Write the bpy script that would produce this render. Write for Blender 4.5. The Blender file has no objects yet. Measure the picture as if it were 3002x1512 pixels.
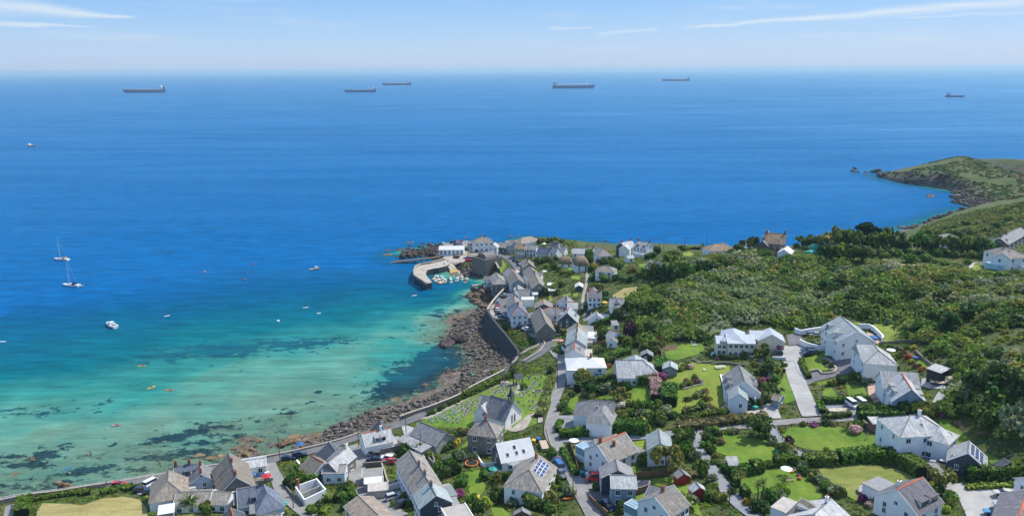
import bpy,bmesh,math,random
import numpy as np
from mathutils import Vector,Matrix
random.seed(7)
rng=np.random.default_rng(7)
S=bpy.context.scene
COL=S.collection
PI=math.pi
R=math.radians
F,CAMZ=2311.0,120.0
_p,_a=R(13.4),R(0.325)
FW=np.array([0,math.cos(_p),-math.sin(_p)])
_r0=np.array([1.0,0,0]);_u0=np.array([0,math.sin(_p),math.cos(_p)])
UP=math.cos(_a)*_u0+math.sin(_a)*_r0
RT=math.cos(_a)*_r0-math.sin(_a)*_u0
cam=bpy.data.cameras.new('camera')
cam.sensor_width=36.0
cam.lens=36.0*F/3002.0
cam.clip_start=1.0
cam.clip_end=300000.0
camo=bpy.data.objects.new('camera',cam)
COL.objects.link(camo)
m=Matrix(((RT[0],UP[0],-FW[0],0),(RT[1],UP[1],-FW[1],0),(RT[2],UP[2],-FW[2],CAMZ),(0,0,0,1)))
camo.matrix_world=m
S.camera=camo
Z={'S':(0,0,1),'Z1':(1100,640,4.293),'Z2':(1700,640,4.293),'Z3':(2300,440,3.67),'Z4':(1200,840,4.293),'Z5':(1600,880,5.152),'Z6':(2060,880,5.152),'Z7':(2400,880,4.279),'Z8':(2500,1160,3.685),'Z9':(2000,1160,3.684),'Z10':(1500,1160,3.684),'Z11':(1000,1160,3.684),'Z12':(440,1280,4.293),'Z13':(0,1200,4.158),'J1':(1500,680,8.587),'J2':(1480,800,8.587),'J3':(1220,680,8.587),'J4':(1250,1040,6.44),'J5':(1560,940,8.587),'K1':(1800,1040,5.152),'K2':(1600,1030,6.44),'K3':(2200,640,6.44),'K4':(2600,640,6.408),'O':(0,0,0.858)}
def px(t,x,y):
 a=Z[t]
 return a[0]+x/a[2],a[1]+y/a[2]
def ray(x,y):
 return FW+(x-1501)/F*RT+(756-y)/F*UP
def plane(x,y,z):
 d=ray(x,y);t=(z-CAMZ)/d[2]
 return np.array([d[0]*t,d[1]*t,z])
def proj(P):
 P=np.asarray(P,float);v=P-np.array([0,0,CAMZ])
 dep=v@FW
 return 1501+F*(v@RT)/dep,756-F*(v@UP)/dep
LANDPTS=[(1200,735,1.3),(1170,745,.7),(1250,725,1.9),(1280,738,2.6),(1220,742,1.2),(0,1485,3.5),(250,1438,3.5),(560,1380,3.7),(840,1340,4),(1000,1300,4.5),(1200,1220,5),(1290,1190,5.5),(1400,1150,6.2),(1470,1110,6.5),(1530,1060,6.5),(1560,1040,7.5),(1640,1000,8.5),(1590,965,8.3),(1520,935,7.8),(1450,905,7.5),(1475,865,7),(1510,835,6.5),(1530,800,6),(1510,760,5.5),(1450,745,5),(1400,745,4.2),(1350,740,3.8),(1300,765,3.5),(1330,715,3.6),(1420,735,4.6),(1460,1200,9),(1300,1240,7),(1430,1290,9.5),(1300,1400,9.5),(1300,1500,12),(1200,1420,8.5),(1100,1330,6.5),(1040,1430,7.5),(1050,1500,9),(900,1480,8),(900,1390,5.5),(700,1400,5),(600,1480,8),(400,1490,8),(150,1500,8),(60,1505,6),(1620,1280,13),(1700,1420,14.5),(1740,1500,16.5),(1600,1480,14),(1500,1400,12),(1640,1150,11.5),(1645,1060,10.5),(1560,1110,9.5),(1500,1150,8.5),(1720,1220,14),(1850,1280,16),(2010,1270,18),(1900,1400,18),(1850,1500,18.5),(2110,1510,21.5),(2060,1400,19.5),(2250,1300,20),(2240,1240,19.5),(2400,1235,21),(2330,1120,21),(2330,1030,23),(2170,1025,21.5),(2450,990,25),(2540,1060,25.5),(2640,1160,26),(2550,1240,24),(2720,1290,25),(2600,1480,24),(2400,1480,22.5),(2850,1480,25.5),(2920,1370,27.5),(2800,1150,31),(3002,1200,35),(3002,1000,41),(2800,980,35),(2700,900,32),(2900,1080,36),(1950,860,22),(2200,860,26),(2400,810,30),(2600,800,34),(2800,800,37),(2940,790,36),(3002,850,40),(2980,700,33),(1750,745,12),(1870,745,15),(1960,742,18),(2100,745,25),(2260,745,31),(2400,742,33),(2500,740,33.5),(2640,735,32),(2780,710,32),(2950,705,33),(3002,640,32),(2900,660,20),(2850,640,14),(2950,620,22),(3002,600,27),(2770,650,6.5),(2720,672,12),(1620,745,8.5),(1560,740,7),(1500,715,5),(1600,700,12),(1630,697,13),(1570,705,7),(1680,725,7),(1660,712,10),(1700,800,14),(1650,850,12),(1720,860,15),(1780,880,18),(1840,850,19),(1610,900,11),(1570,880,9),(1690,990,11.5),(1730,960,12.5),(1770,1000,14),(1850,1085,17),(1950,1010,19),(1950,1090,19.5),(2100,1100,21),(2050,1200,19),(1900,1180,17),(1750,1120,14),(2250,1150,21.5),(1800,930,17),(1600,800,9),(1650,790,11),(2641,497,8),(2709,484,13.5),(2777,467,20),(2804,460,24),(2856,464,23.5),(2872,481,20.5),(2954,500,17),(3002,515,15.5),(2680,520,9),(2760,520,12),(2830,520,13),(2900,530,11),(3002,545,10),(2940,560,6),(3002,575,9),(2600,512,4),(2880,500,17),(2980,585,8),]
LP=np.array([plane(x,y,z)for x,y,z in LANDPTS]+[(900,700,20),(900,300,60),(300,100,50),(-200,120,12),(0,100,25),(150,90,35),(700,850,12),(-300,160,6),(0,545,5),(40,535,5),(85,515,7),(130,500,8),(170,492,9),(210,490,10),(250,505,10),(280,540,8)])
SEAPTS=[(1440,985,.8),(1480,1045,1.1),(1400,1010,.8),(1350,960,.5),(1330,920,.3),(1300,1000,.1),(1285,960,-.3),(1420,930,.7),(1440,890,.3),(1400,860,.8),(1380,850,.5),(1300,1100,.5),(1420,1100,1.5),(1350,1140,1.3),(1200,1200,.8),(1100,1215,.3),(1100,1170,-.3),(1000,1275,.4),(1000,1240,-.2),(900,1295,.0),(850,1305,-.1),(800,1250,-.4),(800,1300,.1),(700,1320,-.1),(600,1350,-.25),(500,1370,-.25),(400,1395,-.2),(250,1420,-.15),(100,1440,-.1),(0,1452,-.1),(300,1385,-.5),(600,1320,-.5),(0,1350,-.8),(0,1200,-2.2),(0,1050,-5.5),(300,1300,-.9),(300,1250,-1.2),(300,1100,-3.2),(600,1200,-1.1),(600,1050,-3),(900,1150,-.9),(1000,1050,-1.5),(1150,1050,-1.4),(1200,960,-2.1),(1300,890,-4.5),(1200,870,-6),(1000,900,-6),(700,900,-8.5),(300,950,-9),(0,950,-10),(1000,800,-9),(500,750,-13),(1350,820,-.9),(1300,815,-1.2),(1250,866,-7.5),(1330,868,-6.5),(1170,845,-9),(1380,862,-3.5),(1250,918,-2.8),(1325,912,-2),(1150,935,-2.8),(1200,800,-10),(1100,770,-9),(1380,785,.8),(1400,797,.7),(1425,815,.3),(1330,805,.2),(1380,842,-3),(2810,590,.5),(2860,592,.9),(2760,583,-1.5),(2720,600,-5),(2780,604,-1.2),(2700,570,-6),(2760,615,-2.5),(2680,640,-5),(2825,607,-.4),(2720,560,-3),(2650,600,-7),(2700,625,-4),(1250,1120,-1.3),(1180,1150,-1.1),(1080,1178,-.5),(950,1225,-.5),(1320,1080,-.8),(1240,1080,-1.9),(1260,1030,-1.9),(860,1255,-.6),(1120,730,-3),(1140,745,-1),]
SP=np.array([plane(x,y,z)for x,y,z in SEAPTS]+[(-66,545,-2),(-60,560,-4),(-30,562,-4),(-85,530,-3),(-300,700,-22),(0,720,-20),(200,700,-18),(300,760,-15),(500,1050,-20),(330,950,-12),(-250,420,-18),(0,590,-6),(90,570,-6),(170,550,-6),(220,570,-7),(260,700,-9),(800,1000,-20),(600,980,-16)])
def tps(P,lam):
 n=len(P);X=P[:,:2]/100
 d2=((X[:,None]-X[None])**2).sum(-1)
 K=np.where(d2>0,.5*d2*np.log(d2+1e-12),0)+lam*np.eye(n)
 A=np.zeros((n+3,n+3));A[:n,:n]=K
 A[:n,n]=1;A[:n,n+1:]=X;A[n:,:n]=A[:n,n:].T
 b=np.zeros(n+3);b[:n]=P[:,2]
 w=np.linalg.solve(A,b)
 def f(x,y):
  x=np.asarray(x,float)/100;y=np.asarray(y,float)/100
  sh=x.shape;x=x.ravel();y=y.ravel();out=np.empty(len(x))
  for i in range(0,len(x),20000):
   s=slice(i,i+20000)
   d=(x[s,None]-X[:,0])**2+(y[s,None]-X[:,1])**2
   out[s]=(.5*d*np.log(d+1e-12))@w[:n]+w[n]+w[n+1]*x[s]+w[n+2]*y[s]
  return out.reshape(sh)
 return f
landf,seaf=tps(LP,.002),tps(SP,.004)
def _w(lst,z=None):
 return lst
COAST=[]
def cpx(*pts):
 for x,y,z,w in pts:
  p=plane(x,y,z);COAST.append((p[0],p[1],w))
cpx((-250,1515,3.5,1),(0,1467,3.5,1),(82,1450,3.5,1),(168,1440,3.5,1),(252,1426,3.5,1),(365,1409,3.5,1),(462,1392,3.5,1),(580,1372,3.7,1),(703,1350,4,1),(778,1336,4,1),(859,1322,4.2,1),(952,1301,4.5,1),(1006,1285,4.6,1),(1054,1266,5,1),(1174,1228,5.2,1),(1271,1195,5.6,1),(1347,1163,6,1),(1382,1139,6.1,1),(1482,1088,6.5,1),(1500,1066,4.5,1.5),(1521,1036,5,1.5),(1490,990,6.5,1.5),(1450,943,7.3,1.2),(1429,912,7.4,1.2),(1446,886,7.2,1.2),(1470,859,7,1.2),(1482,847,6.5,1.5),(1443,850,5,2),(1432,842,4,2),(1418,832,3,2),(1417,815,3.5,2),(1440,803,4.5,2),(1434,790,5,2),(1421,784,4.5,1.5),(1395,775,4.2,1.5),(1380,771,4,2),(1362,776,3.5,4),(1345,775,3.6,4),(1335,770,3.6,2),(1312,775,3.5,1),(1300,776,3.5,1),(1288,765,3.5,1),(1284,754,3.3,2),(1270,747,2.5,5),(1240,744,2,5),(1210,750,1.2,5),(1180,756,.8,4),(1164,746,.8,4),(1190,731,2,5),(1230,721,3,5),(1262,714,3,5),(1290,709,3.4,5),(1330,704,3.5,5),(1390,703,3.6,5),(1440,706,4,6),(1500,705,4.5,8),(1545,701,5,9))
for x,y in((8,560),(22,556),(42,548),(60,540),(82,528),(104,526),(125,518),(145,512),(165,506),(185,503),(210,504),(240,520),(268,552),(290,585)):
 COAST.append((x,y,12))
cpx((2690,657,2,6),(2720,643,2,6),(2780,624,2,6),(2850,607,2,6),(2905,597,2,6),(2890,580,2,9),(2850,566,2,11),(2800,554,2,12),(2740,545,2,12),(2680,537,2,10),(2620,527,2,8),(2580,516,2,7),(2572,509,3,7))
for x,y,z in((2641,497,8),(2709,484,13.5),(2777,467,20),(2804,460,24),(2856,464,23.5),(2900,487,19),(3002,515,15.5)):
 p=plane(x,y,z);d=p[:2]/np.linalg.norm(p[:2]);k=18+z*1.6
 COAST.append((p[0]+d[0]*k,p[1]+d[1]*k,14+z*.5))
COAST+=[(560,1010,20),(1100,900,20),(1100,-80,1),(-420,-80,1),(-420,120,1)]
CP=np.array(COAST)
def inside(poly,x,y):
 x=np.asarray(x,float);y=np.asarray(y,float);r=np.zeros(x.shape,bool)
 n=len(poly)
 for i in range(n):
  x1,y1=poly[i][:2];x2,y2=poly[(i+1)%n][:2]
  if y1==y2:continue
  c=((y1>y)!=(y2>y))&(x<(x2-x1)*(y-y1)/(y2-y1)+x1)
  r^=c
 return r
def coast_sd(x,y):
 x=np.asarray(x,float);y=np.asarray(y,float)
 best=np.full(x.shape,1e9);wid=np.full(x.shape,5.0)
 n=len(CP)
 for i in range(n):
  a=CP[i];b=CP[(i+1)%n];ab=b[:2]-a[:2];L=ab@ab
  t=np.clip(((x-a[0])*ab[0]+(y-a[1])*ab[1])/L,0,1)
  d=np.hypot(x-a[0]-t*ab[0],y-a[1]-t*ab[1])
  k=d<best
  best=np.where(k,d,best);wid=np.where(k,a[2]+(b[2]-a[2])*t,wid)
 return np.where(inside(COAST,x,y),best,-best),wid
def vnoise(x,y,s,seed=0):
 x=np.asarray(x)/s;y=np.asarray(y)/s
 xi=np.floor(x).astype(int);yi=np.floor(y).astype(int);fx=x-xi;fy=y-yi
 fx=fx*fx*(3-2*fx);fy=fy*fy*(3-2*fy)
 def h(a,b):
  v=np.sin(a*127.1+b*311.7+seed*74.7)*43758.5453
  return v-np.floor(v)
 return(h(xi,yi)*(1-fx)+h(xi+1,yi)*fx)*(1-fy)+(h(xi,yi+1)*(1-fx)+h(xi+1,yi+1)*fx)*fy
GX0,GX1,GY0,GY1,GS=-260,820,90,1090,2.0
gx=np.arange(GX0,GX1+.1,GS);gy=np.arange(GY0,GY1+.1,GS)
XX,YY=np.meshgrid(gx,gy)
LAND=landf(XX,YY);SEA=seaf(XX,YY)
SD,WD=coast_sd(XX,YY)
rough=(vnoise(XX,YY,9,1)-.5)*1.6+(vnoise(XX,YY,4,2)-.5)*1.1
cl=np.clip((14-np.abs(SD-WD*.4))/14,0,1)*np.clip((WD-3)/3,0,1)
t_=np.clip(SD/np.maximum(WD,.5),0,1)
t_=np.where(WD>3,t_**.6,t_)
SEA=np.where(SD<0,np.minimum(SEA,1.8),np.clip(SEA,.2,1.6))
HG=SEA+(np.maximum(LAND,1.2)-SEA)*t_+rough*np.maximum(cl*1.1,np.where((SD<0)&(SD>-60),.45,0))
HG=np.where(SD<-40,np.minimum(HG,-1.0),HG)
def _bil(G,x,y):
 x=np.asarray(x,float);y=np.asarray(y,float)
 fx=np.clip((x-GX0)/GS,0,len(gx)-1.001);fy=np.clip((y-GY0)/GS,0,len(gy)-1.001)
 i=fx.astype(int);j=fy.astype(int);u=fx-i;v=fy-j
 return(G[j,i]*(1-u)+G[j,i+1]*u)*(1-v)+(G[j+1,i]*(1-u)+G[j+1,i+1]*u)*v
SM=np.where(WD<3,np.where(SD>0,np.maximum(LAND,1.2),HG),HG)
def gz(x,y):return _bil(HG,x,y)
def lz(x,y):return _bil(SM,x,y)
_T=np.concatenate([np.arange(120,620,.5),np.arange(620,1300,1.5)])
def at(t,x,y,dz=0.0):
 ''
 X,Y=px(t,x,y);d=ray(X,Y);d=d/np.linalg.norm(d)
 P=d[None]*_T[:,None];P[:,2]+=CAMZ
 g=P[:,2]-lz(P[:,0],P[:,1])-dz
 k=np.where(g<0)[0]
 if not len(k):return plane(X,Y,dz)
 i=k[0]
 if i==0:return P[0]
 f=g[i-1]/(g[i-1]-g[i]);q=P[i-1]+(P[i]-P[i-1])*f
 return q
def sea_at(t,x,y,z=0.0):return plane(*px(t,x,y),z)
def V3(p,z):return Vector((float(p[0]),float(p[1]),float(z)))
def tag(o,label=None,cat=None,group=None,kind=None):
 if label:o['label']=label
 if cat:o['category']=cat
 if group:o['group']=group
 if kind:o['kind']=kind
 return o
def thing(name,label,cat,loc=(0,0,0),rz=0.0,group=None):
 o=bpy.data.objects.new(name,None);COL.objects.link(o)
 o.empty_display_size=.3
 o.location=tuple(float(c)for c in loc);o.rotation_euler=(0,0,float(rz))
 return tag(o,label,cat,group)
def link(name,me,parent=None,loc=None,rz=None):
 o=bpy.data.objects.new(name,me);COL.objects.link(o)
 if parent:o.parent=parent
 if loc is not None:o.location=tuple(float(c)for c in loc)
 if rz is not None:o.rotation_euler=(0,0,float(rz))
 return o
def kids(o):return[c for c in list(o.children)]
def dup(o,parent=None):
 c=o.copy();COL.objects.link(c)
 if parent:c.parent=parent
 for k in kids(o):dup(k,c)
 return c
class MB:
 ''
 def __init__(s):s.v=[];s.f=[];s.m=[];s.uv=[]
 def face(s,pts,mi=0,uv=None):
  b=len(s.v);s.v+=[tuple(map(float,p))for p in pts]
  s.f.append(tuple(range(b,b+len(pts))));s.m.append(mi);s.uv.append(uv)
 def box(s,x0,x1,y0,y1,z0,z1,mi=0,top=None):
  t=mi if top is None else top
  a=[(x0,y0,z0),(x1,y0,z0),(x1,y1,z0),(x0,y1,z0),(x0,y0,z1),(x1,y0,z1),(x1,y1,z1),(x0,y1,z1)]
  for q,k in(((3,2,1,0),mi),((4,5,6,7),t),((0,1,5,4),mi),((1,2,6,5),mi),((2,3,7,6),mi),((3,0,4,7),mi)):
   s.face([a[i]for i in q],k)
  return s
 def loft(s,rings,mi=0,cap=True,closed=True):
  n=len(rings[0])
  for a,b in zip(rings[:-1],rings[1:]):
   for i in range(n if closed else n-1):
    j=(i+1)%n
    s.face([a[i],a[j],b[j],b[i]],mi)
  if cap:
   s.face(list(rings[0])[::-1],mi);s.face(list(rings[-1]),mi)
  return s
 def prism(s,poly,z0,z1,mi=0,top=None):
  ''
  s.face([(x,y,z0)for x,y in poly][::-1],mi)
  s.face([(x,y,z1)for x,y in poly],mi if top is None else top)
  n=len(poly)
  for i in range(n):
   (x1,y1),(x2,y2)=poly[i],poly[(i+1)%n]
   s.face([(x1,y1,z0),(x2,y2,z0),(x2,y2,z1),(x1,y1,z1)],mi)
  return s
 def tube(s,p,q,r0,r1=None,n=6,mi=0):
  r1=r0 if r1 is None else r1
  p=Vector(p);q=Vector(q);d=(q-p).normalized()
  a=d.orthogonal().normalized();b=d.cross(a)
  A=[p+(a*math.cos(2*PI*i/n)+b*math.sin(2*PI*i/n))*r0 for i in range(n)]
  B=[q+(a*math.cos(2*PI*i/n)+b*math.sin(2*PI*i/n))*r1 for i in range(n)]
  return s.loft([A,B],mi)
 def mesh(s,name,mats):
  me=bpy.data.meshes.new(name);me.from_pydata(s.v,[],s.f)
  for k in(mats if isinstance(mats,(list,tuple))else[mats]):me.materials.append(k)
  me.polygons.foreach_set('material_index',s.m)
  if any(u for u in s.uv):
   L=me.uv_layers.new(name='UVMap');fl=[]
   for f,u in zip(s.f,s.uv):fl+=[c for q in(u or[(0,0)]*len(f))for c in q]
   L.data.foreach_set('uv',fl)
  me.update()
  return me
 def build(s,name,mats,parent=None,loc=None,rz=None):
  return link(name,s.mesh(name,mats),parent,loc,rz)
def np_mesh(name,V,Fq,mats,attr=None,col=None):
 ''
 me=bpy.data.meshes.new(name);nv=len(V);nf=len(Fq);k=Fq.shape[1]
 me.vertices.add(nv);me.vertices.foreach_set('co',np.ascontiguousarray(V,dtype=np.float32).ravel())
 me.loops.add(nf*k);me.loops.foreach_set('vertex_index',np.ascontiguousarray(Fq,dtype=np.int32).ravel())
 me.polygons.add(nf);me.polygons.foreach_set('loop_start',np.arange(0,nf*k,k,dtype=np.int32))
 me.update(calc_edges=True)
 for mm in(mats if isinstance(mats,(list,tuple))else[mats]):me.materials.append(mm)
 for nme,val in(attr or{}).items():
  a=me.attributes.new(nme,'FLOAT','POINT');a.data.foreach_set('value',np.ascontiguousarray(val,dtype=np.float32))
 if col is not None:
  a=me.attributes.new('tint','FLOAT_COLOR','POINT')
  c=np.ones((nv,4),np.float32);c[:,:3]=col;a.data.foreach_set('color',c.ravel())
 return me
class NT:
 def __init__(s,name):
  s.m=bpy.data.materials.new(name);s.m.use_nodes=True;s.t=s.m.node_tree
  s.n=s.t.nodes;s.l=s.t.links;s.b=s.n['Principled BSDF'];s.out=s.n['Material Output']
  s.b.inputs['Specular IOR Level'].default_value=.3
 def new(s,ty,**kw):
  n=s.n.new(ty)
  for k,v in kw.items():setattr(n,k,v)
  return n
 def set(s,n,**kw):
  for k,v in kw.items():
   i=n.inputs[k.replace('_',' ')]if isinstance(k,str)else n.inputs[k]
   if isinstance(v,bpy.types.NodeSocket):s.l.new(v,i)
   else:i.default_value=v
  return n
 def pos(s):return s.new('ShaderNodeNewGeometry').outputs['Position']
 def obj(s):return s.new('ShaderNodeTexCoord').outputs['Object']
 def noise(s,vec,scale,detail=3,rough=.55,stretch=None):
  if stretch:
   mp=s.new('ShaderNodeMapping');s.l.new(vec,mp.inputs['Vector']);mp.inputs['Scale'].default_value=stretch;vec=mp.outputs[0]
  n=s.new('ShaderNodeTexNoise');s.l.new(vec,n.inputs['Vector'])
  n.inputs['Scale'].default_value=scale;n.inputs['Detail'].default_value=detail;n.inputs['Roughness'].default_value=rough
  return n.outputs['Fac']
 def ramp(s,fac,stops):
  r=s.new('ShaderNodeValToRGB');s.l.new(fac,r.inputs[0]);e=r.color_ramp.elements
  e[0].position=stops[0][0];e[1].position=stops[-1][0]
  for p,c in stops[1:-1]:e.new(p)
  for el,(p,c)in zip(sorted(e,key=lambda q:q.position),stops):el.color=(*c,1)if len(c)==3 else c
  return r.outputs[0]
 def mr(s,v,a,b,c,d):
  n=s.new('ShaderNodeMapRange');s.l.new(v,n.inputs[0])
  for i,q in enumerate((a,b,c,d)):n.inputs[i+1].default_value=q
  return n.outputs[0]
 def math(s,op,a,b=None):
  n=s.new('ShaderNodeMath',operation=op)
  for i,q in enumerate((a,b)):
   if q is None:continue
   if isinstance(q,(int,float)):n.inputs[i].default_value=q
   else:s.l.new(q,n.inputs[i])
  return n.outputs[0]
 def mix(s,fac,a,b,mode='MIX'):
  n=s.new('ShaderNodeMix',data_type='RGBA',blend_type=mode)
  for i,q in((0,fac),(6,a),(7,b)):
   if isinstance(q,(int,float)):n.inputs[i].default_value=q
   elif isinstance(q,tuple):n.inputs[i].default_value=(*q,1)
   else:s.l.new(q,n.inputs[i])
  return n.outputs[2]
 def hsv(s,col,val,sat=None,hue=None):
  n=s.new('ShaderNodeHueSaturation');s.l.new(col,n.inputs['Color'])
  for nm,q in(('Value',val),('Saturation',sat),('Hue',hue)):
   if q is None:continue
   if isinstance(q,(int,float)):n.inputs[nm].default_value=q
   else:s.l.new(q,n.inputs[nm])
  return n.outputs[0]
 def attr(s,name):
  n=s.new('ShaderNodeAttribute');n.attribute_name=name;return n
 def rnd(s):return s.new('ShaderNodeObjectInfo').outputs['Random']
 def bump(s,h,strength=.3,dist=.1):
  n=s.new('ShaderNodeBump');s.l.new(h,n.inputs['Height']);n.inputs['Strength'].default_value=strength;n.inputs['Distance'].default_value=dist
  s.l.new(n.outputs[0],s.b.inputs['Normal'])
 def done(s,col,rough=.8,metal=0):
  if isinstance(col,tuple):s.b.inputs['Base Color'].default_value=(*col,1)
  else:s.l.new(col,s.b.inputs['Base Color'])
  if isinstance(rough,(int,float)):s.b.inputs['Roughness'].default_value=rough
  else:s.l.new(rough,s.b.inputs['Roughness'])
  s.b.inputs['Metallic'].default_value=metal
  return s.m
def M(name,col,rough=.8,nz=(.6,.18),fine=(6,.12),rnd=.12,metal=0):
 ''
 t=NT(name);p=t.pos()
 v=t.mr(t.noise(p,nz[0],3),.25,.75,1-nz[1],1+nz[1])
 v=t.math('MULTIPLY',v,t.mr(t.noise(p,fine[0],2),.25,.75,1-fine[1],1+fine[1]))
 if rnd:v=t.math('MULTIPLY',v,t.mr(t.rnd(),0,1,1-rnd,1+rnd))
 base=t.new('ShaderNodeRGB');base.outputs[0].default_value=(*col,1)
 return t.done(t.hsv(base.outputs[0],v),rough,metal)
def M_roof(name,col,col2,lichen=None,lich=.6,rough=.75,course=.32):
 t=NT(name);p=t.pos();uv=t.new('ShaderNodeTexCoord').outputs['UV']
 br=t.new('ShaderNodeTexBrick');t.l.new(uv,br.inputs['Vector'])
 br.inputs['Scale'].default_value=1.0;br.inputs['Brick Width'].default_value=course*1.2;br.inputs['Row Height'].default_value=course
 br.inputs['Mortar Size'].default_value=.02
 br.inputs['Color1'].default_value=(.82,.82,.82,1);br.inputs['Color2'].default_value=(1.15,1.15,1.15,1);br.inputs['Mortar'].default_value=(.55,.55,.55,1)
 c=t.mix(t.mr(t.noise(p,.9,4,.65),.35,.65,0,1),col,col2)
 mp=t.noise(uv,1.0,3,.6,(1.5,.25,1))
 c=t.hsv(c,t.math('MULTIPLY',t.mr(mp,.3,.7,.68,1.28),t.math('MULTIPLY',t.mr(t.noise(p,2.6,3,.7),.3,.7,.8,1.2),t.mr(t.rnd(),0,1,.85,1.15))))
 c=t.mix(.8,c,br.outputs[0],'MULTIPLY')
 if lichen:c=t.mix(t.mr(t.noise(p,.45,5,.7),lich-.06,lich+.1,0,.85),c,lichen)
 return t.done(c,rough)
def M_leaf(name,col,hue=.03,val=.25,trans=.25):
 ''
 t=NT(name);p=t.pos();a=t.attr('tint').outputs['Color']
 base=t.new('ShaderNodeRGB');base.outputs[0].default_value=(*col,1)
 c=t.mix(1.0,base.outputs[0],a,'MULTIPLY')
 r=t.rnd()
 c=t.hsv(c,t.math('MULTIPLY',t.mr(r,0,1,1-val,1+val),t.mr(t.noise(p,.6,3,.6),.3,.7,.65,1.35)),None,t.mr(t.math('FRACT',t.math('MULTIPLY',r,7.3)),0,1,.5-hue,.5+hue))
 t.b.inputs['Roughness'].default_value=.6
 t.b.inputs['Specular IOR Level'].default_value=.25
 t.l.new(c,t.b.inputs['Base Color'])
 tr=t.new('ShaderNodeBsdfTranslucent');t.l.new(c,tr.inputs['Color'])
 mx=t.new('ShaderNodeMixShader');mx.inputs[0].default_value=trans
 t.l.new(t.b.outputs[0],mx.inputs[1]);t.l.new(tr.outputs[0],mx.inputs[2]);t.l.new(mx.outputs[0],t.out.inputs[0])
 return t.m
def M_glass(name,col=(.02,.03,.04),rough=.08):
 t=NT(name);t.b.inputs['Specular IOR Level'].default_value=.7
 return t.done(t.hsv(t.mix(1,col,col),t.mr(t.rnd(),0,1,.6,1.6)),rough)
def M_paint(name,col,rough=.25):
 t=NT(name);t.b.inputs['Coat Weight'].default_value=.5;t.b.inputs['Coat Roughness'].default_value=.08
 t.b.inputs['Specular IOR Level'].default_value=.5
 return t.done(t.hsv(t.mix(1,col,col),t.mr(t.noise(t.obj(),3,2),.3,.7,.93,1.07)),rough)
W={'white':M('white_render',(.85,.85,.84),.7,(.5,.08),(5,.05),.06),'cream':M('cream_render',(.72,.66,.52),.7,(.5,.08),(5,.05),.05),'stone':M('rubble_stone',(.2,.175,.15),.9,(1.2,.3),(5,.35)),'dark':M('slate_hung_wall',(.07,.085,.1),.7,(1,.2),(6,.25)),'grey':M('grey_render',(.38,.39,.4),.8),'pale':M('pale_blue_boards',(.5,.6,.72),.6),'bluegrey':M('blue_grey_boards',(.24,.31,.38),.6),'brown':M('brown_stone',(.17,.12,.085),.9,(1.2,.3),(5,.3)),'wood':M('brown_timber',(.2,.115,.06),.8,(1,.25),(6,.2)),'red':M('red_timber',(.32,.03,.025),.7),'black':M('black_timber',(.03,.032,.035),.7),'green':M('grey_green_timber',(.2,.24,.21),.7),'brick':M('chimney_brick',(.3,.11,.06),.9,(1.5,.3),(8,.3)),'blue':M('dark_blue_boards',(.02,.06,.13),.6),'trim':M('white_trim',(.82,.82,.82),.5,(1,.04),(5,.03),0),'concrete':M('bare_concrete',(.42,.4,.36),.9),}
RF={'slate':M_roof('grey_slate',(.19,.195,.2),(.27,.265,.255)),'dark':M_roof('dark_slate',(.06,.07,.085),(.1,.11,.12)),'light':M_roof('pale_slate',(.36,.37,.37),(.46,.455,.44)),'brown':M_roof('weathered_slate',(.2,.17,.135),(.29,.25,.2)),'lichen':M_roof('lichen_slate',(.24,.2,.15),(.2,.17,.14),(.4,.23,.08),.52),'tan':M_roof('tan_slate',(.2,.182,.155),(.3,.275,.24),(.36,.25,.1),.68),'greygreen':M_roof('green_slate',(.27,.32,.32),(.35,.39,.38)),'blue':M_roof('blue_slate',(.11,.14,.19),(.17,.19,.23)),'white':M('white_roofing',(.58,.58,.57),.6,(.8,.08),(5,.06),.04),'felt':M('roofing_felt',(.23,.22,.21),.9,(.8,.25),(5,.2)),'gravel':M('roof_gravel',(.4,.37,.33),.95,(.8,.15),(7,.2)),'orange':M('orange_lichen_sheet',(.5,.22,.05),.8,(.8,.3),(4,.2)),'sheet':M_roof('corrugated_sheet',(.3,.31,.32),(.38,.37,.36),None,.6,.6,.9),'brownsheet':M_roof('brown_sheet',(.26,.21,.16),(.34,.28,.22),None,.6,.8,.8),'tile':M('terracotta_ridge',(.55,.14,.05),.8),'thatch':M('reed_thatch',(.2,.155,.1),.95,(.7,.25),(5,.25)),'zinc':None,'purple':M_roof('purple_slate',(.13,.125,.14),(.19,.18,.19)),}
def _zinc():
 t=NT('zinc_standing_seam');uv=t.new('ShaderNodeTexCoord').outputs['UV']
 w=t.new('ShaderNodeTexWave',wave_type='BANDS',bands_direction='X',wave_profile='SIN');t.l.new(uv,w.inputs['Vector']);w.inputs['Scale'].default_value=.55
 c=t.mix(t.mr(w.outputs['Fac'],.9,1,0,.5),(.4,.44,.48),(.62,.64,.66))
 return t.done(t.hsv(c,t.mr(t.noise(t.pos(),.6,3),.3,.7,.9,1.1)),.45,.0)
RF['zinc']=_zinc()
GLASS=M_glass('window_glass');GLASSB=M_glass('conservatory_glass',(.25,.42,.52),.12)
SOLAR=M_glass('solar_glass',(.02,.05,.13),.15)
SUN_EL,SUN_AZ=R(54),R(56)
sd=bpy.data.lights.new('sun','SUN');sd.energy=3.3;sd.angle=R(.53);sd.color=(1,.955,.88)
so=bpy.data.objects.new('sun',sd);COL.objects.link(so)
sv=Vector((math.sin(SUN_AZ)*math.cos(SUN_EL),math.cos(SUN_AZ)*math.cos(SUN_EL),math.sin(SUN_EL)))
so.rotation_euler=sv.to_track_quat('Z','Y').to_euler();so.location=sv*500
w=bpy.data.worlds.new('World');S.world=w;w.use_nodes=True
nt=w.node_tree;wn=nt.nodes;wl=nt.links
bg=wn['Background'];bg.inputs['Strength'].default_value=.15
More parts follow.
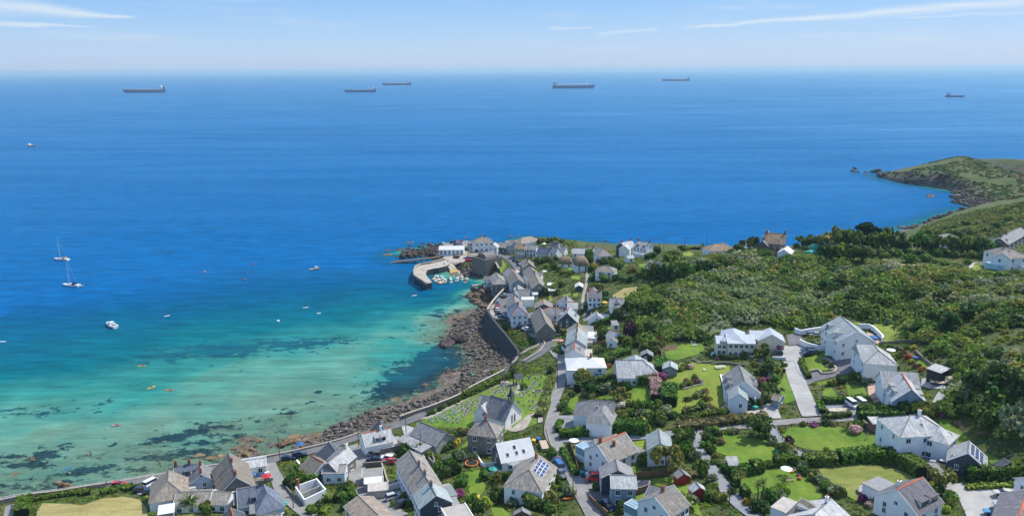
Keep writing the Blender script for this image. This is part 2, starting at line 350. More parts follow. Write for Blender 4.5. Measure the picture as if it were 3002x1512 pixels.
sky=wn.new('ShaderNodeTexSky');sky.sky_type='NISHITA';sky.sun_disc=False
sky.sun_elevation=SUN_EL;sky.sun_rotation=SUN_AZ;sky.altitude=0;sky.air_density=1.0;sky.dust_density=.6;sky.ozone_density=2.2
def wnode(ty,**kw):
 n=wn.new(ty)
 for k,v in kw.items():setattr(n,k,v)
 return n
def wm(op,a,b=None,c=None):
 n=wnode('ShaderNodeMath',operation=op)
 for i,q in enumerate((a,b,c)):
  if q is None:continue
  if isinstance(q,(int,float)):n.inputs[i].default_value=q
  else:wl.new(q,n.inputs[i])
 return n.outputs[0]
tc=wnode('ShaderNodeTexCoord');sx=wnode('ShaderNodeSeparateXYZ');wl.new(tc.outputs['Generated'],sx.inputs[0])
az=wm('ARCTAN2',sx.outputs[0],sx.outputs[1]);el=wm('ARCSINE',sx.outputs[2])
cv=wnode('ShaderNodeCombineXYZ');wl.new(az,cv.inputs[0]);wl.new(el,cv.inputs[1])
def wnoise(sc,stretch,det=5,rough=.6):
 mp=wnode('ShaderNodeMapping');wl.new(cv.outputs[0],mp.inputs[0]);mp.inputs['Scale'].default_value=stretch
 n=wnode('ShaderNodeTexNoise');wl.new(mp.outputs[0],n.inputs[0]);n.inputs['Scale'].default_value=sc;n.inputs['Detail'].default_value=det;n.inputs['Roughness'].default_value=rough
 return n.outputs['Fac']
def sm(v,a,b):
 n=wnode('ShaderNodeMapRange',interpolation_type='SMOOTHSTEP');wl.new(v,n.inputs[0]);n.inputs[1].default_value=a;n.inputs[2].default_value=b
 return n.outputs[0]
def streak(p,q,w0,w1,soft,gain,wob=.012):
 ''
 (a0,e0),(a1,e1)=p,q
 a0,e0,a1,e1=R(a0),R(e0),R(a1),R(e1)
 t=wm('DIVIDE',wm('SUBTRACT',az,a0),a1-a0)
 line=wm('ADD',wm('MULTIPLY',t,e1-e0),e0)
 wobn=wm('MULTIPLY',wm('SUBTRACT',wnoise(9,(1,4,1)),.5),wob)
 d=wm('ABSOLUTE',wm('ADD',wm('SUBTRACT',el,line),wobn))
 wid=wm('ADD',wm('MULTIPLY',t,R(w1)-R(w0)),R(w0))
 v=wm('SUBTRACT',1.0,wm('DIVIDE',d,wm('MAXIMUM',wid,.0004)))
 v=sm(v,0,soft)
 v=wm('MULTIPLY',v,wm('MULTIPLY',sm(t,-.02,.12),wm('SUBTRACT',1.0,sm(t,1.0,1.2))))
 v=wm('MULTIPLY',v,wm('ADD',.25,wm('MULTIPLY',wnoise(16,(1,8,1),7,.7),1.4)))
 return wm('MULTIPLY',v,gain)
def sdir(t,x,y):
 X,Y=px(t,x,y);d=ray(X,Y);d=d/np.linalg.norm(d)
 return math.degrees(math.atan2(d[0],d[1])),math.degrees(math.asin(d[2]))
cl=streak(sdir('O',1700,70),sdir('O',2600,2),.12,.6,1.3,.72)
for a in((('O',350,45),('O',-60,10),.1,.95,1.2,.68),(('O',250,70),('O',-60,55),.05,.3,.9,.45),(('O',2250,46),('O',2560,32),.05,.2,.9,.3),(('O',1380,74),('O',1480,72),.15,.15,.9,.3),(('O',1500,90),('O',1640,76),.2,.2,.9,.28)):
 cl=wm('MAXIMUM',cl,streak(sdir(*a[0]),sdir(*a[1]),*a[2:]))
veil=wm('MULTIPLY',sm(wnoise(5,(1,9,1),6,.62),.5,.8),wm('MULTIPLY',sm(el,.0,.03),.3))
low=wm('MULTIPLY',wm('SUBTRACT',1.0,sm(el,-.01,.11)),.62)
cl=wm('MAXIMUM',cl,veil)
def wmix(f,a,b,mode='MIX'):
 n=wnode('ShaderNodeMix',data_type='RGBA',blend_type=mode);
 if isinstance(f,(int,float)):n.inputs[0].default_value=f
 else:wl.new(f,n.inputs[0])
 for i,q in((6,a),(7,b)):
  if isinstance(q,tuple):n.inputs[i].default_value=(*q,1)
  else:wl.new(q,n.inputs[i])
 return n.outputs[2]
SKYC=(4.0,5.6,7.6)
c=sky.outputs[0]
gr=wnode('ShaderNodeValToRGB');wl.new(wm('MULTIPLY',el,1/R(14)),gr.inputs[0])
e=gr.color_ramp.elements
for k,(p0,c0)in enumerate(((0,(.46,.59,.83)),(.1,(.43,.6,.86)),(.2,(.34,.56,.88)),(.34,(.235,.485,.88)),(1,(.13,.36,.78)))):
 q=e[k]if k<2 else e.new(p0)
 q.position=p0;q.color=(*c0,1)
gk=wnode('ShaderNodeVectorMath',operation='SCALE');wl.new(gr.outputs[0],gk.inputs[0]);gk.inputs[3].default_value=1/.235
c=wmix(wm('MULTIPLY',wm('SUBTRACT',1.0,sm(el,R(9),R(30))),.9),c,gk.outputs[0])
c=wmix(cl,c,(3.7,3.85,3.98))
wl.new(c,bg.inputs['Color'])
S.view_settings.view_transform='Standard';S.view_settings.look='None';S.view_settings.exposure=.65;S.view_settings.gamma=1
S.cycles.max_bounces=5;S.cycles.diffuse_bounces=2;S.cycles.glossy_bounces=2;S.cycles.transparent_max_bounces=6;S.cycles.volume_bounces=0
S.cycles.use_adaptive_sampling=True;S.cycles.adaptive_threshold=.015;S.cycles.use_denoising=True
S.cycles.sample_clamp_indirect=4
hz=MB().box(-70000,70000,-800,110000,-40,150)
t=NT('sea_air');pv=t.new('ShaderNodeVolumePrincipled');pv.inputs['Color'].default_value=(.58,.85,1,1);pv.inputs['Density'].default_value=5.5e-5;pv.inputs['Anisotropy'].default_value=.1
t.l.new(pv.outputs[0],t.out.inputs['Volume']);t.n.remove(t.b)
ho=hz.build('haze',t.m);tag(ho,kind='stuff')
ny,nx=XX.shape
V=np.stack([XX,YY,HG],-1).reshape(-1,3)
idx=np.arange(nx*ny).reshape(ny,nx)
Q=np.stack([idx[:-1,:-1],idx[:-1,1:],idx[1:,1:],idx[1:,:-1]],-1).reshape(-1,4)
zq=HG.ravel()[Q].max(1);Q=Q[zq>-7]
WC=np.minimum(WD,13);cliff=np.clip(1.25-np.abs(SD-WC*.35)/np.maximum(WC*.62,.1),0,1)*(WD>3)
rock=np.clip(np.maximum(cliff*(.5+vnoise(XX,YY,6,5)),np.where((SD<.5)&(HG>-.6),1,0)),0,1)
me=np_mesh('ground',V,Q,None or[None],{'rock':rock.ravel(),'shore':np.clip(-SD,0,60).ravel()})if False else None
t=NT('headland_ground');p=t.pos()
gcol=t.ramp(t.noise(p,.12,5,.65),[(.3,(.03,.055,.014)),(.45,(.06,.09,.02)),(.55,(.09,.105,.028)),(.7,(.12,.11,.045))])
gcol=t.mix(t.mr(t.noise(p,1.4,3),.45,.7,0,.6),gcol,(.03,.045,.012))
rcol=t.ramp(t.noise(p,.5,6,.7),[(.3,(.03,.025,.022)),(.48,(.1,.08,.065)),(.6,(.2,.165,.13)),(.75,(.3,.24,.19))])
rcol=t.mix(t.mr(t.noise(p,.2,3),.52,.62,0,.6),rcol,(.13,.1,.03))
c=t.mix(t.mr(t.attr('rock').outputs['Fac'],.3,.6,0,1),gcol,rcol)
sand=t.mix(t.mr(t.noise(p,.35,5,.7),.42,.6,0,1),(.3,.29,.2),(.02,.035,.03))
sz=t.new('ShaderNodeSeparateXYZ');t.l.new(p,sz.inputs[0])
c=t.mix(t.mr(sz.outputs[2],-.35,.05,1,0),c,sand)
t.bump(t.noise(p,1.5,5,.7),.6,.5)
ME_GROUND=t.done(c,.95)
go=link('ground',np_mesh('ground',V,Q,ME_GROUND,{'rock':rock.ravel()}))
for pl in():pass
tag(go,kind='structure')
def geo(a,b,s,lim,k):
 r=list(np.arange(a,b+.01,s));q=s
 up=[];v=b
 while v<lim:q*=k;v+=q;up.append(v)
 return r,up
xr,xu=geo(-300,620,3.0,60000,1.35);_,xd=geo(0,300,3.0,60000,1.35)
yr,yu=geo(130,1050,3.0,100000,1.25)
sxs=np.array([-v for v in xd[::-1]]+xr+xu);sys_=np.array(yr+yu)
SX,SY=np.meshgrid(sxs,sys_)
dep=np.full(SX.shape,40.0)
inb=(SX>GX0)&(SX<GX1)&(SY>GY0)&(SY<GY1)
dep[inb]=-_bil(HG,SX[inb],SY[inb])
far_=np.clip((SY-560)/300,0,1);dep=np.where(SY>560,np.maximum(dep,np.where(SX<250,12*far_+3,dep)),dep)
sd_,_w_=coast_sd(SX[inb],SY[inb]);dd_=dep[inb];off=np.clip((SY[inb]-455)/25,0,1)*(1-np.clip((SX[inb]+70-np.clip(450-SY[inb],0,1))/1e9,0,1))
dep[inb]=np.maximum(dd_,off*np.clip((-sd_-2)*.7,0,16))
WEED=[(480,1040,100,22,1),(650,1026,130,22,1.1),(850,1010,140,18,1),(990,998,70,12,.8),(120,1205,170,20,.55),(300,1180,110,12,.4),(620,1075,150,14,.25),(30,1340,55,14,1),(140,1330,55,20,1),(180,1305,28,8,1),(110,1365,60,9,1),(45,1366,40,9,1),(80,1352,20,8,.8),(90,1402,22,10,1),(60,1420,30,9,.8),(160,1430,60,12,.7),(455,1290,28,14,1),(520,1280,60,20,1),(585,1262,45,10,1),(640,1245,80,12,.9),(760,1228,70,10,.6),(640,1290,120,18,.8),(560,1330,110,18,.9),(440,1345,60,12,.9),(300,1375,100,14,.9),(380,1320,14,6,1),(335,1297,12,5,1),(310,1325,14,6,1),(200,1395,60,12,.8),(100,1425,90,12,.9),(10,1430,40,12,.9),(860,1160,10,4,.9),(830,1205,60,8,.7),(930,1150,12,4,.8),(905,1175,12,4,.9),(1190,1130,90,45,1.25),(1250,1080,100,50,1.3),(1290,1035,60,35,1.2),(1130,1160,60,18,.9),(1300,920,70,20,.7),(1330,880,90,22,.6),(1270,870,60,14,.5),(1350,965,40,30,.7),(1230,960,60,12,.45),(1170,990,60,10,.4),(1390,800,60,10,.4),(2420,475,110,24,.5),(2330,470,60,10,.5),(2650,560,90,20,.5),(1800,725,40,8,.8)]
weed=np.zeros(SX.shape)
nr=(SY<1500)&(np.abs(SX)<900)
P3=np.stack([SX[nr],SY[nr],np.zeros(nr.sum())],-1);PXs,PYs=proj(P3)
wv=np.zeros(len(PXs))
for x,y,a,b,s in WEED:
 wv=np.maximum(wv,s*np.exp(-.7*(((PXs-x+(PYs-y)*1.2)/a)**2+((PYs-y)/b)**2)))
weed[nr]=wv
V=np.stack([SX,SY,np.zeros_like(SX)],-1).reshape(-1,3);ny,nx=SX.shape
idx=np.arange(nx*ny).reshape(ny,nx)
Q=np.stack([idx[:-1,:-1],idx[:-1,1:],idx[1:,1:],idx[1:,:-1]],-1).reshape(-1,4)
dq=dep.ravel()[Q].max(1);Q=Q[dq>-.6]
t=NT('sea_water');p=t.pos()
dp=t.attr('depth').outputs['Fac'];wd=t.attr('weed').outputs['Fac']
dn=t.math('ADD',dp,t.mr(t.noise(p,.03,3),.3,.7,-.5,.5))
col=t.ramp(t.mr(dn,0,16,0,1),[(0,(.16,.25,.17)),(.06,(.11,.25,.185)),(.13,(.03,.2,.17)),(.22,(.002,.115,.14)),(.36,(0,.085,.155)),(.55,(0,.078,.19)),(1,(0,.092,.26))])
wm_=t.math('ADD',t.math('MULTIPLY',wd,.8),t.mr(t.noise(p,.24,6,.75,(.7,1,1)),.25,.75,-.75,.75))
fleck=t.math('MULTIPLY',t.mr(t.noise(p,.3,5,.72,(.6,1,1)),.55,.6,0,1),t.math('MULTIPLY',t.mr(dp,.5,1.15,.8,0),t.mr(t.noise(p,.05,3),.42,.56,0,1)))
wmask=t.math('MAXIMUM',t.math('MULTIPLY',t.mr(wm_,.44,.5,0,1),t.mr(dp,1.2,4,.93,.5)),fleck)
wc=t.ramp(t.mr(dn,0,8,0,1),[(0,(.01,.026,.04)),(.2,(.002,.035,.065)),(.5,(.003,.075,.13)),(1,(.002,.075,.16))])
col=t.mix(wmask,col,wc)
big=t.noise(p,.0035,4,.6,(.25,1,1))
band=t.noise(p,.02,4,.6,(.16,1,1))
ripple_shade=t.noise(p,.16,3,.6,(.28,1,1))  # ripple lights and darks, painted into the water colour below
col=t.hsv(col,t.math('MULTIPLY',t.mr(big,.3,.7,.93,1.07),t.math('MULTIPLY',t.mr(band,.3,.7,.97,1.03),t.math('MULTIPLY',t.mr(ripple_shade,.3,.7,.78,1.22),t.mr(t.noise(p,.33,3,.6,(.25,1,1)),.3,.7,.86,1.14)))))
h=t.math('ADD',t.math('MULTIPLY',t.noise(p,.13,3,.6,(.3,1,1)),2.2),t.noise(p,.7,3,.6,(.5,1,1)))
t.bump(h,.26,.8)
tr=t.new('ShaderNodeBsdfTransparent');tr.inputs['Color'].default_value=(.7,.93,.9,1)
df=t.new('ShaderNodeBsdfDiffuse');gl=t.new('ShaderNodeBsdfGlossy');fr=t.new('ShaderNodeFresnel');fr.inputs['IOR'].default_value=1.33
nb=[n for n in t.n if n.type=='BUMP'][0]
for n in(df,gl,fr):t.l.new(nb.outputs[0],n.inputs['Normal'])
gl.inputs['Color'].default_value=(.6,.93,1,1);t.l.new(col,df.inputs['Color']);t.l.new(t.mr(big,.35,.65,.16,.26),gl.inputs['Roughness'])
wmx=t.new('ShaderNodeMixShader');t.l.new(t.math('MULTIPLY',t.math('POWER',fr.outputs[0],1.5),t.mr(band,.35,.65,.3,.5)),wmx.inputs[0]);t.l.new(df.outputs[0],wmx.inputs[1]);t.l.new(gl.outputs[0],wmx.inputs[2])
mx=t.new('ShaderNodeMixShader');t.l.new(t.mr(dp,-.1,1.3,.35,1),mx.inputs[0]);t.n.remove(t.b)
t.l.new(tr.outputs[0],mx.inputs[1]);t.l.new(wmx.outputs[0],mx.inputs[2]);t.l.new(mx.outputs[0],t.out.inputs[0])
so_=link('sea',np_mesh('sea',V,Q,t.m,{'depth':dep.ravel(),'weed':weed.ravel()}));tag(so_,kind='structure')
MASK=np.zeros((int(GY1-GY0),int(GX1-GX0)),np.uint8)
def mark(poly,grow=0,val=1):
 xs=[q[0]for q in poly];ys=[q[1]for q in poly]
 x0=max(int(min(xs)-grow-GX0)-1,0);x1=min(int(max(xs)+grow-GX0)+2,MASK.shape[1]);y0=max(int(min(ys)-grow-GY0)-1,0);y1=min(int(max(ys)+grow-GY0)+2,MASK.shape[0])
 if x1<=x0 or y1<=y0:return
 X,Y=np.meshgrid(np.arange(x0,x1)+GX0+.5,np.arange(y0,y1)+GY0+.5)
 k=inside(poly,X,Y)
 if grow:
  n=len(poly)
  for i in range(n):
   a=np.array(poly[i][:2],float);b=np.array(poly[(i+1)%n][:2],float);ab=b-a;L=max(ab@ab,1e-6)
   s=np.clip(((X-a[0])*ab[0]+(Y-a[1])*ab[1])/L,0,1);k|=np.hypot(X-a[0]-s*ab[0],Y-a[1]-s*ab[1])<grow
 MASK[y0:y1,x0:x1][k]=val
def smooth(P,step=1.6):
 P=np.array(P,float)
 if len(P)>2:
  E=np.vstack([2*P[0]-P[1],P,2*P[-1]-P[-2]]);out=[]
  for i in range(len(P)-1):
   a,b,c,d=E[i:i+4];n=max(2,int(np.linalg.norm(c-b)/step))
   for u in np.arange(n)/n:
    out.append(.5*(2*b+(c-a)*u+(2*a-5*b+4*c-d)*u*u+(3*b-a-3*c+d)*u**3))
  out.append(P[-1]);P=np.array(out)
 else:
  n=max(2,int(np.linalg.norm(P[1]-P[0])/step));P=np.array([P[0]+(P[1]-P[0])*u for u in np.linspace(0,1,n+1)])
 return P
def pts(t,*c):return[at(t,x,y)[:2]for x,y in c]
def ribbon(name,P,width,dz,mat_,th=None):
 P=smooth(P);d=np.gradient(P,axis=0);d/=np.maximum(np.linalg.norm(d,axis=1,keepdims=True),1e-6);nrm=np.stack([-d[:,1],d[:,0]],1)
 k=max(2,int(width/1.2)+1);vs=[]
 for s in np.linspace(-.5,.5,k):
  q=P+nrm*s*width;vs.append(np.column_stack([q,np.maximum(lz(q[:,0],q[:,1]),lz(P[:,0],P[:,1])-.25)+dz]))
 V=np.array(vs);n=len(P);V=V.transpose(1,0,2)
 idx=np.arange(n*k).reshape(n,k)
 Q=np.stack([idx[:-1,:-1],idx[:-1,1:],idx[1:,1:],idx[1:,:-1]],-1).reshape(-1,4)[:,::-1]
 o=link(name,np_mesh(name,V.reshape(-1,3),Q,mat_));tag(o,kind='structure')
 L=[tuple(q)for q in P+nrm*width/2]+[tuple(q)for q in(P-nrm*width/2)[::-1]]
 mark(L,.6)
 return o
def drape(name,poly,dz,mat_,step=2.5,mk=True):
 poly=[tuple(map(float,q[:2]))for q in poly]
 bm=bmesh.new();vs=[bm.verts.new((x,y,0))for x,y in poly]
 f=bm.faces.new(vs);bmesh.ops.triangulate(bm,faces=[f])
 xs=[q[0]for q in poly];ys=[q[1]for q in poly]
 for lo,hi,no in((min(xs),max(xs),(1,0,0)),(min(ys),max(ys),(0,1,0))):
  v=lo+step
  while v<hi:
   bmesh.ops.bisect_plane(bm,geom=bm.verts[:]+bm.edges[:]+bm.faces[:],plane_co=(v*no[0],v*no[1],0),plane_no=no);v+=step
 for v in bm.verts:v.co.z=float(lz(v.co.x,v.co.y))+dz
 for f in bm.faces:
  if f.normal.z<0:f.normal_flip()
 me=bpy.data.meshes.new(name);bm.to_mesh(me);bm.free();me.materials.append(mat_)
 o=link(name,me);tag(o,kind='structure')
 if mk:mark(poly,.3)
 return o
def M_ground(name,a,b,sc=.25,fine=3,streak=None):
 t=NT(name);p=t.pos()
 c=t.mix(t.mr(t.noise(p,sc,4,.65),.35,.65,0,1),a,b)
 v=t.mr(t.noise(p,fine,3),.3,.7,.85,1.15)
 if streak:v=t.math('MULTIPLY',v,t.mr(t.noise(p,streak[0],2,.5,streak[1]),.35,.65,.88,1.12))
 return t.done(t.hsv(c,v),.95)
TAR=M_ground('tarmac',(.12,.12,.125),(.165,.163,.16));LANE=M_ground('worn_lane',(.2,.195,.185),(.28,.27,.255))
GRAV=M_ground('grey_gravel',(.19,.2,.215),(.26,.27,.28));WGRAV=M_ground('pale_gravel',(.34,.33,.31),(.42,.41,.39),.3,5)
CONC=M_ground('pale_concrete',(.31,.3,.285),(.4,.39,.37));PAVE=M_ground('pink_paving',(.45,.3,.2),(.55,.39,.28));DTAR=M_ground('dark_drive',(.13,.125,.135),(.18,.17,.18))
QUAY=M_ground('quay_stone',(.3,.265,.22),(.44,.4,.34));PATH=M_ground('garden_path',(.3,.26,.22),(.4,.36,.31))
LAWN=M_ground('lawn_grass',(.08,.165,.012),(.15,.215,.022),.12,1.6,(.55,(1,.25,1)));LAWN2=M_ground('lawn_grass_worn',(.14,.21,.018),(.2,.23,.035),.12,1.2,(.4,(1,.3,1)))
DRY=M_ground('dry_mown_grass',(.25,.215,.07),(.33,.28,.115),.1,1.0,(.45,(.3,1,1)))
DRYG=M_ground('half_dry_grass',(.14,.18,.03),(.21,.215,.055),.1,1,(.6,(.25,1,1)))
SOIL=M_ground('garden_soil',(.1,.065,.04),(.17,.11,.07));KERB=M_ground('kerb_stone',(.5,.47,.4),(.6,.57,.5))
ribbon('road',pts('S',(-60,1492),(0,1477),(58,1457),(144,1448),(240,1432),(337,1421),(421,1408),(560,1385),(700,1363),(794,1348),(859,1336),(929,1317),(1014,1293),(1090,1268),(1168,1245),(1244,1213),(1326,1178)),5.2,.26,TAR)
ribbon('road',pts('J4',(490,880),(700,755),(1000,600),(1300,440),(1490,330)),2.6,.24,LANE)
ribbon('path',pts('J4',(1490,330),(1570,240),(1640,140),(1720,30)),1.6,.22,PATH)
ribbon('path',pts('Z4',(1300,930),(1400,840),(1500,790),(1600,750),(1640,700)),1.4,.22,PATH)
ribbon('road',pts('Z10',(905,1340),(855,1230),(775,1090),(700,940),(610,780),(540,640),(480,520),(430,430),(420,330),(450,200),(490,60))+pts('K2',(170,900),(262,650),(300,400),(320,200),(250,60))+pts('Z4',(1890,890),(1815,800)),3.9,.26,LANE)
ribbon('road',pts('Z4',(1440,950),(1600,870),(1700,790),(1740,710),(1715,640),(1640,575),(1510,480),(1400,420),(1290,380),(1215,320),(1185,250),(1205,180),(1260,105),(1330,45))+pts('Z1',(1700,905),(1800,850),(1865,795),(1845,700),(1790,610),(1730,540),(1650,485),(1560,465),(1450,425),(1300,440)),5.5,.26,TAR)
ribbon('pavement',pts('Z4',(1590,640),(1480,560),(1330,480),(1200,415),(1090,385),(1030,315),(1070,230),(1130,140),(1190,60)),2.2,.3,QUAY)
ribbon('lane',pts('Z10',(480,480),(620,475),(860,480),(1150,462),(1480,440),(1650,420),(1900,395),(2020,380))+pts('Z9',(100,400),(130,440),(160,540),(210,640),(285,760),(370,880),(455,990),(540,1090),(650,1200),(800,1310)),3.6,.25,GRAV)
ribbon('lane',pts('Z9',(170,375),(400,345),(700,330),(930,305),(1100,290),(1350,270),(1550,265),(1750,255),(1900,240),(2020,210)),3.4,.24,LANE)
ribbon('lane',pts('Z9',(950,315),(985,400),(1045,475),(1120,545),(1215,610),(1330,640),(1480,645),(1800,640),(2060,620),(2330,620)),3,.27,GRAV)
ribbon('driveway',pts('Z6',(1335,930),(1385,1100),(1440,1270))+pts('Z9',(1350,120),(1400,225)),5.4,.28,CONC)
ribbon('kerb',pts('Z6',(1400,930),(1470,1100),(1550,1190)),.5,.4,KERB)
ribbon('lane',pts('Z12',(1500,330),(1540,430),(1600,540),(1640,640),(1710,740),(1800,830),(1900,920),(2030,1010)),3.6,.25,LANE)
ribbon('lane',pts('Z11',(110,540),(180,640),(180,780),(170,900),(220,1000),(300,1080),(400,1150),(520,1230),(640,1310)),4.6,.25,LANE)
ribbon('path',pts('J4',(-300,1210),(0,1195),(300,1060),(620,900),(1000,710),(1300,600),(1480,560),(1700,560),(1760,600),(1720,700),(1680,740)),1.7,.2,PATH)
ribbon('path',pts('Z11',(1640,290),(1790,290),(1830,370),(1960,360),(2030,230))+pts('Z10',(0,380),(70,350),(190,215),(300,200),(310,290)),1.6,.2,PATH)
ribbon('path',pts('J1',(1990,1280),(1900,1200),(1890,1010)),1.2,.2,PATH)
ribbon('path',pts('J2',(1950,960),(1960,700),(2000,480),(2060,250),(2090,60)),1.5,.2,PATH)
ribbon('path',pts('Z7',(1480,1290),(1570,1150),(1700,1080),(1850,1060)),2.4,.22,WGRAV)
ribbon('path',pts('K4',(30,880),(120,850),(350,880),(620,880)),1.6,.2,PAVE)
ribbon('path',pts('K4',(1560,1000),(1620,850),(1850,855)),1.5,.2,CONC)
for nm,tt,mt,dz,c in(('driveway','Z6',CONC,.22,[(940,690),(1190,690),(1270,690),(1300,700),(1470,680),(1540,720),(1700,800),(1500,860),(1420,930),(1260,920),(1250,890),(1030,890),(930,800)]),('driveway','Z6',DTAR,.21,[(1260,540),(1390,500),(1540,530),(1480,665),(1300,690)]),('driveway','Z6',DTAR,.2,[(1610,1100),(1750,1080),(1800,1130),(1990,1110),(2020,1040),(1960,970),(1870,890),(2150,860),(2230,890),(2300,1060),(2360,1090),(2100,1130),(1700,1230),(1600,1280),(1500,1230),(1560,1195)]),('yard','Z8',WGRAV,.22,[(1000,1010),(1180,940),(1230,990),(1800,1000),(1990,1000),(1990,1330),(1240,1330),(1140,1100),(1080,1040)]),('driveway','Z8',CONC,.2,[(740,770),(830,800),(1010,920),(1180,960),(1080,1030),(990,1010),(900,920),(800,850)]),('driveway','Z8',GRAV,.19,[(480,605),(890,630),(1040,680),(1010,770),(850,750),(760,770),(690,700),(560,640)]),('driveway','Z10',GRAV,.2,[(500,215),(690,215),(690,320),(600,385),(560,380),(510,300)]),('yard','Z9',GRAV,.2,[(1530,100),(1800,90),(1990,80),(1940,240),(1830,225),(1560,200)]),('driveway','Z9',PAVE,.2,[(450,0),(560,0),(570,100),(610,170),(570,195),(500,205),(370,160),(460,90)]),('driveway','Z9',WGRAV,.19,[(560,205),(620,175),(880,150),(860,100),(1010,85),(1070,245),(940,250),(800,235)]),('terrace','K1',PAVE,.21,[(1610,310),(1740,270),(1760,560),(1820,740),(1690,760),(1650,600)]),('driveway','Z10',LANE,.21,[(740,890),(960,900),(960,1000),(800,1010)]),('driveway','Z10',TAR,.21,[(800,1030),(1040,1020),(1080,1130),(960,1150),(840,1110)]),('yard','Z11',LANE,.2,[(270,590),(580,600),(570,720),(420,740),(230,750),(220,640)]),('yard','Z11',GRAV,.2,[(410,1090),(660,1000),(730,1080),(760,1180),(560,1200)]),('forecourt','Z11',WGRAV,.2,[(650,330),(700,320),(800,350),(740,500),(680,420)]),('quayside','Z1',QUAY,.2,[(880,470),(1120,410),(1240,390),(1300,410),(1450,405),(1600,470),(1560,480),(1240,490),(1230,540),(1010,590),(950,560),(890,570),(840,520)]),('quayside','Z1',LANE,.2,[(800,330),(830,305),(1200,300),(1230,330),(1130,360),(1120,410),(820,350)]),('yard','J2',WGRAV,.2,[(1200,1200),(1250,1110),(1420,1120),(1400,1240),(1330,1290),(1210,1288)]),('yard','J2',LANE,.19,[(1990,990),(2150,960),(2200,1000),(2130,1160),(2020,1230),(1950,1190)]),('yard','J2',LANE,.2,[(150,1190),(400,1150),(480,1250),(760,1220),(770,1288),(300,1288)]),('patio','Z7',PAVE,.2,[(610,1050),(760,1040),(800,1130),(830,1250),(700,1290),(620,1180)]),('yard','Z7',WGRAV,.2,[(1290,980),(1420,980),(1600,1090),(1560,1120),(1390,1110),(1280,1080)]),('yard','Z7',WGRAV,.19,[(1560,950),(1700,990),(1850,1050),(1800,1090),(1650,1070),(1520,970)]),('patio','Z8',CONC,.2,[(60,1000),(110,940),(230,950),(240,1040),(180,1070),(70,1040)]),('patio','Z7',PAVE,.2,[(600,400),(690,430),(780,520),(740,550),(640,545)]),('patio','K2',CONC,.2,[(450,690),(480,600),(580,640),(560,690)]),('patio','Z12',LANE,.2,[(1230,500),(1500,490),(1520,560),(1300,610),(1230,590)]),('yard','Z10',LANE,.2,[(1330,920),(1500,910),(1500,1000),(1340,1010)]),('car_park','Z13',LANE,.2,[(1640,960),(1900,880),(1980,1060),(1680,1040)]),('driveway','Z13',LANE,.2,[(60,1190),(240,1130),(180,1310),(40,1310)]),):
 tag(drape(nm,pts(tt,*c),dz,mt),kind='structure')
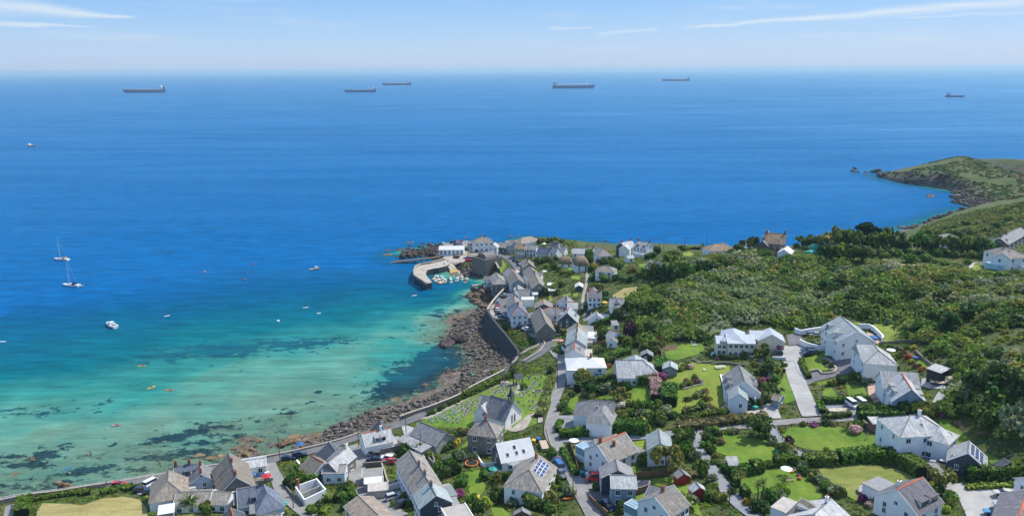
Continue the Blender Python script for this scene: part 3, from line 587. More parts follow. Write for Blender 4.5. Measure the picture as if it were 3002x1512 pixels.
for tt,mt,c in(('Z9',LAWN,[(300,540),(420,425),(600,425),(700,450),(900,480),(1050,620),(990,690),(870,740),(600,760),(480,650),(340,600)]),('Z9',LAWN,[(600,880),(870,820),(950,760),(1200,740),(1300,850),(1400,960),(1520,1060),(1460,1160),(1150,1150),(1000,980),(720,1080),(640,1000)]),('Z9',LAWN,[(1080,420),(1150,345),(1480,320),(1700,340),(1850,380),(2000,400),(2200,460),(2300,570),(2100,588),(1600,600),(1400,600),(1250,550),(1130,480)]),('Z9',DRYG,[(1470,790),(1700,745),(2040,740),(2290,790),(2440,850),(2560,900),(2300,960),(2050,940),(1910,1000),(1890,1140),(1780,1080),(1650,960),(1520,870)]),('Z6',LAWN,[(1210,1150),(1200,1000),(1240,930),(1280,960),(1390,1287),(1420,1480),(1380,1520),(1260,1560),(1080,1560),(1030,1290)]),('K1',LAWN2,[(700,400),(790,270),(930,280),(1000,120),(1150,110),(1500,150),(1750,170),(1740,270),(1600,310),(1610,420),(1670,720),(1540,830),(1330,730),(1000,900),(870,830),(920,560),(800,480)]),('Z5',LAWN,[(1800,790),(2000,690),(2130,640),(2380,670),(2390,760),(2300,820),(2150,860),(1960,910),(1810,880)]),('K1',LAWN,[(180,700),(230,480),(250,465),(500,460),(560,620),(560,720),(480,740),(200,740)]),('K1',LAWN,[(250,830),(600,800),(600,900),(380,930)]),('Z10',LAWN,[(610,100),(640,0),(730,0),(690,160),(620,150)]),('Z10',LAWN,[(930,10),(1120,0),(1140,30),(950,40)]),('Z10',LAWN,[(650,600),(720,540),(830,530),(750,640),(680,670)]),('Z10',LAWN,[(760,740),(880,780),(860,800),(780,790)]),('Z10',LAWN2,[(1290,500),(1440,480),(1400,600),(1330,570)]),('Z10',LAWN,[(1270,770),(1350,750),(1420,830),(1380,850),(1280,820)]),('Z10',LAWN,[(1510,900),(1830,870),(1950,1000),(1980,1080),(2060,1310),(1880,1230),(1870,1100),(1740,950),(1620,980),(1520,960)]),('Z10',LAWN,[(1260,1110),(1460,1050),(1480,1100),(1310,1180)]),('J4',LAWN,[(-200,1290),(0,1210),(300,1075),(620,915),(1000,720),(1300,610),(1480,520),(1560,500),(1700,430),(2250,380),(2380,430),(2330,600),(2260,760),(2210,900),(2130,1080),(1950,1110),(1850,1250),(1700,1300),(1400,1300),(1000,1330),(715,1395),(51,1390),(-200,1330)]),('Z11',LAWN,[(1270,580),(1420,430),(1430,520),(1560,580),(1500,630),(1330,670),(1260,640)]),('Z11',LAWN,[(1350,820),(1500,800),(1560,1000),(1480,1110),(1390,1060),(1350,930)]),('Z11',LAWN,[(1690,310),(1790,310),(1800,400),(1700,415)]),('Z11',LAWN,[(1850,320),(1980,250),(1920,350),(1850,375)]),('Z10',LAWN,[(110,360),(200,240),(270,225),(270,300),(160,350)]),('Z11',LAWN,[(1620,1200),(1720,1190),(1850,1300),(1640,1310)]),('Z6',LAWN,[(1480,890),(1850,800),(2000,815),(1800,870),(1800,960),(1920,1050),(1600,1090),(1550,1060)]),('Z6',LAWN,[(1720,1240),(2180,1130),(2280,1185),(2100,1210),(1760,1290)]),('Z7',LAWN2,[(420,280),(600,260),(900,290),(1120,430),(1060,500),(820,540),(810,480),(700,360),(520,335)]),('Z6',LAWN2,[(1480,480),(1860,385),(1840,440),(1500,495)]),('Z7',LAWN,[(340,1060),(560,1080),(610,1190),(380,1230)]),('Z7',LAWN,[(60,1130),(150,1090),(280,1240),(40,1255)]),('Z7',LAWN,[(1210,780),(1330,740),(1420,830),(1290,885)]),('Z8',LAWN,[(880,250),(1130,265),(1040,300),(1280,470),(1190,520),(1110,590),(1030,570),(1010,380)]),('Z8',LAWN,[(290,290),(540,320),(500,400),(330,410)]),('Z8',LAWN,[(1400,600),(1480,620),(1580,700),(1560,780),(1450,700)]),('Z13',DRY,[(440,1340),(450,1240),(520,1140),(800,1150),(1000,1170),(1230,1090),(1500,1060),(1700,1100),(1790,1200),(1800,1340)]),('Z12',DRYG,[(250,1010),(370,960),(640,930),(700,980),(600,1040)]),('Z12',LAWN,[(1690,510),(1830,480),(1780,580),(1700,570)]),('Z1',LAWN,[(1475,572),(1590,507),(1660,600),(1585,690)]),('Z5',LAWN,[(90,500),(240,480),(240,570),(100,600)]),('Z5',LAWN,[(105,615),(200,605),(185,670),(112,690)]),('Z5',LAWN2,[(750,460),(940,370),(1030,410),(960,455),(880,430),(770,515)]),('Z5',LAWN,[(860,1110),(1060,1010),(1060,1030),(870,1125)]),('Z5',LAWN2,[(650,1190),(820,1190),(800,1235),(650,1240)]),('Z2',LAWN2,[(1290,440),(1380,420),(1440,450),(1400,480),(1310,480)]),('Z2',LAWN,[(730,580),(830,570),(820,640),(780,650)]),('K3',LAWN2,[(960,600),(1150,575),(1150,630),(1080,655)]),('K3',LAWN2,[(0,600),(100,595),(110,640),(0,670)]),('Z2',DRY,[(410,970),(560,880),(800,850),(760,920),(600,1010),(420,1030)]),('J1',LAWN,[(1370,910),(1500,890),(1600,980),(1530,1030)]),('J2',LAWN2,[(1660,80),(1890,80),(1880,180),(1680,150)]),('J2',LAWN2,[(1120,560),(1330,600),(1320,740),(1110,720)]),('J2',LAWN2,[(1680,470),(1870,450),(1820,590),(1740,600)]),('J2',LAWN2,[(1440,560),(1640,500),(1650,570),(1450,600)]),('J2',LAWN,[(490,1140),(620,1130),(625,1180),(500,1190)]),('K4',LAWN2,[(0,890),(120,870),(420,900),(400,940),(0,940)]),('K4',LAWN2,[(1570,990),(1640,870),(1830,880),(1700,990)]),):
 drape('lawn' if mt not in(DRY,)else 'field',pts(tt,*c),.13,mt)
for tt,c in(('Z8',[(1070,280),(1170,270),(1220,350),(1190,365)]),('Z8',[(1310,400),(1440,390),(1450,410),(1340,425)]),('Z7',[(1060,655),(1150,660),(1290,735),(1200,740)]),('Z5',[(1790,700),(1980,690),(1980,750),(1800,755)]),('J2',[(1200,590),(1310,620),(1310,720),(1200,720)])):
 drape('flower_bed',pts(tt,*c),.16,SOIL)
_wc={}
def win_mesh(w,h):
 k=(round(w,1),round(h,1))
 if k not in _wc:
  b=MB();f=.09;d=.07
  for x0,x1,z0,z1 in((-w/2,-w/2+f,-h/2,h/2),(w/2-f,w/2,-h/2,h/2),(-w/2+f,w/2-f,-h/2,-h/2+f),(-w/2+f,w/2-f,h/2-f,h/2),(-.03,.03,-h/2+f,h/2-f)):
   b.box(x0,x1,-d,.02,z0,z1)
  b.box(-w/2-.08,w/2+.08,-.14,.02,-h/2-.1,-h/2)
  g=MB().box(-w/2+f,w/2-f,-.035,.015,-h/2+f,h/2-f)
  _wc[k]=(b.mesh('window',W['trim']),g.mesh('pane',GLASS))
 return _wc[k]
DOORM={c:MB().box(-.5,.5,-.06,.02,0,2.05).mesh('door',M('door_paint_'+c,v,.5))for c,v in(('white',(.7,.7,.7)),('blue',(.04,.2,.36)),('dark',(.06,.05,.05)),('red',(.35,.03,.03)))}
def add_window(par,x,y,z,ang,w=1.3,h=1.35):
 f,g=win_mesh(w,h)
 o=link('window',f,par,(x,y,z),ang);link('pane',g,o)
def slab(b,a,bq,c,d,th=.14,mi=0,uv=None):
 ''
 A,B,C_,D=[Vector(q)for q in(a,bq,c,d)]
 n=(B-A).cross(D-A).normalized()
 if n.z<0:n=-n
 lo=[q-n*th for q in(A,B,C_,D)];up=[A,B,C_,D]
 e=(B-A).normalized()
 uvs=[((q-A)@e,(q-A).length if False else((q-A)-e*((q-A)@e)).length)for q in up]
 if(B-A).cross(D-A).z<0:up=up[::-1];lo=lo[::-1];uvs=uvs[::-1]
 b.face(up,mi,uvs);b.face(lo[::-1],mi)
 for i in range(4):
  j=(i+1)%4
  if(up[i]-up[j]).length>.01:b.face([up[i],lo[i],lo[j],up[j]],mi)
def block(th,L,Wd,hw,hr,roof='gable',wall='white',rmat='slate',x0=0,y0=0,z0=0,base=2.0,over=.3,hipa=True,hipb=True,ridge=None,gable_mat=None,top=None):
 ''
 xa,xb=x0-L/2,x0+L/2;ya,yb=y0-Wd/2,y0+Wd/2;zt=z0+hw;zr=zt+hr
 b=MB()
 if roof in('gable','half'):
  prof=[(ya,z0-base),(yb,z0-base),(yb,zt),(y0,zr),(ya,zt)]
  A=[(xa,y,z)for y,z in prof];B=[(xb,y,z)for y,z in prof]
  b.face(A[::-1],1);b.face(B,1)
  for i in(0,1,4):j=(i+1)%5;b.face([A[i],A[j],B[j],B[i]],0)
 elif roof=='mono':
  prof=[(ya,z0-base),(yb,z0-base),(yb,zr),(ya,zt)]
  A=[(xa,y,z)for y,z in prof];B=[(xb,y,z)for y,z in prof]
  b.face(A[::-1],1);b.face(B,1)
  for i in(0,1,3):j=(i+1)%4;b.face([A[i],A[j],B[j],B[i]],0)
 else:
  b.box(xa,xb,ya,yb,z0-base,zt)
 wm_=W[wall];wo=b.build('wall',[wm_,W[gable_mat]if gable_mat else wm_],th)
 r=MB();o=over;dz=hr/(Wd/2)*o if Wd else 0
 if roof=='gable':
  for s in(-1,1):
   slab(r,(xa-o,y0+s*(Wd/2+o),zt-dz+.16),(xb+o,y0+s*(Wd/2+o),zt-dz+.16),(xb+o,y0,zr+.16),(xa-o,y0,zr+.16))
 elif roof=='mono':
  slab(r,(xa-o,ya-o,zt-hr/Wd*o+.12),(xb+o,ya-o,zt-hr/Wd*o+.12),(xb+o,yb+o,zr+hr/Wd*o+.12),(xa-o,yb+o,zr+hr/Wd*o+.12))
 elif roof=='hip':
  i=min(Wd/2,L/2)
  ra=xa+(i if hipa else 0);rb=xb-(i if hipb else 0)
  if ra>rb:ra=rb=(xa+xb)/2
  e=[(xa-o,ya-o),(xb+o,ya-o),(xb+o,yb+o),(xa-o,yb+o)];ze=zt-dz+.16;zz=zr+.16
  A,B,C_,D=[(x,y,ze)for x,y in e];P=(ra if hipa else xa-o,y0,zz);Q=(rb if hipb else xb+o,y0,zz)
  def fc(*q):
   v=[Vector(k)for k in q];ee=(v[1]-v[0]).normalized()
   r.face(q,0,[((k-v[0])@ee,((k-v[0])-ee*((k-v[0])@ee)).length)for k in v])
  if(Vector(P)-Vector(Q)).length>.05:
   fc(A,B,Q,P);fc(C_,D,P,Q)
  else:fc(A,B,P);fc(C_,D,P)
  fc(B,C_,Q);fc(D,A,P)
  r.face([A,D,C_,B],0)
 elif roof=='flat':
  r.box(xa-.15,xb+.15,ya-.15,yb+.15,zt,zt+.18)
  r.box(xa-.15,xb+.15,ya-.15,ya+.1,zt+.18,zt+.34,1);r.box(xa-.15,xb+.15,yb-.1,yb+.15,zt+.18,zt+.34,1)
 elif roof=='thatch':
  n=9;rings=[]
  for k in range(n):
   u=k/(n-1);a=u*PI/2
   i=(1-math.cos(a))*.0+math.sin(a)
   sx_=1-u*.0;ins=(Wd/2+o+.2)*math.sin(a*1.0)*.92
   hgt=zt-.3+(hr+.5)*math.sin(a)**1.1*1.0
   hx=L/2+o+.2-(Wd/2)*(1-math.cos(a))*.95;hy=(Wd/2+o+.2)*math.cos(a)**.9+.05
   ring=[]
   for q in range(28):
    w_=2*PI*q/28;cx,cy=math.cos(w_),math.sin(w_)
    ex=.38
    ring.append((x0+hx*math.copysign(abs(cx)**ex,cx),y0+hy*math.copysign(abs(cy)**ex,cy),hgt))
   rings.append(ring)
  r.loft(rings)
 elif roof=='barrel':
  n=9
  for k in range(n):
   a0,a1=PI*k/n,PI*(k+1)/n
   q=[(xa-.2,y0-(Wd/2+.2)*math.cos(a0),zt+hr*math.sin(a0)),(xb+.2,y0-(Wd/2+.2)*math.cos(a0),zt+hr*math.sin(a0)),(xb+.2,y0-(Wd/2+.2)*math.cos(a1),zt+hr*math.sin(a1)),(xa-.2,y0-(Wd/2+.2)*math.cos(a1),zt+hr*math.sin(a1))]
   r.face(q,0,[(0,k),(L,k),(L,k+1),(0,k+1)])
  for x,dr in((xa-.2,1),(xb+.2,-1)):
   f=[(x,y0-(Wd/2+.2)*math.cos(PI*k/n),zt+hr*math.sin(PI*k/n))for k in range(n+1)]
   r.face(f[::dr],0)
 ro=r.build('roof',[RF[rmat],W['trim']]if roof!='flat' else[RF[rmat],wm_],th)if roof!='none' else None
 if roof=='gable' and ro and wall in('white','cream','pale','bluegrey','stone','dark')and top is None:
  for x in(xa-o-.02,xb+o-.05):
   g=MB()
   for s in(-1,1):
    p=Vector((x,y0+s*(Wd/2+o),zt-dz));q=Vector((x,y0-s*.05,zr+.0))
    g.loft([[p+Vector((0,0,-.02)),p+Vector((.07,0,-.02)),p+Vector((.07,0,.2)),p+Vector((0,0,.2))],[q+Vector((0,0,-.02)),q+Vector((.07,0,-.02)),q+Vector((.07,0,.2)),q+Vector((0,0,.2))]])
   g.build('barge_board',W['trim'],ro)
 return wo,ro
def walls_windows(th,L,Wd,hw,x0,y0,z0,camd,nl,ng,roof,door=None,gup=True,ww=1.3,hr=2):
 ''
 fl=[z0+1.45]if hw<3.9 else[z0+1.45,z0+hw-1.15]
 side=-1 if camd[1]<0 else 1
 for s,need in((side,True),):
  n=nl
  for z in fl:
   for i in range(n):
    x=x0-L/2+L*(i+.5)/n
    if door and z==fl[0]and n and i==n//2:
     link('door',DOORM[door],th,(x,y0+s*(Wd/2+.015),z0),0 if s<0 else PI);continue
    add_window(th,x,y0+s*(Wd/2+.015),z,0 if s<0 else PI,ww)
 for s in(-1,1):
  if camd[0]*s<-.25:continue
  for z in fl:
   for i in range(ng):
    y=y0-Wd/2+Wd*(i+.5)/ng
    if ng==1:y+=Wd*.12
    add_window(th,x0+s*(L/2+.015),y,z,PI/2 if s>0 else-PI/2,.95)
  if gup and roof=='gable' and hr>2.4 and Wd>6:add_window(th,x0+s*(L/2+.015),y0,z0+hw+.35,PI/2 if s>0 else-PI/2,.9,1.0)
def chimney(ro,x,y,z,h=1.5,mat_='brick',w=.7):
 b=MB().box(x-w/2,x+w/2,y-w*.4,y+w*.4,z-.9,z+h).box(x-w/2-.07,x+w/2+.07,y-w*.4-.07,y+w*.4+.07,z+h,z+h+.14)
 for q in(-.17,.17):b.tube((x+q*w/.7,y,z+h+.14),(x+q*w/.7,y,z+h+.55),.13,.1,7,1)
 b.build('chimney',[W[mat_],RF['tile']],ro)
def H(t,ax,ay,bx,by,Wd,hw,hr,label,name='house',cat='house',roof='gable',wall='white',rmat='slate',chim=(),cmat='brick',dorm=(),sky=(),solar=None,nl=None,ng=1,door=None,wings=(),boxes=(),cap=None,gmat=None,hipa=True,hipb=True,base=2.5,zoff=0.0,gup=True,ext=(0,0),group=None,gmask=True,base_z=None,ww=1.3):
 ''
 Ht=hw+hr
 m_=at(t,(ax+bx)/2,(ay+by)/2,Ht);z=(float(lz(m_[0],m_[1]))if base_z is None else base_z)+zoff
 A=plane(*px(t,ax,ay),z+Ht);B=plane(*px(t,bx,by),z+Ht)
 d=B-A;L=float(np.hypot(d[0],d[1]));yaw=math.atan2(d[1],d[0])
 ux=np.array([d[0],d[1]])/L
 if roof=='hip':
  i=Wd/2
  e0,e1=(i if hipa else 0),(i if hipb else 0)
 elif roof=='thatch':e0=e1=Wd*.33
 else:e0=e1=0
 e0+=ext[0];e1+=ext[1]
 a=A[:2]-ux*e0;b_=B[:2]+ux*e1;L+=e0+e1;c=(a+b_)/2
 if roof=='mono':
  nrm=np.array([-ux[1],ux[0]]);sgn=1
  c=c-nrm*Wd/2*sgn
 th=thing(name,label,cat,(c[0],c[1],z),yaw,group)
 nrm=np.array([-ux[1],ux[0]])
 if gmask:mark([tuple(c+ux*sx_*L/2+nrm*sy_*Wd/2)for sx_,sy_ in((-1,-1),(1,-1),(1,1),(-1,1))],.7)
 tocam=-c/np.linalg.norm(c);camd=(float(tocam@ux),float(tocam@nrm))
 wo,ro=block(th,L,Wd,hw,hr,roof,wall,rmat,base=base,hipa=hipa,hipb=hipb,gable_mat=gmat)
 if nl is None:nl=max(1,int(L/3.1))
 if nl or ng:walls_windows(th,L,Wd,hw,0,0,0,camd,nl,ng,roof,door,gup,ww,hr)
 def side(s):
  v={'l':(-1,0),'r':(1,0),'c':(0,-1),'f':(0,1)}[s]
  return 1 if v[0]*nrm[0]+v[1]*nrm[1]>0 else-1
 Lr=L if roof!='hip' else max(L-(Wd/2 if hipa else 0)-(Wd/2 if hipb else 0),.5)
 xr0=-L/2+(Wd/2 if roof=='hip' and hipa else 0)
 for q in chim:
  u,off=q if isinstance(q,tuple)else(q,0)
  chimney(ro,xr0+Lr*min(max(u,.045),.955),off,Ht-abs(off)*hr/(Wd/2)if Wd else Ht,1.4,cmat)
 if not cap and roof in('gable','hip')and rmat not in('white','zinc'):cap='felt'
 if cap and ro:
  b=MB();b.loft([[(x,-.2,Ht+.13),(x,.2,Ht+.13),(x,0,Ht+.34)]for x in(xr0-.25,xr0+Lr+.25)])
  if roof=='hip':
   for ex,on,xx in((-L/2,hipa,xr0),(L/2,hipb,xr0+Lr)):
    if on:
     for s in(-1,1):b.tube((xx,0,Ht+.16),(ex,s*Wd/2,hw+.14),.16,.16,5)
  b.build('ridge_capping',RF[cap],ro)
 sl=math.atan2(hr,Wd/2)
 for s,u,wd in dorm:
  k=side(s);x=xr0+Lr*u;yf=k*(Wd/2-.8);zf=hw+.45;hd=min(1.35,hr*.6)
  b=MB();yb=k*max(0.0,(Wd/2)*(1-(.45+hd)/hr)-.2)
  lo,hi=sorted((yf,yb));
  b.box(x-wd/2,x+wd/2,lo,hi,zf-.4,zf+hd)
  b.box(x-wd/2-.15,x+wd/2+.15,lo-.2,hi+.2,zf+hd,zf+hd+.14,1)
  y_=yf+k*.02
  b.box(x-wd/2+.12,x+wd/2-.12,min(yf,yf+k*.04),max(yf,yf+k*.04),zf+.3,zf+hd-.12,2)
  b.build('dormer',[W['trim']if wall!='dark' else W['white'],RF[rmat],GLASS],ro)
 def on_slope(k,x,u,wx,wu,th_,mats,nm,par):
  ''
  yc=k*(Wd/2)*(1-u);zc=hw+hr*u+.2
  e=Vector((0,-k*math.cos(sl),math.sin(sl)));n=Vector((0,k*math.sin(sl),math.cos(sl)));c0=Vector((x,yc,zc));X=Vector((1,0,0))
  b=MB();A_=[c0+X*sx_*wx/2+e*su*wu/2 for sx_,su in((-1,-1),(1,-1),(1,1),(-1,1))]
  if k>0:A_=A_[::-1]
  b.loft([A_,[q+n*th_ for q in A_]],1)
  I=[c0+X*sx_*(wx/2-.07)+e*su*(wu/2-.07)+n*(th_+.01)for sx_,su in((-1,-1),(1,-1),(1,1),(-1,1))]
  if k>0:I=I[::-1]
  b.face(I,0);b.build(nm,mats,par)
 for s,u,v in sky:on_slope(side(s),xr0+Lr*u,v,.9,1.2,.08,[GLASS,W['trim']],'skylight',ro)
 if solar:
  s,u0,u1,v0,v1,nx_,nv=solar
  k=side(s);sw=Lr*(u1-u0)/nx_;sv_=math.hypot(hr,Wd/2)*(v1-v0)/nv
  for i in range(nx_):
   for j in range(nv):on_slope(k,xr0+Lr*(u0+(u1-u0)*(i+.5)/nx_),v0+(v1-v0)*(j+.5)/nv,sw-.06,sv_-.06,.06,[SOLAR,W['trim']],'solar_panel',ro)
 for wg in wings:
  d2=dict(wg);tt=d2.get('t',t);x1,y1,x2,y2=d2['r'];w2,h2,r2=d2['d']
  zb=z+d2.get('z',0)
  a2=plane(*px(tt,x1,y1),zb+h2+r2);b2=plane(*px(tt,x2,y2),zb+h2+r2);dd=(b2-a2)[:2];L2=float(np.hypot(*dd));u2=dd/L2
  rf=d2.get('roof','gable');ha,hb=d2.get('hipa',True),d2.get('hipb',True)
  if rf=='hip':
   aa=a2[:2]-u2*(w2/2 if ha else 0);bb=b2[:2]+u2*(w2/2 if hb else 0)
  else:aa,bb=a2[:2],b2[:2]
  if rf=='mono':sh=np.array([-u2[1],u2[0]])*w2/2;aa=aa-sh;bb=bb-sh
  L2=float(np.hypot(*(bb-aa)));cc=(aa+bb)/2
  ya2=math.atan2(dd[1],dd[0])-yaw;rel=cc-c;lx=float(rel@ux);ly=float(rel@nrm)
  before=set(th.children)
  block(th,L2,w2,h2,r2,rf,d2.get('wall',wall),d2.get('rmat',rmat),base=base,hipa=ha,hipb=hb,gable_mat=d2.get('gmat'))
  n2=np.array([-u2[1],u2[0]]);cd2=(float(tocam@u2),float(tocam@n2))
  if d2.get('nl',1)or d2.get('ng',1):walls_windows(th,L2,w2,h2,0,0,0,cd2,d2.get('nl',max(1,int(L2/3.4))),d2.get('ng',1),rf,None,True,1.3,r2)
  Mr=Matrix.Translation((lx,ly,zb-z))@Matrix.Rotation(ya2,4,'Z')
  for k in[q for q in th.children if q not in before]:
   k.matrix_basis=Mr@k.matrix_basis
  mark([tuple(cc+u2*sx_*L2/2+n2*sy_*w2/2)for sx_,sy_ in((-1,-1),(1,-1),(1,1),(-1,1))],.5)
 for bx_ in boxes:
  nm,tt,x,y,lx_,ly_,h_,wl_,rm_=bx_[:9];tu=bx_[9]if len(bx_)>9 else 0
  P=plane(*px(tt,x,y),z+h_);rel=P[:2]-c;ox,oy=float(rel@ux),float(rel@nrm)
  b=MB().box(-lx_/2,lx_/2,-ly_/2,ly_/2,-base,h_).box(-lx_/2-.12,lx_/2+.12,-ly_/2-.12,ly_/2+.12,h_,h_+.16,1)
  if nm=='conservatory':
   b=MB().box(-lx_/2,lx_/2,-ly_/2,ly_/2,-base,.6)
   n_=max(2,int(lx_/1.0))
   b.box(-lx_/2+.05,lx_/2-.05,-ly_/2+.05,ly_/2-.05,.6,h_,1)
   for i in range(n_+1):
    xx=-lx_/2+lx_*i/n_
    for yy in(-ly_/2,ly_/2):b.box(xx-.05,xx+.05,yy-.06,yy+.06,.6,h_)
    b.box(xx-.05,xx+.05,-ly_/2,ly_/2,h_+.01,h_+.1)
   for yy in(-ly_/2,0,ly_/2):b.box(-lx_/2,lx_/2,yy-.06,yy+.06,h_+.015,h_+.12)
   b.build(nm,[W['trim'],GLASSB],th,(ox,oy,0),tu)
  else:
   o=b.build(nm,[W[wl_],RF[rm_]],th,(ox,oy,0),tu)
   if h_>2.3 and wl_=='white':
    f_,g_=win_mesh(1.1,1.0)
    link('window',f_,o,(0,-ly_/2-.01,1.5),0)
  cs,sn=math.cos(yaw+tu),math.sin(yaw+tu)
  mark([(P[0]+cs*sx_*lx_/2-sn*sy_*ly_/2,P[1]+sn*sx_*lx_/2+cs*sy_*ly_/2)for sx_,sy_ in((-1,-1),(1,-1),(1,1),(-1,1))],.4)
 return th
H('J3',592,352,1205,350,8,3.9,1.7,'long white harbour shed with white roof above the pier','harbour_shed','shed',rmat='white',nl=6,door='blue',gup=False)
H('J3',1600,128,1745,120,9,6,3,'big white two storey inn with hipped brown roof beside the quay car park','inn','inn','hip',rmat='tan',nl=4,ng=3,door='blue',chim=(.1,.9),cmat='stone',wings=({'r':(1330,243,1500,236),'d':(6,3,2),'nl':3,'rmat':'slate'},{'r':(1500,330,1515,300),'d':(4,3.2,1.6),'nl':0}))
H('J3',1935,300,1990,262,5.5,4.6,2.4,'narrow white gabled cottage beside the inn on the quay','cottage',rmat='light',ng=2)
H('J3',2110,262,2320,288,8,3.4,2.3,'grey open fronted barn with dark timber wall between the inn and the cream house','barn','barn',wall='dark',rmat='tan',nl=2)
H('J3',2260,228,2470,205,6,3.4,1.8,'low cottage with pinkish brown roof behind the grey barn','cottage',rmat='tan',nl=2,ng=0)
H('J1',250,150,470,108,10,3.6,2.6,'rambling hipped house at the seaward end of the point with white terraces',roof='hip',rmat='brown',nl=4,ng=2,boxes=(('terrace_room','J1',430,205,10,6,2.6,'white','white'),))
H('J1',120,302,355,312,7,6,2.2,'tall cream house with orange lichen roof facing the harbour road',wall='cream',rmat='lichen',chim=(.97,),cmat='white',nl=3,ng=1)
H('J1',395,325,640,338,6.5,4.7,2.2,'white terrace cottage with grey roof next to the tall cream house','cottage',nl=3,ng=0,door='dark')
H('J1',690,382,1010,425,7,3.3,3.2,'cottage with dark slate roof and cream gable above the stone plinth','cottage',wall='cream',rmat='blue',chim=(.98,),nl=3,ng=0,base=5)
H('J1',930,348,1188,388,6,4,2.8,'white gabled cottage with mossy slate roof behind the cream gable','cottage',rmat='slate',nl=1,ng=0)
H('J1',1010,252,1190,275,6,3,2.8,'small black roofed cottage below the grassy knoll','cottage',rmat='dark',nl=0,ng=0)
H('J1',1235,378,1375,392,5,2.8,1.8,'tiny white gabled outhouse at the foot of the knoll','outhouse','outhouse',rmat='slate',nl=1,ng=1)
H('J1',1545,408,1838,418,7,4,2.4,'white cottage with pale greenish roof at the end of the clifftop row','cottage',rmat='light',chim=(.03,),nl=2,ng=1)
H('J1',1880,388,2072,402,6,3,2,'low tan roofed cottage with a brick chimney at each end','cottage',rmat='tan',chim=(.03,.97),nl=2,ng=0)
H('J1',2238,368,2318,432,8,4.9,3,'white house with hipped grey roof and orange ridge above the thatched cottages',roof='hip',hipa=False,rmat='slate',cap='tile',nl=3,ng=2)
H('J1',1300,622,1420,622,7,2.7,3.2,'broad thatched cottage with low white walls','thatched_cottage','cottage','thatch',rmat='thatch',nl=2,ng=0)
H('J1',1718,588,1768,660,7,4,3.4,'tall round ended thatched cottage with white walls','thatched_cottage','cottage','thatch',rmat='thatch',nl=3,ng=2)
H('J1',2320,852,2440,862,7,4.2,2,'square cottage with dark slate hung front below the round thatch','cottage',roof='hip',wall='white',rmat='brown',nl=2,ng=1,boxes=(('slate_front','J1',2415,1010,5.5,.5,3.6,'dark','slate'),))
H('J3',2385,232,2470,262,6,5.2,2,'grey shuttered house wrapped in scaffold beside the tall cream house',wall='grey',rmat='slate',nl=3,ng=2)
H('J2',700,478,800,470,3.6,2.6,.8,'low white kitchen block below the white gabled cottage','outhouse','outhouse',rmat='white',nl=1,ng=0)
H('J1',1700,660,1705,640,3,2.4,.8,'tiny white porch block against the round ended thatch','outhouse','outhouse',rmat='light',nl=0,ng=0)if False else None
H('J2',560,1010,700,1000,4.5,2.8,1.2,'low slate roofed annex behind the hipped curved row house','annex','annex',rmat='slate',nl=2,ng=0)
H('J3',1300,255,1420,250,5,2.8,1.6,'low white cottage between the quay car park and the inn','cottage',rmat='slate',nl=3,ng=0)
H('J1',365,665,440,790,7,4.8,2.6,'first grey roofed cottage at the quay end of the shaded street terrace','cottage',wall='stone',rmat='brown',nl=2,ng=1,chim=(.5,))
H('J1',450,858,560,1005,7,5.2,2.6,'middle cottage of the shaded street terrace with patched tan roof','cottage',rmat='tan',nl=2,ng=0,chim=(.02,),wings=({'r':(590,1010,760,1020),'d':(5.5,3.6,2),'nl':2},))
H('J1',572,1035,690,1280,7,4.8,2.6,'last cottage of the shaded street terrace with brick chimney and mossy roof','cottage',wall='stone',rmat='brown',chim=(.05,),nl=3,ng=1)
H('Z1',1688,628,1733,668,7,5,2.2,'grey gabled cottage heading the row beside the green slope','cottage',rmat='slate',nl=1,ng=1)
H('Z1',1738,668,1795,762,7,5,2.5,'brown roofed cottage at the front of the row beside the green slope','cottage',rmat='brown',nl=2,ng=2,gmat='grey')
H('Z1',1520,680,1555,745,7.5,4.6,2.6,'stone harbour house with hipped tan roof beside the curved wall',roof='hip',hipa=False,wall='stone',rmat='tan',nl=2,ng=2)
H('Z1',1385,728,1468,737,5,3.6,1.5,'white quay cottage standing right at the harbour water','cottage',rmat='brown',nl=2,ng=1,base=4)
H('J2',770,287,712,222,6.5,2.8,2.4,'white gabled cottage beside the orange lichen shed','cottage',rmat='slate',ng=1)
H('J2',345,308,470,400,5,2.6,1.8,'low whitewashed annex with skylight below the street terrace','annex','annex',rmat='white',nl=0,ng=0,sky=(('r',.5,.5),))
H('J2',850,258,975,258,4,2.3,.7,'shed with bright orange lichen roof','shed','shed','mono',wall='stone',rmat='orange',nl=0,ng=0)
H('J2',1085,250,1212,252,3,2,.5,'small pale roofed garden shed among the village shrubs','shed','shed','mono',wall='dark',rmat='white',nl=0,ng=0)
H('J2',1095,388,1300,384,3,2,.4,'long pale roofed lean-to below the village gardens','lean_to','shed','mono',wall='stone',rmat='white',nl=0,ng=0)
H('J2',1870,310,1872,236,3.6,2.3,1,'white roofed garden shed beside the narrow footpath','shed','shed',wall='dark',rmat='white',nl=0,ng=0)
H('J2',2090,458,2412,460,6.5,4.7,2,'white double fronted cottage with orange ridge and blue door','cottage',rmat='purple',cap='tile',nl=3,ng=0,door='blue',chim=(.02,.98),wings=({'r':(2228,355,2228,420),'d':(5,4,2),'nl':0,'ng':0},))
H('J2',290,428,600,428,7,4.8,2.2,'white house at the top of the curved row with boxy white balcony block',rmat='slate',nl=3,ng=1,wings=({'r':(250,478,330,430),'d':(6,4.2,2.6),'nl':0},),boxes=(('balcony_block','J2',575,640,6,5,4.5,'white','white'),),chim=((.0,0),))
H('J2',228,580,252,735,7,5,2.6,'white house in the middle of the curved row with orange ridge',rmat='slate',cap='tile',nl=3,ng=1,chim=(.02,),wings=({'r':(260,660,430,665),'d':(5.5,4.2,2),'nl':1,'ng':0},))
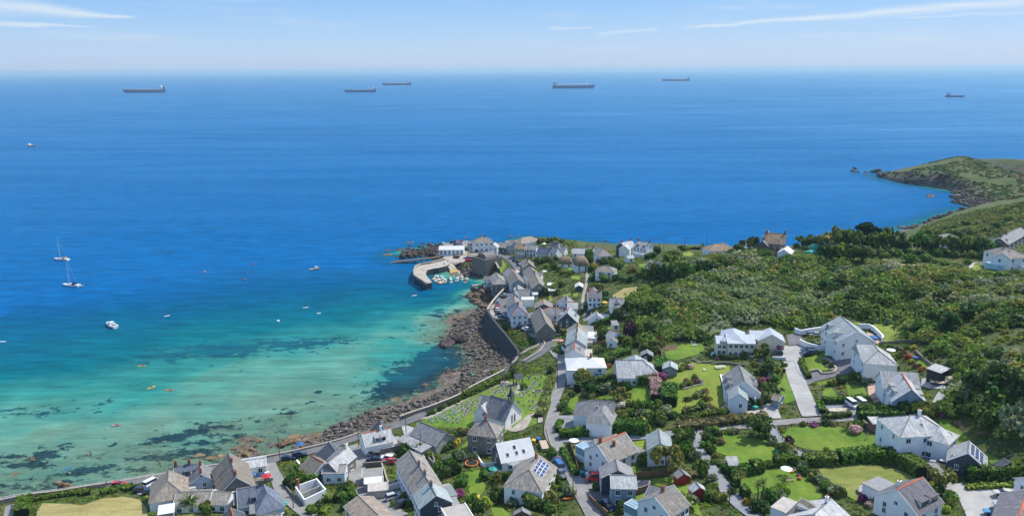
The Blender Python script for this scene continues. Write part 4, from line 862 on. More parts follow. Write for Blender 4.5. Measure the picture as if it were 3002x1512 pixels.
H('J2',298,725,350,850,7.5,5,2.8,'white house with hipped end where the curved row meets the road',roof='hip',hipa=False,rmat='blue',cap='tile',nl=3,ng=3,chim=(.7,))
H('Z4',1640,262,1720,452,8,3.6,4,'long old stone boathouse with brown roof and white edged gable','stone_boathouse','boathouse',wall='stone',rmat='brown',nl=4,ng=0,gup=False)
H('J2',972,668,978,775,8,3.4,2,'white house with orange ridge behind the boathouse',rmat='tan',cap='tile',wall='white',gmat='dark',nl=2,ng=2)
H('J2',1130,868,1430,880,6.5,3.1,2,'long white bungalow with orange ridge above the white yard','bungalow',roof='hip',rmat='slate',cap='tile',nl=3,ng=1)
H('J2',1628,862,1572,1000,8.5,4,4,'big gabled house with pale green roof and dark slate front above the white yard',rmat='greygreen',cap='tile',wall='white',gmat='dark',nl=2,ng=3,dorm=(('l',.35,2.6),('r',.35,2.6)),boxes=(('balcony','J2',1562,1165,3,1.2,2.4,'white','white',PI/2),))
H('J2',1537,568,1550,690,6.5,4,2.5,'white cottage with grey gable behind the orange ridged bungalow','cottage',rmat='slate',nl=2,ng=1,chim=(.95,))
H('J2',1592,738,1822,742,6.5,3.6,2,'white cottage with grey front slope beside the narrow footpath','cottage',rmat='light',cap='tile',nl=3,ng=0)
H('J2',1402,690,1406,765,3.4,2.1,1.1,'dark blue timber cabin with orange ridge','cabin','cabin',wall='blue',rmat='blue',cap='tile',nl=0,ng=1)
H('Z5',770,214,760,172,7,3,2.6,'small white gabled bungalow behind the dark clipped hedge','bungalow',rmat='light',nl=1,ng=1,boxes=(('side_extension','Z5',868,235,4,5,2.8,'white','white'),))
H('Z2',385,1012,545,1010,8,3,2.6,'white bungalow with long grey roof at the edge of the thicket','bungalow',rmat='slate',nl=2,ng=1,wings=({'r':(445,980,470,1035),'d':(2.5,4,1.5),'nl':0,'ng':0},))
H('J5',1140,62,1138,165,8,4.6,2.6,'brown roofed house at the uphill end of the central terrace','terrace_house',wall='white',rmat='brown',nl=2,ng=0,chim=(.9,),boxes=(('rear_extension','J5',1330,205,9,7,3.2,'white','sheet'),))
H('J5',1138,172,1130,285,8,4.7,2.6,'middle house of the central terrace with blue grey slates','terrace_house',rmat='greygreen',cap='tile',nl=2,ng=0,chim=(.92,),boxes=(('rear_extension','J5',1445,360,8,6,3.4,'white','white'),))
H('J5',1130,290,1106,455,8,4.6,2.6,'grey rendered end house of the central terrace','terrace_house',wall='white',gmat='grey',rmat='greygreen',nl=3,ng=0,chim=(.95,),gup=False,boxes=(('store','J5',1395,500,6,4,2.6,'concrete','felt'),))
H('J5',1080,575,1072,740,7,4.2,2.2,'white cottage with crossed orange ridges below the central terrace','cottage',rmat='slate',cap='tile',nl=2,ng=2,wings=({'r':(925,662,1218,682),'d':(5,4.2,2),'nl':0,'ng':0},),boxes=(('flat_roof_wing','J5',1340,805,7.5,5,2.8,'white','gravel',0),))
H('K2',640,118,860,116,9.5,4.2,2,'white lane side house with pale low hipped roof',roof='hip',rmat='white',nl=3,ng=2,chim=(.95,),wings=({'r':(405,290,760,300),'d':(4.5,4,.6),'roof':'flat','rmat':'white','nl':0,'ng':1},))
H('K2',1330,168,1830,168,11.5,3,4,'bungalow with one huge pale grey roof behind the long curved hedge','bungalow',roof='hip',hipa=False,rmat='light',nl=4,ng=1,wings=({'r':(1690,60,1690,150),'d':(8,3,3.4),'roof':'hip','hipb':False,'rmat':'greygreen','nl':0,'ng':0},))
H('Z5',1530,795,1530,745,4,2.3,1.1,'dark timber summerhouse at the top of the shrubbery','summerhouse','summerhouse',wall='black',rmat='slate',nl=0,ng=1,gup=False)
H('K1',850,170,848,95,4.6,2.6,1.1,'grey green garden shed beside the tall hedge block','shed','shed',wall='green',rmat='greygreen',nl=0,ng=1,gup=False)
H('Z5',985,445,1075,482,5,2.8,2,'small grey roofed cottage beside the purple leaved tree','cottage',rmat='light',cap='tile',nl=1,ng=0)
H('Z5',1003,592,1003,560,4,2.6,1.1,'little white garden house with one glazed door','garden_house','garden house',rmat='slate',nl=0,ng=1,gup=False)
H('Z5',985,312,1065,308,4,2.4,.6,'small white studio at the foot of the thicket','studio','shed','mono',rmat='felt',nl=1,ng=0)
H('Z10',850,48,1105,68,9,4.3,3,'white house with hipped grey roof and front wing beside the lane',roof='hip',hipb=False,rmat='slate',nl=1,ng=1,sky=(('c',.3,.5),),wings=({'r':(1000,100,972,152),'d':(7.5,4.3,2.6),'roof':'hip','hipa':False,'nl':0,'ng':0},),boxes=(('porch','Z10',800,320,2.2,4.5,1.2,'white','white',.6),))
H('Z10',925,518,1222,398,9.5,4.6,3.6,'large white house with broad mossy roof and red ridge below the lane junction',rmat='tan',cap='tile',nl=3,ng=2,chim=((.1,0),(.42,-1.8)),boxes=(('conservatory','Z10',806,548,3.4,5,2.8,'white','white'),('lean_to','Z10',1290,630,9,4,2.4,'white','felt')),wings=({'r':(900,470,1120,412),'d':(6,4,2.6),'nl':0,'ng':0},))
H('Z10',1122,690,1148,800,8,4.4,2.2,'grey slated house joined to the blue grey boarded house',wall='grey',rmat='slate',nl=2,ng=0,gmat='dark',gup=False)
H('Z10',1075,858,1330,862,6.5,5,1.6,'boxy house with blue grey boards and pale slate roof above a dark drive',wall='bluegrey',rmat='light',nl=2,ng=1)
H('Z10',1587,362,1605,500,6.2,4.8,2.2,'tall narrow white house with smooth grey green roof',rmat='greygreen',nl=2,ng=1)
H('Z10',1545,1085,1742,966,9,5,3,'white house with pale streaked roof and glazed porch on its lower side',rmat='tan',nl=4,ng=2,chim=(.42,),boxes=(('conservatory','Z10',1372,1190,3,6,2.6,'white','white'),),wings=({'r':(1500,965,1640,1015),'d':(6,4.4,2.2),'rmat':'slate','nl':0,'ng':0},))
H('Z10',1988,930,2030,985,3.4,2.3,1.1,'bright red garden shed with pale roof beside the gravel lane','shed','shed',wall='red',rmat='light',nl=0,ng=0)
H('Z10',1820,790,1860,838,3.2,2.2,1,'dark red garden shed half hidden behind the big bare branched tree','shed','shed',wall='red',rmat='felt',nl=0,ng=0)
H('Z10',290,640,186,800,10,4.6,2.8,'white house with solar panels on its grey hipped roof',roof='hip',hipa=False,rmat='tan',nl=3,ng=2,solar=('r',.15,.95,.3,.85,4,3),chim=(.25,),boxes=(('side_garage','Z10',365,872,5,4.4,2.6,'white','felt',PI/2),))
H('Z11',1680,512,2028,450,8.5,3.2,3.8,'modern house with smooth white roof, four skylights and dark slate gable',rmat='white',gmat='dark',nl=2,ng=1,sky=(('c',.22,.3),('c',.5,.32),('c',.72,.34),('c',.48,.62)))
H('Z11',1543,266,1578,270,7.8,6,3,'square dark stone house with pyramid roof and big brick chimney',wall='stone',roof='hip',rmat='tan',nl=2,ng=2,chim=(.5,))
H('Z11',855,280,1130,402,8,3.2,2.8,'slate barn with corrugated lean-to below the churchyard','barn','barn',wall='concrete',rmat='slate',nl=0,ng=0,wings=({'r':(800,365,1062,495),'d':(7,2.4,.8),'roof':'mono','rmat':'sheet','nl':0,'ng':1},))
H('Z11',232,408,520,352,8,3.6,2.6,'white seafront cottage with whitened roof, red ridge and two dark dormers','cottage',rmat='light',cap='tile',nl=4,ng=2,dorm=(('c',.45,1.4),('c',.68,1.4)),chim=(.68,),cmat='white',wings=({'r':(410,268,455,350),'d':(6,3.6,3),'rmat':'dark','nl':0,'ng':0},),boxes=(('terrace_deck','Z11',530,505,7,6,2.2,'stone','gravel'),))
H('Z11',742,592,948,932,8,5,2.8,'long row of whitewashed cottages under one tan roof with stone chimneys','cottage_row','cottages',rmat='tan',nl=8,ng=0,chim=(.5,.8),cmat='stone',sky=(('r',.35,.5),),wings=({'r':(760,640,880,640),'d':(6,3.5,2.2),'nl':0,'ng':0},),boxes=(('porch','Z11',1130,985,3,3,2.4,'stone','felt'),))
H('Z11',952,940,1022,1070,8.1,4.9,2.7,'end cottage with green slates and dark slate gable joined to the long row','cottage',rmat='greygreen',gmat='dark',nl=3,ng=1,chim=(.3,),cmat='stone',boxes=(('rear_extension','Z11',1150,1035,5,3.6,3,'white','greygreen'),('rear_store','Z11',1170,1140,5,4,2.8,'white','light')))
H('Z11',335,770,335,860,5.5,2.5,.5,'low garage with dark felt roof beside the walled courtyard','garage','garage','flat',wall='concrete',rmat='felt',nl=0,ng=0)
H('Z11',350,868,352,935,5.2,2.5,.3,'low garage with pale roof in the middle of the lane side row','garage','garage','flat',wall='concrete',rmat='white',nl=0,ng=0)
H('Z11',398,930,400,1015,5.2,2.6,.3,'low garage with gravel roof at the lower end of the lane side row','garage','garage','flat',wall='concrete',rmat='gravel',nl=0,ng=0)
H('Z11',190,1085,400,1290,8,2.6,1.6,'long low shed with brown corrugated roof at the foot of the lane','long_shed','shed',rmat='brownsheet',nl=3,ng=0,gup=False)
H('Z11',1210,1180,1300,1330,6,3,.3,'flat gravel roofed block next to the slate gabled end cottage','flat_roof_block','house','flat',rmat='gravel',nl=0,ng=1)
H('Z11',1955,1210,1955,1240,3.6,2.3,1,'small brown timber shed with grey roof among the lower gardens','shed','shed',wall='wood',rmat='slate',nl=0,ng=0)
H('Z12',236,428,222,560,9,4,3,'brown slated house at the bend of the seafront road',roof='hip',hipa=False,rmat='brown',nl=2,ng=1)
H('Z12',310,372,615,332,7,4.2,2.5,'white seafront house with blue slate roof and small dormer',rmat='blue',nl=3,ng=0,dorm=(('c',.55,1.8),),chim=(.02,.6))
H('Z12',632,338,638,465,5.6,4,2.2,'pale blue gabled house beside the blue slate roof',wall='pale',rmat='slate',nl=1,ng=1,chim=(.2,.95))
H('Z12',992,210,1078,505,9.5,4.4,4.2,'tall old stone house with steep roof, brick chimneys and orange lichen','stone_house',wall='stone',rmat='brown',nl=3,ng=0,gup=False,chim=(.42,.96),boxes=(('outshot','Z12',870,540,4,3,2.2,'stone','slate'),))
H('Z12',1160,308,1448,264,6.5,2.6,.9,'low seaside store with plain pale roof beside the tall stone house','store','store',rmat='light',nl=2,ng=0,wall='white')
H('Z12',1100,658,1425,604,8,3,3.2,'blue slated cottage with a tall narrow dormer','cottage',wall='pale',rmat='blue',nl=2,ng=0,dorm=(('c',.58,1.5),),wings=({'r':(1432,606,1470,700),'d':(7,3,3.2),'roof':'hip','hipa':False,'nl':0,'ng':1},),chim=(.98,),cmat='stone')
H('Z12',345,702,772,682,8,2.6,1.7,'long low cottage with pebbly tan roof behind the palm','cottage',rmat='tan',nl=3,ng=0,sky=(('c',.42,.6),),wall='white')
H('Z12',792,690,1025,694,7.5,2.6,1.5,'low outbuilding with bleached tan roof joining the long cottage','outbuilding','outbuilding',rmat='tan',nl=2,ng=0)
H('Z12',2250,68,2330,180,8,3.6,3,'house with steep dark brown roof and two skylights on the seafront bend',rmat='dark',nl=0,ng=0,sky=(('r',.3,.5),('r',.6,.4)))
H('Z12',2482,135,2248,318,5.5,3.8,2.4,'stone cottage with smooth pale grey roof on the seafront bend','cottage',wall='stone',rmat='light',nl=2,ng=1,chim=(.02,),cmat='white')
H('Z12',2025,238,2180,325,8,3.2,2.6,'cottage with brown slates edged by red ridges behind the garden thicket','cottage',rmat='brown',cap='tile',nl=0,ng=0)
H('Z12',2195,355,2465,350,6,3.4,1,'low cottage with dark felted roof at the top of the back lane','cottage',wall='pale',rmat='felt',nl=2,ng=1)
H('Z12',1012,900,1050,1010,6,3,2.2,'dark roofed cottage with red ridge at the edge of the lower gardens','cottage',rmat='dark',cap='tile',nl=0,ng=1)
H('Z12',1380,985,1640,965,6,3,1.6,'tan roofed cottage cut off by the lower edge of the view','cottage',rmat='tan',nl=0,ng=0)
H('Z12',1262,862,1390,840,3.4,2.4,.4,'open garden shelter with sloping grey roof','shelter','shelter','mono',wall='wood',rmat='slate',nl=0,ng=0)
H('Z12',400,618,575,600,3,2.6,.3,'flat pale grey outhouse behind the blue slate house','outhouse','outhouse','flat',rmat='light',nl=0,ng=0)
H('Z12',120,870,300,840,3.5,2.2,.4,'weathered lean-to with striped pale sheets beside the field','lean_to','shed','mono',wall='concrete',rmat='white',nl=0,ng=0)
H('Z6',358,513,752,520,8.5,5.3,1.8,'long cream modern house with seamed zinc roof',wall='cream',rmat='zinc',nl=5,ng=1,gup=False,wings=({'r':(205,535,345,540),'d':(7.5,4.6,1.6),'nl':2,'ng':0},{'r':(464,424,468,470),'d':(8,5.6,2.4),'roof':'hip','nl':0,'ng':0}))
H('Z6',1012,420,1048,515,9,3,2.6,'cream double garage with seamed zinc roof and wide door','garage','garage',wall='cream',rmat='zinc',nl=0,ng=0,gup=False,wings=({'r':(715,458,985,462),'d':(6.5,3,2),'nl':2,'ng':0},),boxes=(('garage_door','Z6',1040,600,.3,5,2.3,'concrete','white'),))
H('Z7',278,202,488,388,12.5,5.6,3.8,'large white house with grey green dormered roof and long balcony',rmat='greygreen',nl=5,ng=3,dorm=(('l',.2,2.2),('l',.72,2.2)),wings=({'r':(300,305,190,398),'d':(4.5,5.4,2.2),'nl':0,'ng':1},),boxes=(('balcony','Z7',200,500,13,2,3.0,'white','slate'),))
H('Z7',700,562,748,632,9.5,5,2.8,'white house with pale hipped roof and entrance porch beside the dark drive',roof='hip',hipa=False,rmat='light',nl=2,ng=0,wings=({'r':(482,556,700,561),'d':(8,5,2.6),'roof':'hip','hipa':False,'hipb':False,'nl':2,'ng':1},),boxes=(('porch','Z7',565,775,2.4,2,2.6,'white','dark'),))
H('Z7',1042,918,1165,1112,9,3.4,4,'white house with blue grey gable, red ridge and four dormers',rmat='light',cap='tile',gmat='bluegrey',nl=2,ng=2,gup=False,dorm=(('l',.3,2.6),('l',.65,2.6),('r',.35,2.6),('r',.7,2.6)),wings=({'r':(785,888,1228,912),'d':(8.5,3.4,3.6),'nl':2,'ng':0},))
H('Z7',1470,802,1640,858,4,2.5,.5,'open black timber store with two grey lean roofs beside the hillside beds','timber_store','shed','mono',wall='black',rmat='light',nl=0,ng=0)
H('Z8',620,214,722,210,11,6.2,3,'tall white house with streaked hipped roof and green slate band',roof='hip',rmat='light',nl=3,ng=2,sky=(('r',.6,.5),),chim=(.95,),cmat='white',wings=({'r':(880,322,925,335),'d':(7.5,5.6,2.2),'roof':'hip','nl':1,'ng':1},),boxes=(('slate_band','Z8',770,455,13.5,.6,3.6,'dark','dark'),('front_wing','Z8',760,520,13,2.6,2.8,'white','white')))
H('Z8',1256,492,1246,615,8,2.6,3,'garage block with dark slate gable and solar panels on one slope','garage_block','garage',gmat='dark',rmat='light',nl=1,ng=2,gup=False,solar=('r',.08,.92,.15,.9,4,3),sky=(('l',.8,.2),))
H('Z8',484,1008,752,884,10,4,3.6,'white house with purple slates, orange ridge and two flat dormers',rmat='purple',cap='tile',nl=2,ng=2,dorm=(('c',.4,2.8),('c',.8,2.8)),chim=((.35,1.6),),cmat='white',boxes=(('sun_room','Z8',310,965,6,5.5,2.6,'white','light'),))
H('Z8',1890,1010,1800,1290,9,3.4,2.6,'white house with brown slates beside the gravel parking yard',rmat='purple',nl=2,ng=1,cap='tile')
H('Z8',1880,880,2000,870,6,5,1.8,'white rendered wing at the top of the gravel parking yard','house_wing',rmat='slate',nl=1,ng=1)
H('Z8',830,715,900,790,3.6,2.2,.3,'dark timber wood store with black felt roof above the drive','wood_store','shed','flat',wall='wood',rmat='felt',nl=0,ng=0)
H('Z8',930,800,985,850,3.6,2,.3,'timber wood store with grey roof lower down the drive','wood_store','shed','flat',wall='wood',rmat='slate',nl=0,ng=0)
H('Z8',1645,682,1700,722,5,2.2,1.3,'black roofed brown shed behind the long hedge','shed','shed',wall='wood',rmat='dark',nl=0,ng=0)
H('Z8',170,232,265,232,3.2,2.2,.4,'small garden shelter with pale roof under the hedge trees','shelter','shelter','mono',wall='wood',rmat='light',nl=0,ng=0)
H('Z9',1600,1115,1430,1270,11,3.6,3,'pale roofed bungalow with white chimney and balcony at the lower edge of the view','bungalow',rmat='light',nl=2,ng=0,chim=(.25,),cmat='white',dorm=(('l',.5,3),),wings=({'r':(1300,1112,1440,1200),'d':(8,3.6,2.4),'rmat':'brown','nl':0,'ng':0},),boxes=(('balcony','Z9',1140,1190,6,5,1.6,'white','gravel'),))
H('K1',1892,158,1972,392,10,2.8,4,'white house with grey roof and four dormers beside the pink paved terrace',rmat='slate',nl=3,ng=1,dorm=(('l',.35,2.6),('l',.72,2.6),('r',.35,2.4),('r',.75,2.4)),wings=({'r':(1868,478,1890,582),'d':(5.2,3.4,1.9),'rmat':'greygreen','nl':0,'ng':1},))
H('K1',2440,590,2530,612,4.6,2.3,1,'weathered blue grey shed with brown roof at the edge of the lawn strip','shed','shed',wall='bluegrey',rmat='brown',nl=0,ng=1,gup=False)
H('Z9',480,662,580,662,3,2.2,.6,'garden shed with slatted grey roof in the hedged lawn','shed','shed','mono',wall='wood',rmat='sheet',nl=0,ng=0)
H('K4',2195,535,2330,575,10,6,2.8,'white hilltop house with tan hipped roof and blue conservatory',roof='hip',rmat='tan',nl=3,ng=2,chim=(.1,),wings=({'r':(2178,652,2230,600),'d':(6.5,6,2.2),'nl':0,'ng':1},),boxes=(('conservatory','K4',2030,850,7,4,3,'white','white'),('side_garage','K4',2560,880,5,5,2.6,'white','white')))
H('K4',1935,372,2258,402,7,3.4,2.2,'brown stone barn with purple slates on the ridge','barn','barn',wall='brown',rmat='purple',nl=3,ng=1)
H('K4',2125,372,2500,170,7.5,4,2.6,'long grey roofed farmhouse on the ridge','farmhouse',wall='stone',rmat='slate',nl=5,ng=0,chim=(.02,.3,.97))
H('K4',985,320,1165,292,8,3.4,2.6,'pale roofed house half hidden by ridge trees',rmat='tan',nl=2,ng=1,wings=({'r':(1200,302,1295,330),'d':(7,3.4,2.4),'rmat':'tan','nl':0,'ng':0},))
H('K3',292,277,668,300,10,5,4.2,'brown stone house with orange lichen roof on the skyline','stone_house',wall='brown',rmat='lichen',nl=3,ng=1,chim=(.0,.98),cmat='brown',wings=({'r':(235,432,300,385),'d':(5,4,2.2),'rmat':'slate','nl':0,'ng':0},{'r':(340,232,330,290),'d':(5,6,3),'nl':0,'ng':0}))
H('K3',700,528,640,590,6,2.4,2,'white roofed greenhouse like annex beside the brown stone house','annex','annex',wall='white',rmat='white',nl=0,ng=0)
H('Z2',1692,325,1808,322,9,3.4,2.6,'hipped bungalow with orange tinged roof beside the ridge palm','bungalow',roof='hip',rmat='lichen',nl=3,ng=1,wall='white',base=2.5,wings=({'r':(1800,305,1850,330),'d':(7,3.4,2.4),'roof':'hip','nl':0,'ng':0},))
H('Z2',725,283,888,310,8,5.2,2.8,'white clifftop house with two dormers and brick chimneys',rmat='light',nl=4,ng=0,chim=(.02,.97),dorm=(('c',.28,1.6),('c',.75,1.6)),boxes=(('glazed_porch','Z2',750,440,8,2.2,2.6,'white','white'),))
H('Z2',520,305,645,282,8,5,2.8,'white clifftop house with dark gable next to the dormered one',rmat='light',nl=3,ng=1,gmat='dark',chim=(.05,.98),wings=({'r':(560,345,600,290),'d':(6,4.8,2.4),'nl':0,'ng':0},))
H('Z2',590,468,655,462,4.5,2.6,1.2,'small white outhouse below the clifftop houses','outhouse','outhouse',rmat='light',nl=1,ng=0)
H('Z2',905,518,990,545,7,3.4,2.4,'brown roofed cottage with small dormers beside the dark trees','cottage',rmat='brown',nl=2,ng=1,dorm=(('c',.3,1.4),('c',.7,1.4)))
H('Z2',2010,318,2100,320,6,3,1.4,'flat white building showing over the ridge shrubs','bungalow',rmat='white',nl=0,ng=0)
H('Z1',2490,375,2600,380,8,3.6,2,'white walled house with pale green roof at the head of the village',rmat='light',nl=2,ng=1)
ch=H('J4',1225,772,1640,888,9,3.6,4.8,'white church with dark slate roof and slate spired bellcote','church','church',rmat='slate',nl=3,ng=0,gup=False,wings=({'r':(1080,760,1240,800),'d':(7.4,3.4,3.8),'nl':0,'ng':0},{'r':(1040,955,1120,890),'d':(5.5,3.4,3),'nl':0,'ng':0,'rmat':'light'},{'r':(1150,1005,1400,1085),'d':(5,2.9,.3),'roof':'flat','rmat':'white','nl':2,'ng':1}))
Lc=max(v.co.x for v in[o for o in ch.children if o.name.startswith('wall')][0].data.vertices)
for s in(-.75,.75):
 b=MB();n=6
 prof=[(-.32,0),(.32,0),(.32,2.2)]+[(.32*math.cos(a),2.2+.55*math.sin(a))for a in(PI*.25,PI*.5,PI*.75)]+[(-.32,2.2)]
 b.loft([[(Lc+.02,s+y,1.6+z)for y,z in prof],[(Lc+.07,s+y,1.6+z)for y,z in prof]])
 b.build('lancet_window',GLASS,ch)
b=MB()
for x,y in((-.55,-.55),(.55,-.55),(.55,.55),(-.55,.55)):b.box(x-.16,x+.16,y-.16,y+.16,7.6,10.2)
b.box(-.75,.75,-.75,.75,6.4,8.7);b.box(-.8,.8,-.8,.8,10.2,10.4)
bc=b.build('bellcote',W['stone'],ch,(Lc-.9,0,0))
b=MB();rg=[[(-1.0,-1.0,10.4),(1.0,-1.0,10.4),(1.0,1.0,10.4),(-1.0,1.0,10.4)],[(-.45,-.45,11.2),(.45,-.45,11.2),(.45,.45,11.2),(-.45,.45,11.2)],[(-.03,-.03,13.4),(.03,-.03,13.4),(.03,.03,13.4),(-.03,.03,13.4)]]
b.loft(rg);b.build('spire',RF['dark'],bc)
P=[plane(*px('Z1',x,y),11)for x,y in((1240,478),(1375,528),(1590,482),(1410,432))]
c0=sum(P)/4;ux=(P[2]-P[1])[:2];yaw=math.atan2(ux[1],ux[0])
st=thing('stone_storehouse','old roofless looking stone storehouse with barrel vault and ivy above the harbour beach','storehouse',(c0[0],c0[1],4),yaw)
loc=[((q-c0)[0]*math.cos(-yaw)-(q-c0)[1]*math.sin(-yaw),(q-c0)[0]*math.sin(-yaw)+(q-c0)[1]*math.cos(-yaw))for q in P]
x0,x1=sorted((np.mean([loc[0][0],loc[1][0]]),np.mean([loc[2][0],loc[3][0]])));y0,y1=sorted((np.mean([loc[1][1],loc[2][1]]),np.mean([loc[0][1],loc[3][1]])))
b=MB()
for bx in((x0,x1,y0,y0+.6),(x0,x1,y1-.6,y1),(x0,x0+.6,y0+.6,y1-.6),(x1-.6,x1,y0+.6,y1-.6)):b.box(*bx,-5,7)
b.box(x0+.6,x1-.6,y0+.6,y1-.6,-4,5.6)
b.build('wall',W['stone'],st)
r=MB();n=10;ym=y0+(y1-y0)*.62;hw_=(y1-y0)*.33;xs0=x0+(x1-x0)*.3
for k in range(n):
 a0,a1=PI*k/n,PI*(k+1)/n
 r.face([(xs0,ym-hw_*math.cos(a0),5.6+3.6*math.sin(a0)),(x1-.7,ym-hw_*math.cos(a0),5.6+3.6*math.sin(a0)),(x1-.7,ym-hw_*math.cos(a1),5.6+3.6*math.sin(a1)),(xs0,ym-hw_*math.cos(a1),5.6+3.6*math.sin(a1))])
for x in(xs0,x1-.7):r.face([(x,ym-hw_*math.cos(PI*k/n),5.6+3.6*math.sin(PI*k/n))for k in range(n+1)])
r.build('barrel_vault',RF['tan'],st)
MB().box(x0+.6,xs0,y0+.6,y1-.6,5.6,6.2).build('flat_roof',RF['tan'],st)
mark([tuple(q[:2])for q in P],1)
STORE=st
P=[at('Z12',x,y)for x,y in((1830,745),(1945,880),(2225,765),(2110,655))]
c0=sum(P)/4;rn=thing('roofless_ruin','roofless white walled ruin filled with weeds','ruin',(c0[0],c0[1],c0[2]))
q=[(p-c0)[:2]for p in P]
for i in range(4):
 a,b_=Vector(q[i]),Vector(q[(i+1)%4]);d=(b_-a).normalized()*.02;nn=Vector((-d.y,d.x)).normalized()*.32
 a2,b2=a+d,b_-d
 if i%2:a2,b2=a+(b_-a).normalized()*.34,b_-(b_-a).normalized()*.34
 MB().prism([tuple(a2),tuple(b2),tuple(b2+nn),tuple(a2+nn)],-2,2.8).build('wall',W['white'],rn)
m1=(Vector(q[0])+Vector(q[1]))/2;m2=(Vector(q[2])+Vector(q[3]))/2;dd=(m2-m1).normalized();m1+=dd*.5;m2-=dd*.5;nn=Vector((-dd.y,dd.x))*.25
MB().prism([tuple(m1),tuple(m2),tuple(m2+nn),tuple(m1+nn)],-2,2.3).build('cross_wall',W['concrete'],rn)
MB().box(q[0][0]+.4,q[0][0]+1.1,q[0][1]+.2,q[0][1]+.9,0,4.6).build('chimney',W['brick'],rn)
LEAF={'dark':(.062,.115,.02),'mid':(.115,.195,.026),'olive':(.19,.21,.042),'lime':(.25,.34,.035),'grey':(.22,.26,.14),'purple':(.085,.03,.045),'pink':(.6,.42,.38),'white':(.62,.6,.52),'yellow':(.42,.32,.03),'orange':(.36,.13,.03),'magenta':(.34,.09,.24),'bracken':(.2,.155,.06),'hedge':(.09,.175,.016),'pine':(.022,.048,.022),'lilac':(.26,.22,.4),'rust':(.14,.06,.03)}
LM={k:M_leaf('foliage_'+k,v,.02 if k in('pink','white','lilac','magenta')else .03,.2,.38)for k,v in LEAF.items()}
BARK=M('tree_bark',(.12,.09,.065),.9);DRYLEAF=M('dead_palm_skirt',(.25,.18,.09),.9)
def quads(P,N,s,asp=1.0):
 ''
 n=len(P);N=N/np.maximum(np.linalg.norm(N,axis=1,keepdims=True),1e-6)
 a=np.cross(N,rng.normal(size=(n,3)));a/=np.maximum(np.linalg.norm(a,axis=1,keepdims=True),1e-6);b=np.cross(N,a)
 s=np.asarray(s).reshape(-1,1)*np.ones((n,1));a=a*s;b=b*s*asp
 k=rng.uniform(.6,1.2,(4,n,1))
 V=np.stack([P-a*k[0]-b*k[1],P+a*k[1]-b*k[2],P+a*k[2]+b*k[3],P-a*k[3]+b*k[0]],1).reshape(-1,3)
 return V
def tints(n,lo=.55,hi=1.5,reps=4):
 v=rng.uniform(lo,hi,n)**1.0;w_=rng.uniform(.85,1.18,n)
 c=np.stack([v*w_,v,v*rng.uniform(.7,1.2,n)],1)
 return np.repeat(c,reps,0)
def crown(n,blobs,size,flat=1.0,up=.35):
 ''
 B=np.array(blobs,float);w_=B[:,3]**2;k=rng.choice(len(B),n,p=w_/w_.sum())
 d=rng.normal(size=(n,3));d/=np.linalg.norm(d,axis=1,keepdims=True)
 d[:,2]=np.where((d[:,2]<-.25)&(rng.random(n)<.7),-d[:,2],d[:,2])
 r=B[k,3]*rng.uniform(.72,1.06,n)
 P=B[k,:3]+d*r[:,None]*np.array([1,1,flat])
 N=d+rng.normal(size=(n,3))*.55+np.array([0,0,up])
 return P,N,rng.uniform(.7,1.3,n)*size
def leafmesh(name,P,N,s,mat_,asp=1.0,lob=None):
 V=quads(P,N,s,asp);n=len(P)
 c=tints(n)
 return np_mesh(name,V,np.arange(4*n).reshape(-1,4),mat_,col=c)
def lobes(n,R0,z0,rz,r0,r1,seed):
 g=np.random.default_rng(seed);out=[]
 for i in range(n):
  a=g.uniform(0,2*PI);q=R0*math.sqrt(g.uniform(0,1));z=z0+rz*g.uniform(-.8,1)*math.sqrt(max(0,1-(q/R0)**2*.8))
  out.append((q*math.cos(a),q*math.sin(a),z,g.uniform(r0,r1)))
 return out
PROTO={}
for v in range(4):
 PROTO['tree',v]=crown(560,lobes(18,.66,.52,.42,.22,.36,10+v),.09)
 PROTO['shrub',v]=crown(320,lobes(10,.62,.38,.3,.28,.48,30+v),.115)
 PROTO['loose',v]=crown(360,lobes(20,.8,.58,.34,.12,.24,50+v),.075)
 PROTO['ball',v]=crown(420,[(0,0,.5,.9)]*1,.1,.62)
def pine_pts(v):
 g=np.random.default_rng(70+v);bl=[]
 for z,rr,n in((.5,.6,4),(.68,.8,6),(.84,1.0,11),(.95,.75,8)):
  for i in range(n):
   a=2*PI*i/n+g.uniform(-.3,.3);q=rr*g.uniform(.3,.95);bl.append((q*math.cos(a),q*math.sin(a),z+g.uniform(-.03,.03),.26))
 return crown(620,bl,.085,.11,.8)
for v in range(2):PROTO['pine',v]=pine_pts(v)
_pm={}
def pmesh(kind,v,col):
 if(kind,v,col)not in _pm:_pm[kind,v,col]=leafmesh('crown' if kind in('tree','pine','loose')else 'foliage',*PROTO[kind,v],LM[col])
 return _pm[kind,v,col]
def trunk_mesh():
 b=MB();b.tube((0,0,-.12),(.01,.02,.3),.06,.045,7);b.tube((.01,.02,.3),(.0,0,.62),.045,.02,6)
 for a,z in((.4,.26),(2.4,.32),(4.5,.28),(5.5,.4)):b.tube((0,.01,z),(.42*math.cos(a),.42*math.sin(a),z+.3),.028,.008,5)
 return b.mesh('trunk',BARK)
TRUNK=trunk_mesh()
def tree(kind,col,p,r,h,label,cat='tree',name=None,group=None):
 if kind=='tree' and random.random()<.35:kind='loose';r*=1.12
 v=random.randrange(4 if kind!='pine' else 2)
 o=thing(name or{'pine':'pine_tree'}.get(kind,'tree'),label,cat,p,random.uniform(0,6.28),group)
 link('trunk',TRUNK,o).scale=(h*.16 if kind!='pine' else h*.2,h*.16 if kind!='pine' else h*.2,h)
 for c in o.children:c.scale=(r*1.0,r*1.0,h)if False else(max(h*.55,r*.7),max(h*.55,r*.7),h)
 k=link('crown',pmesh(kind,v,col),o);k.scale=(r,r,h*1.02)
 return o
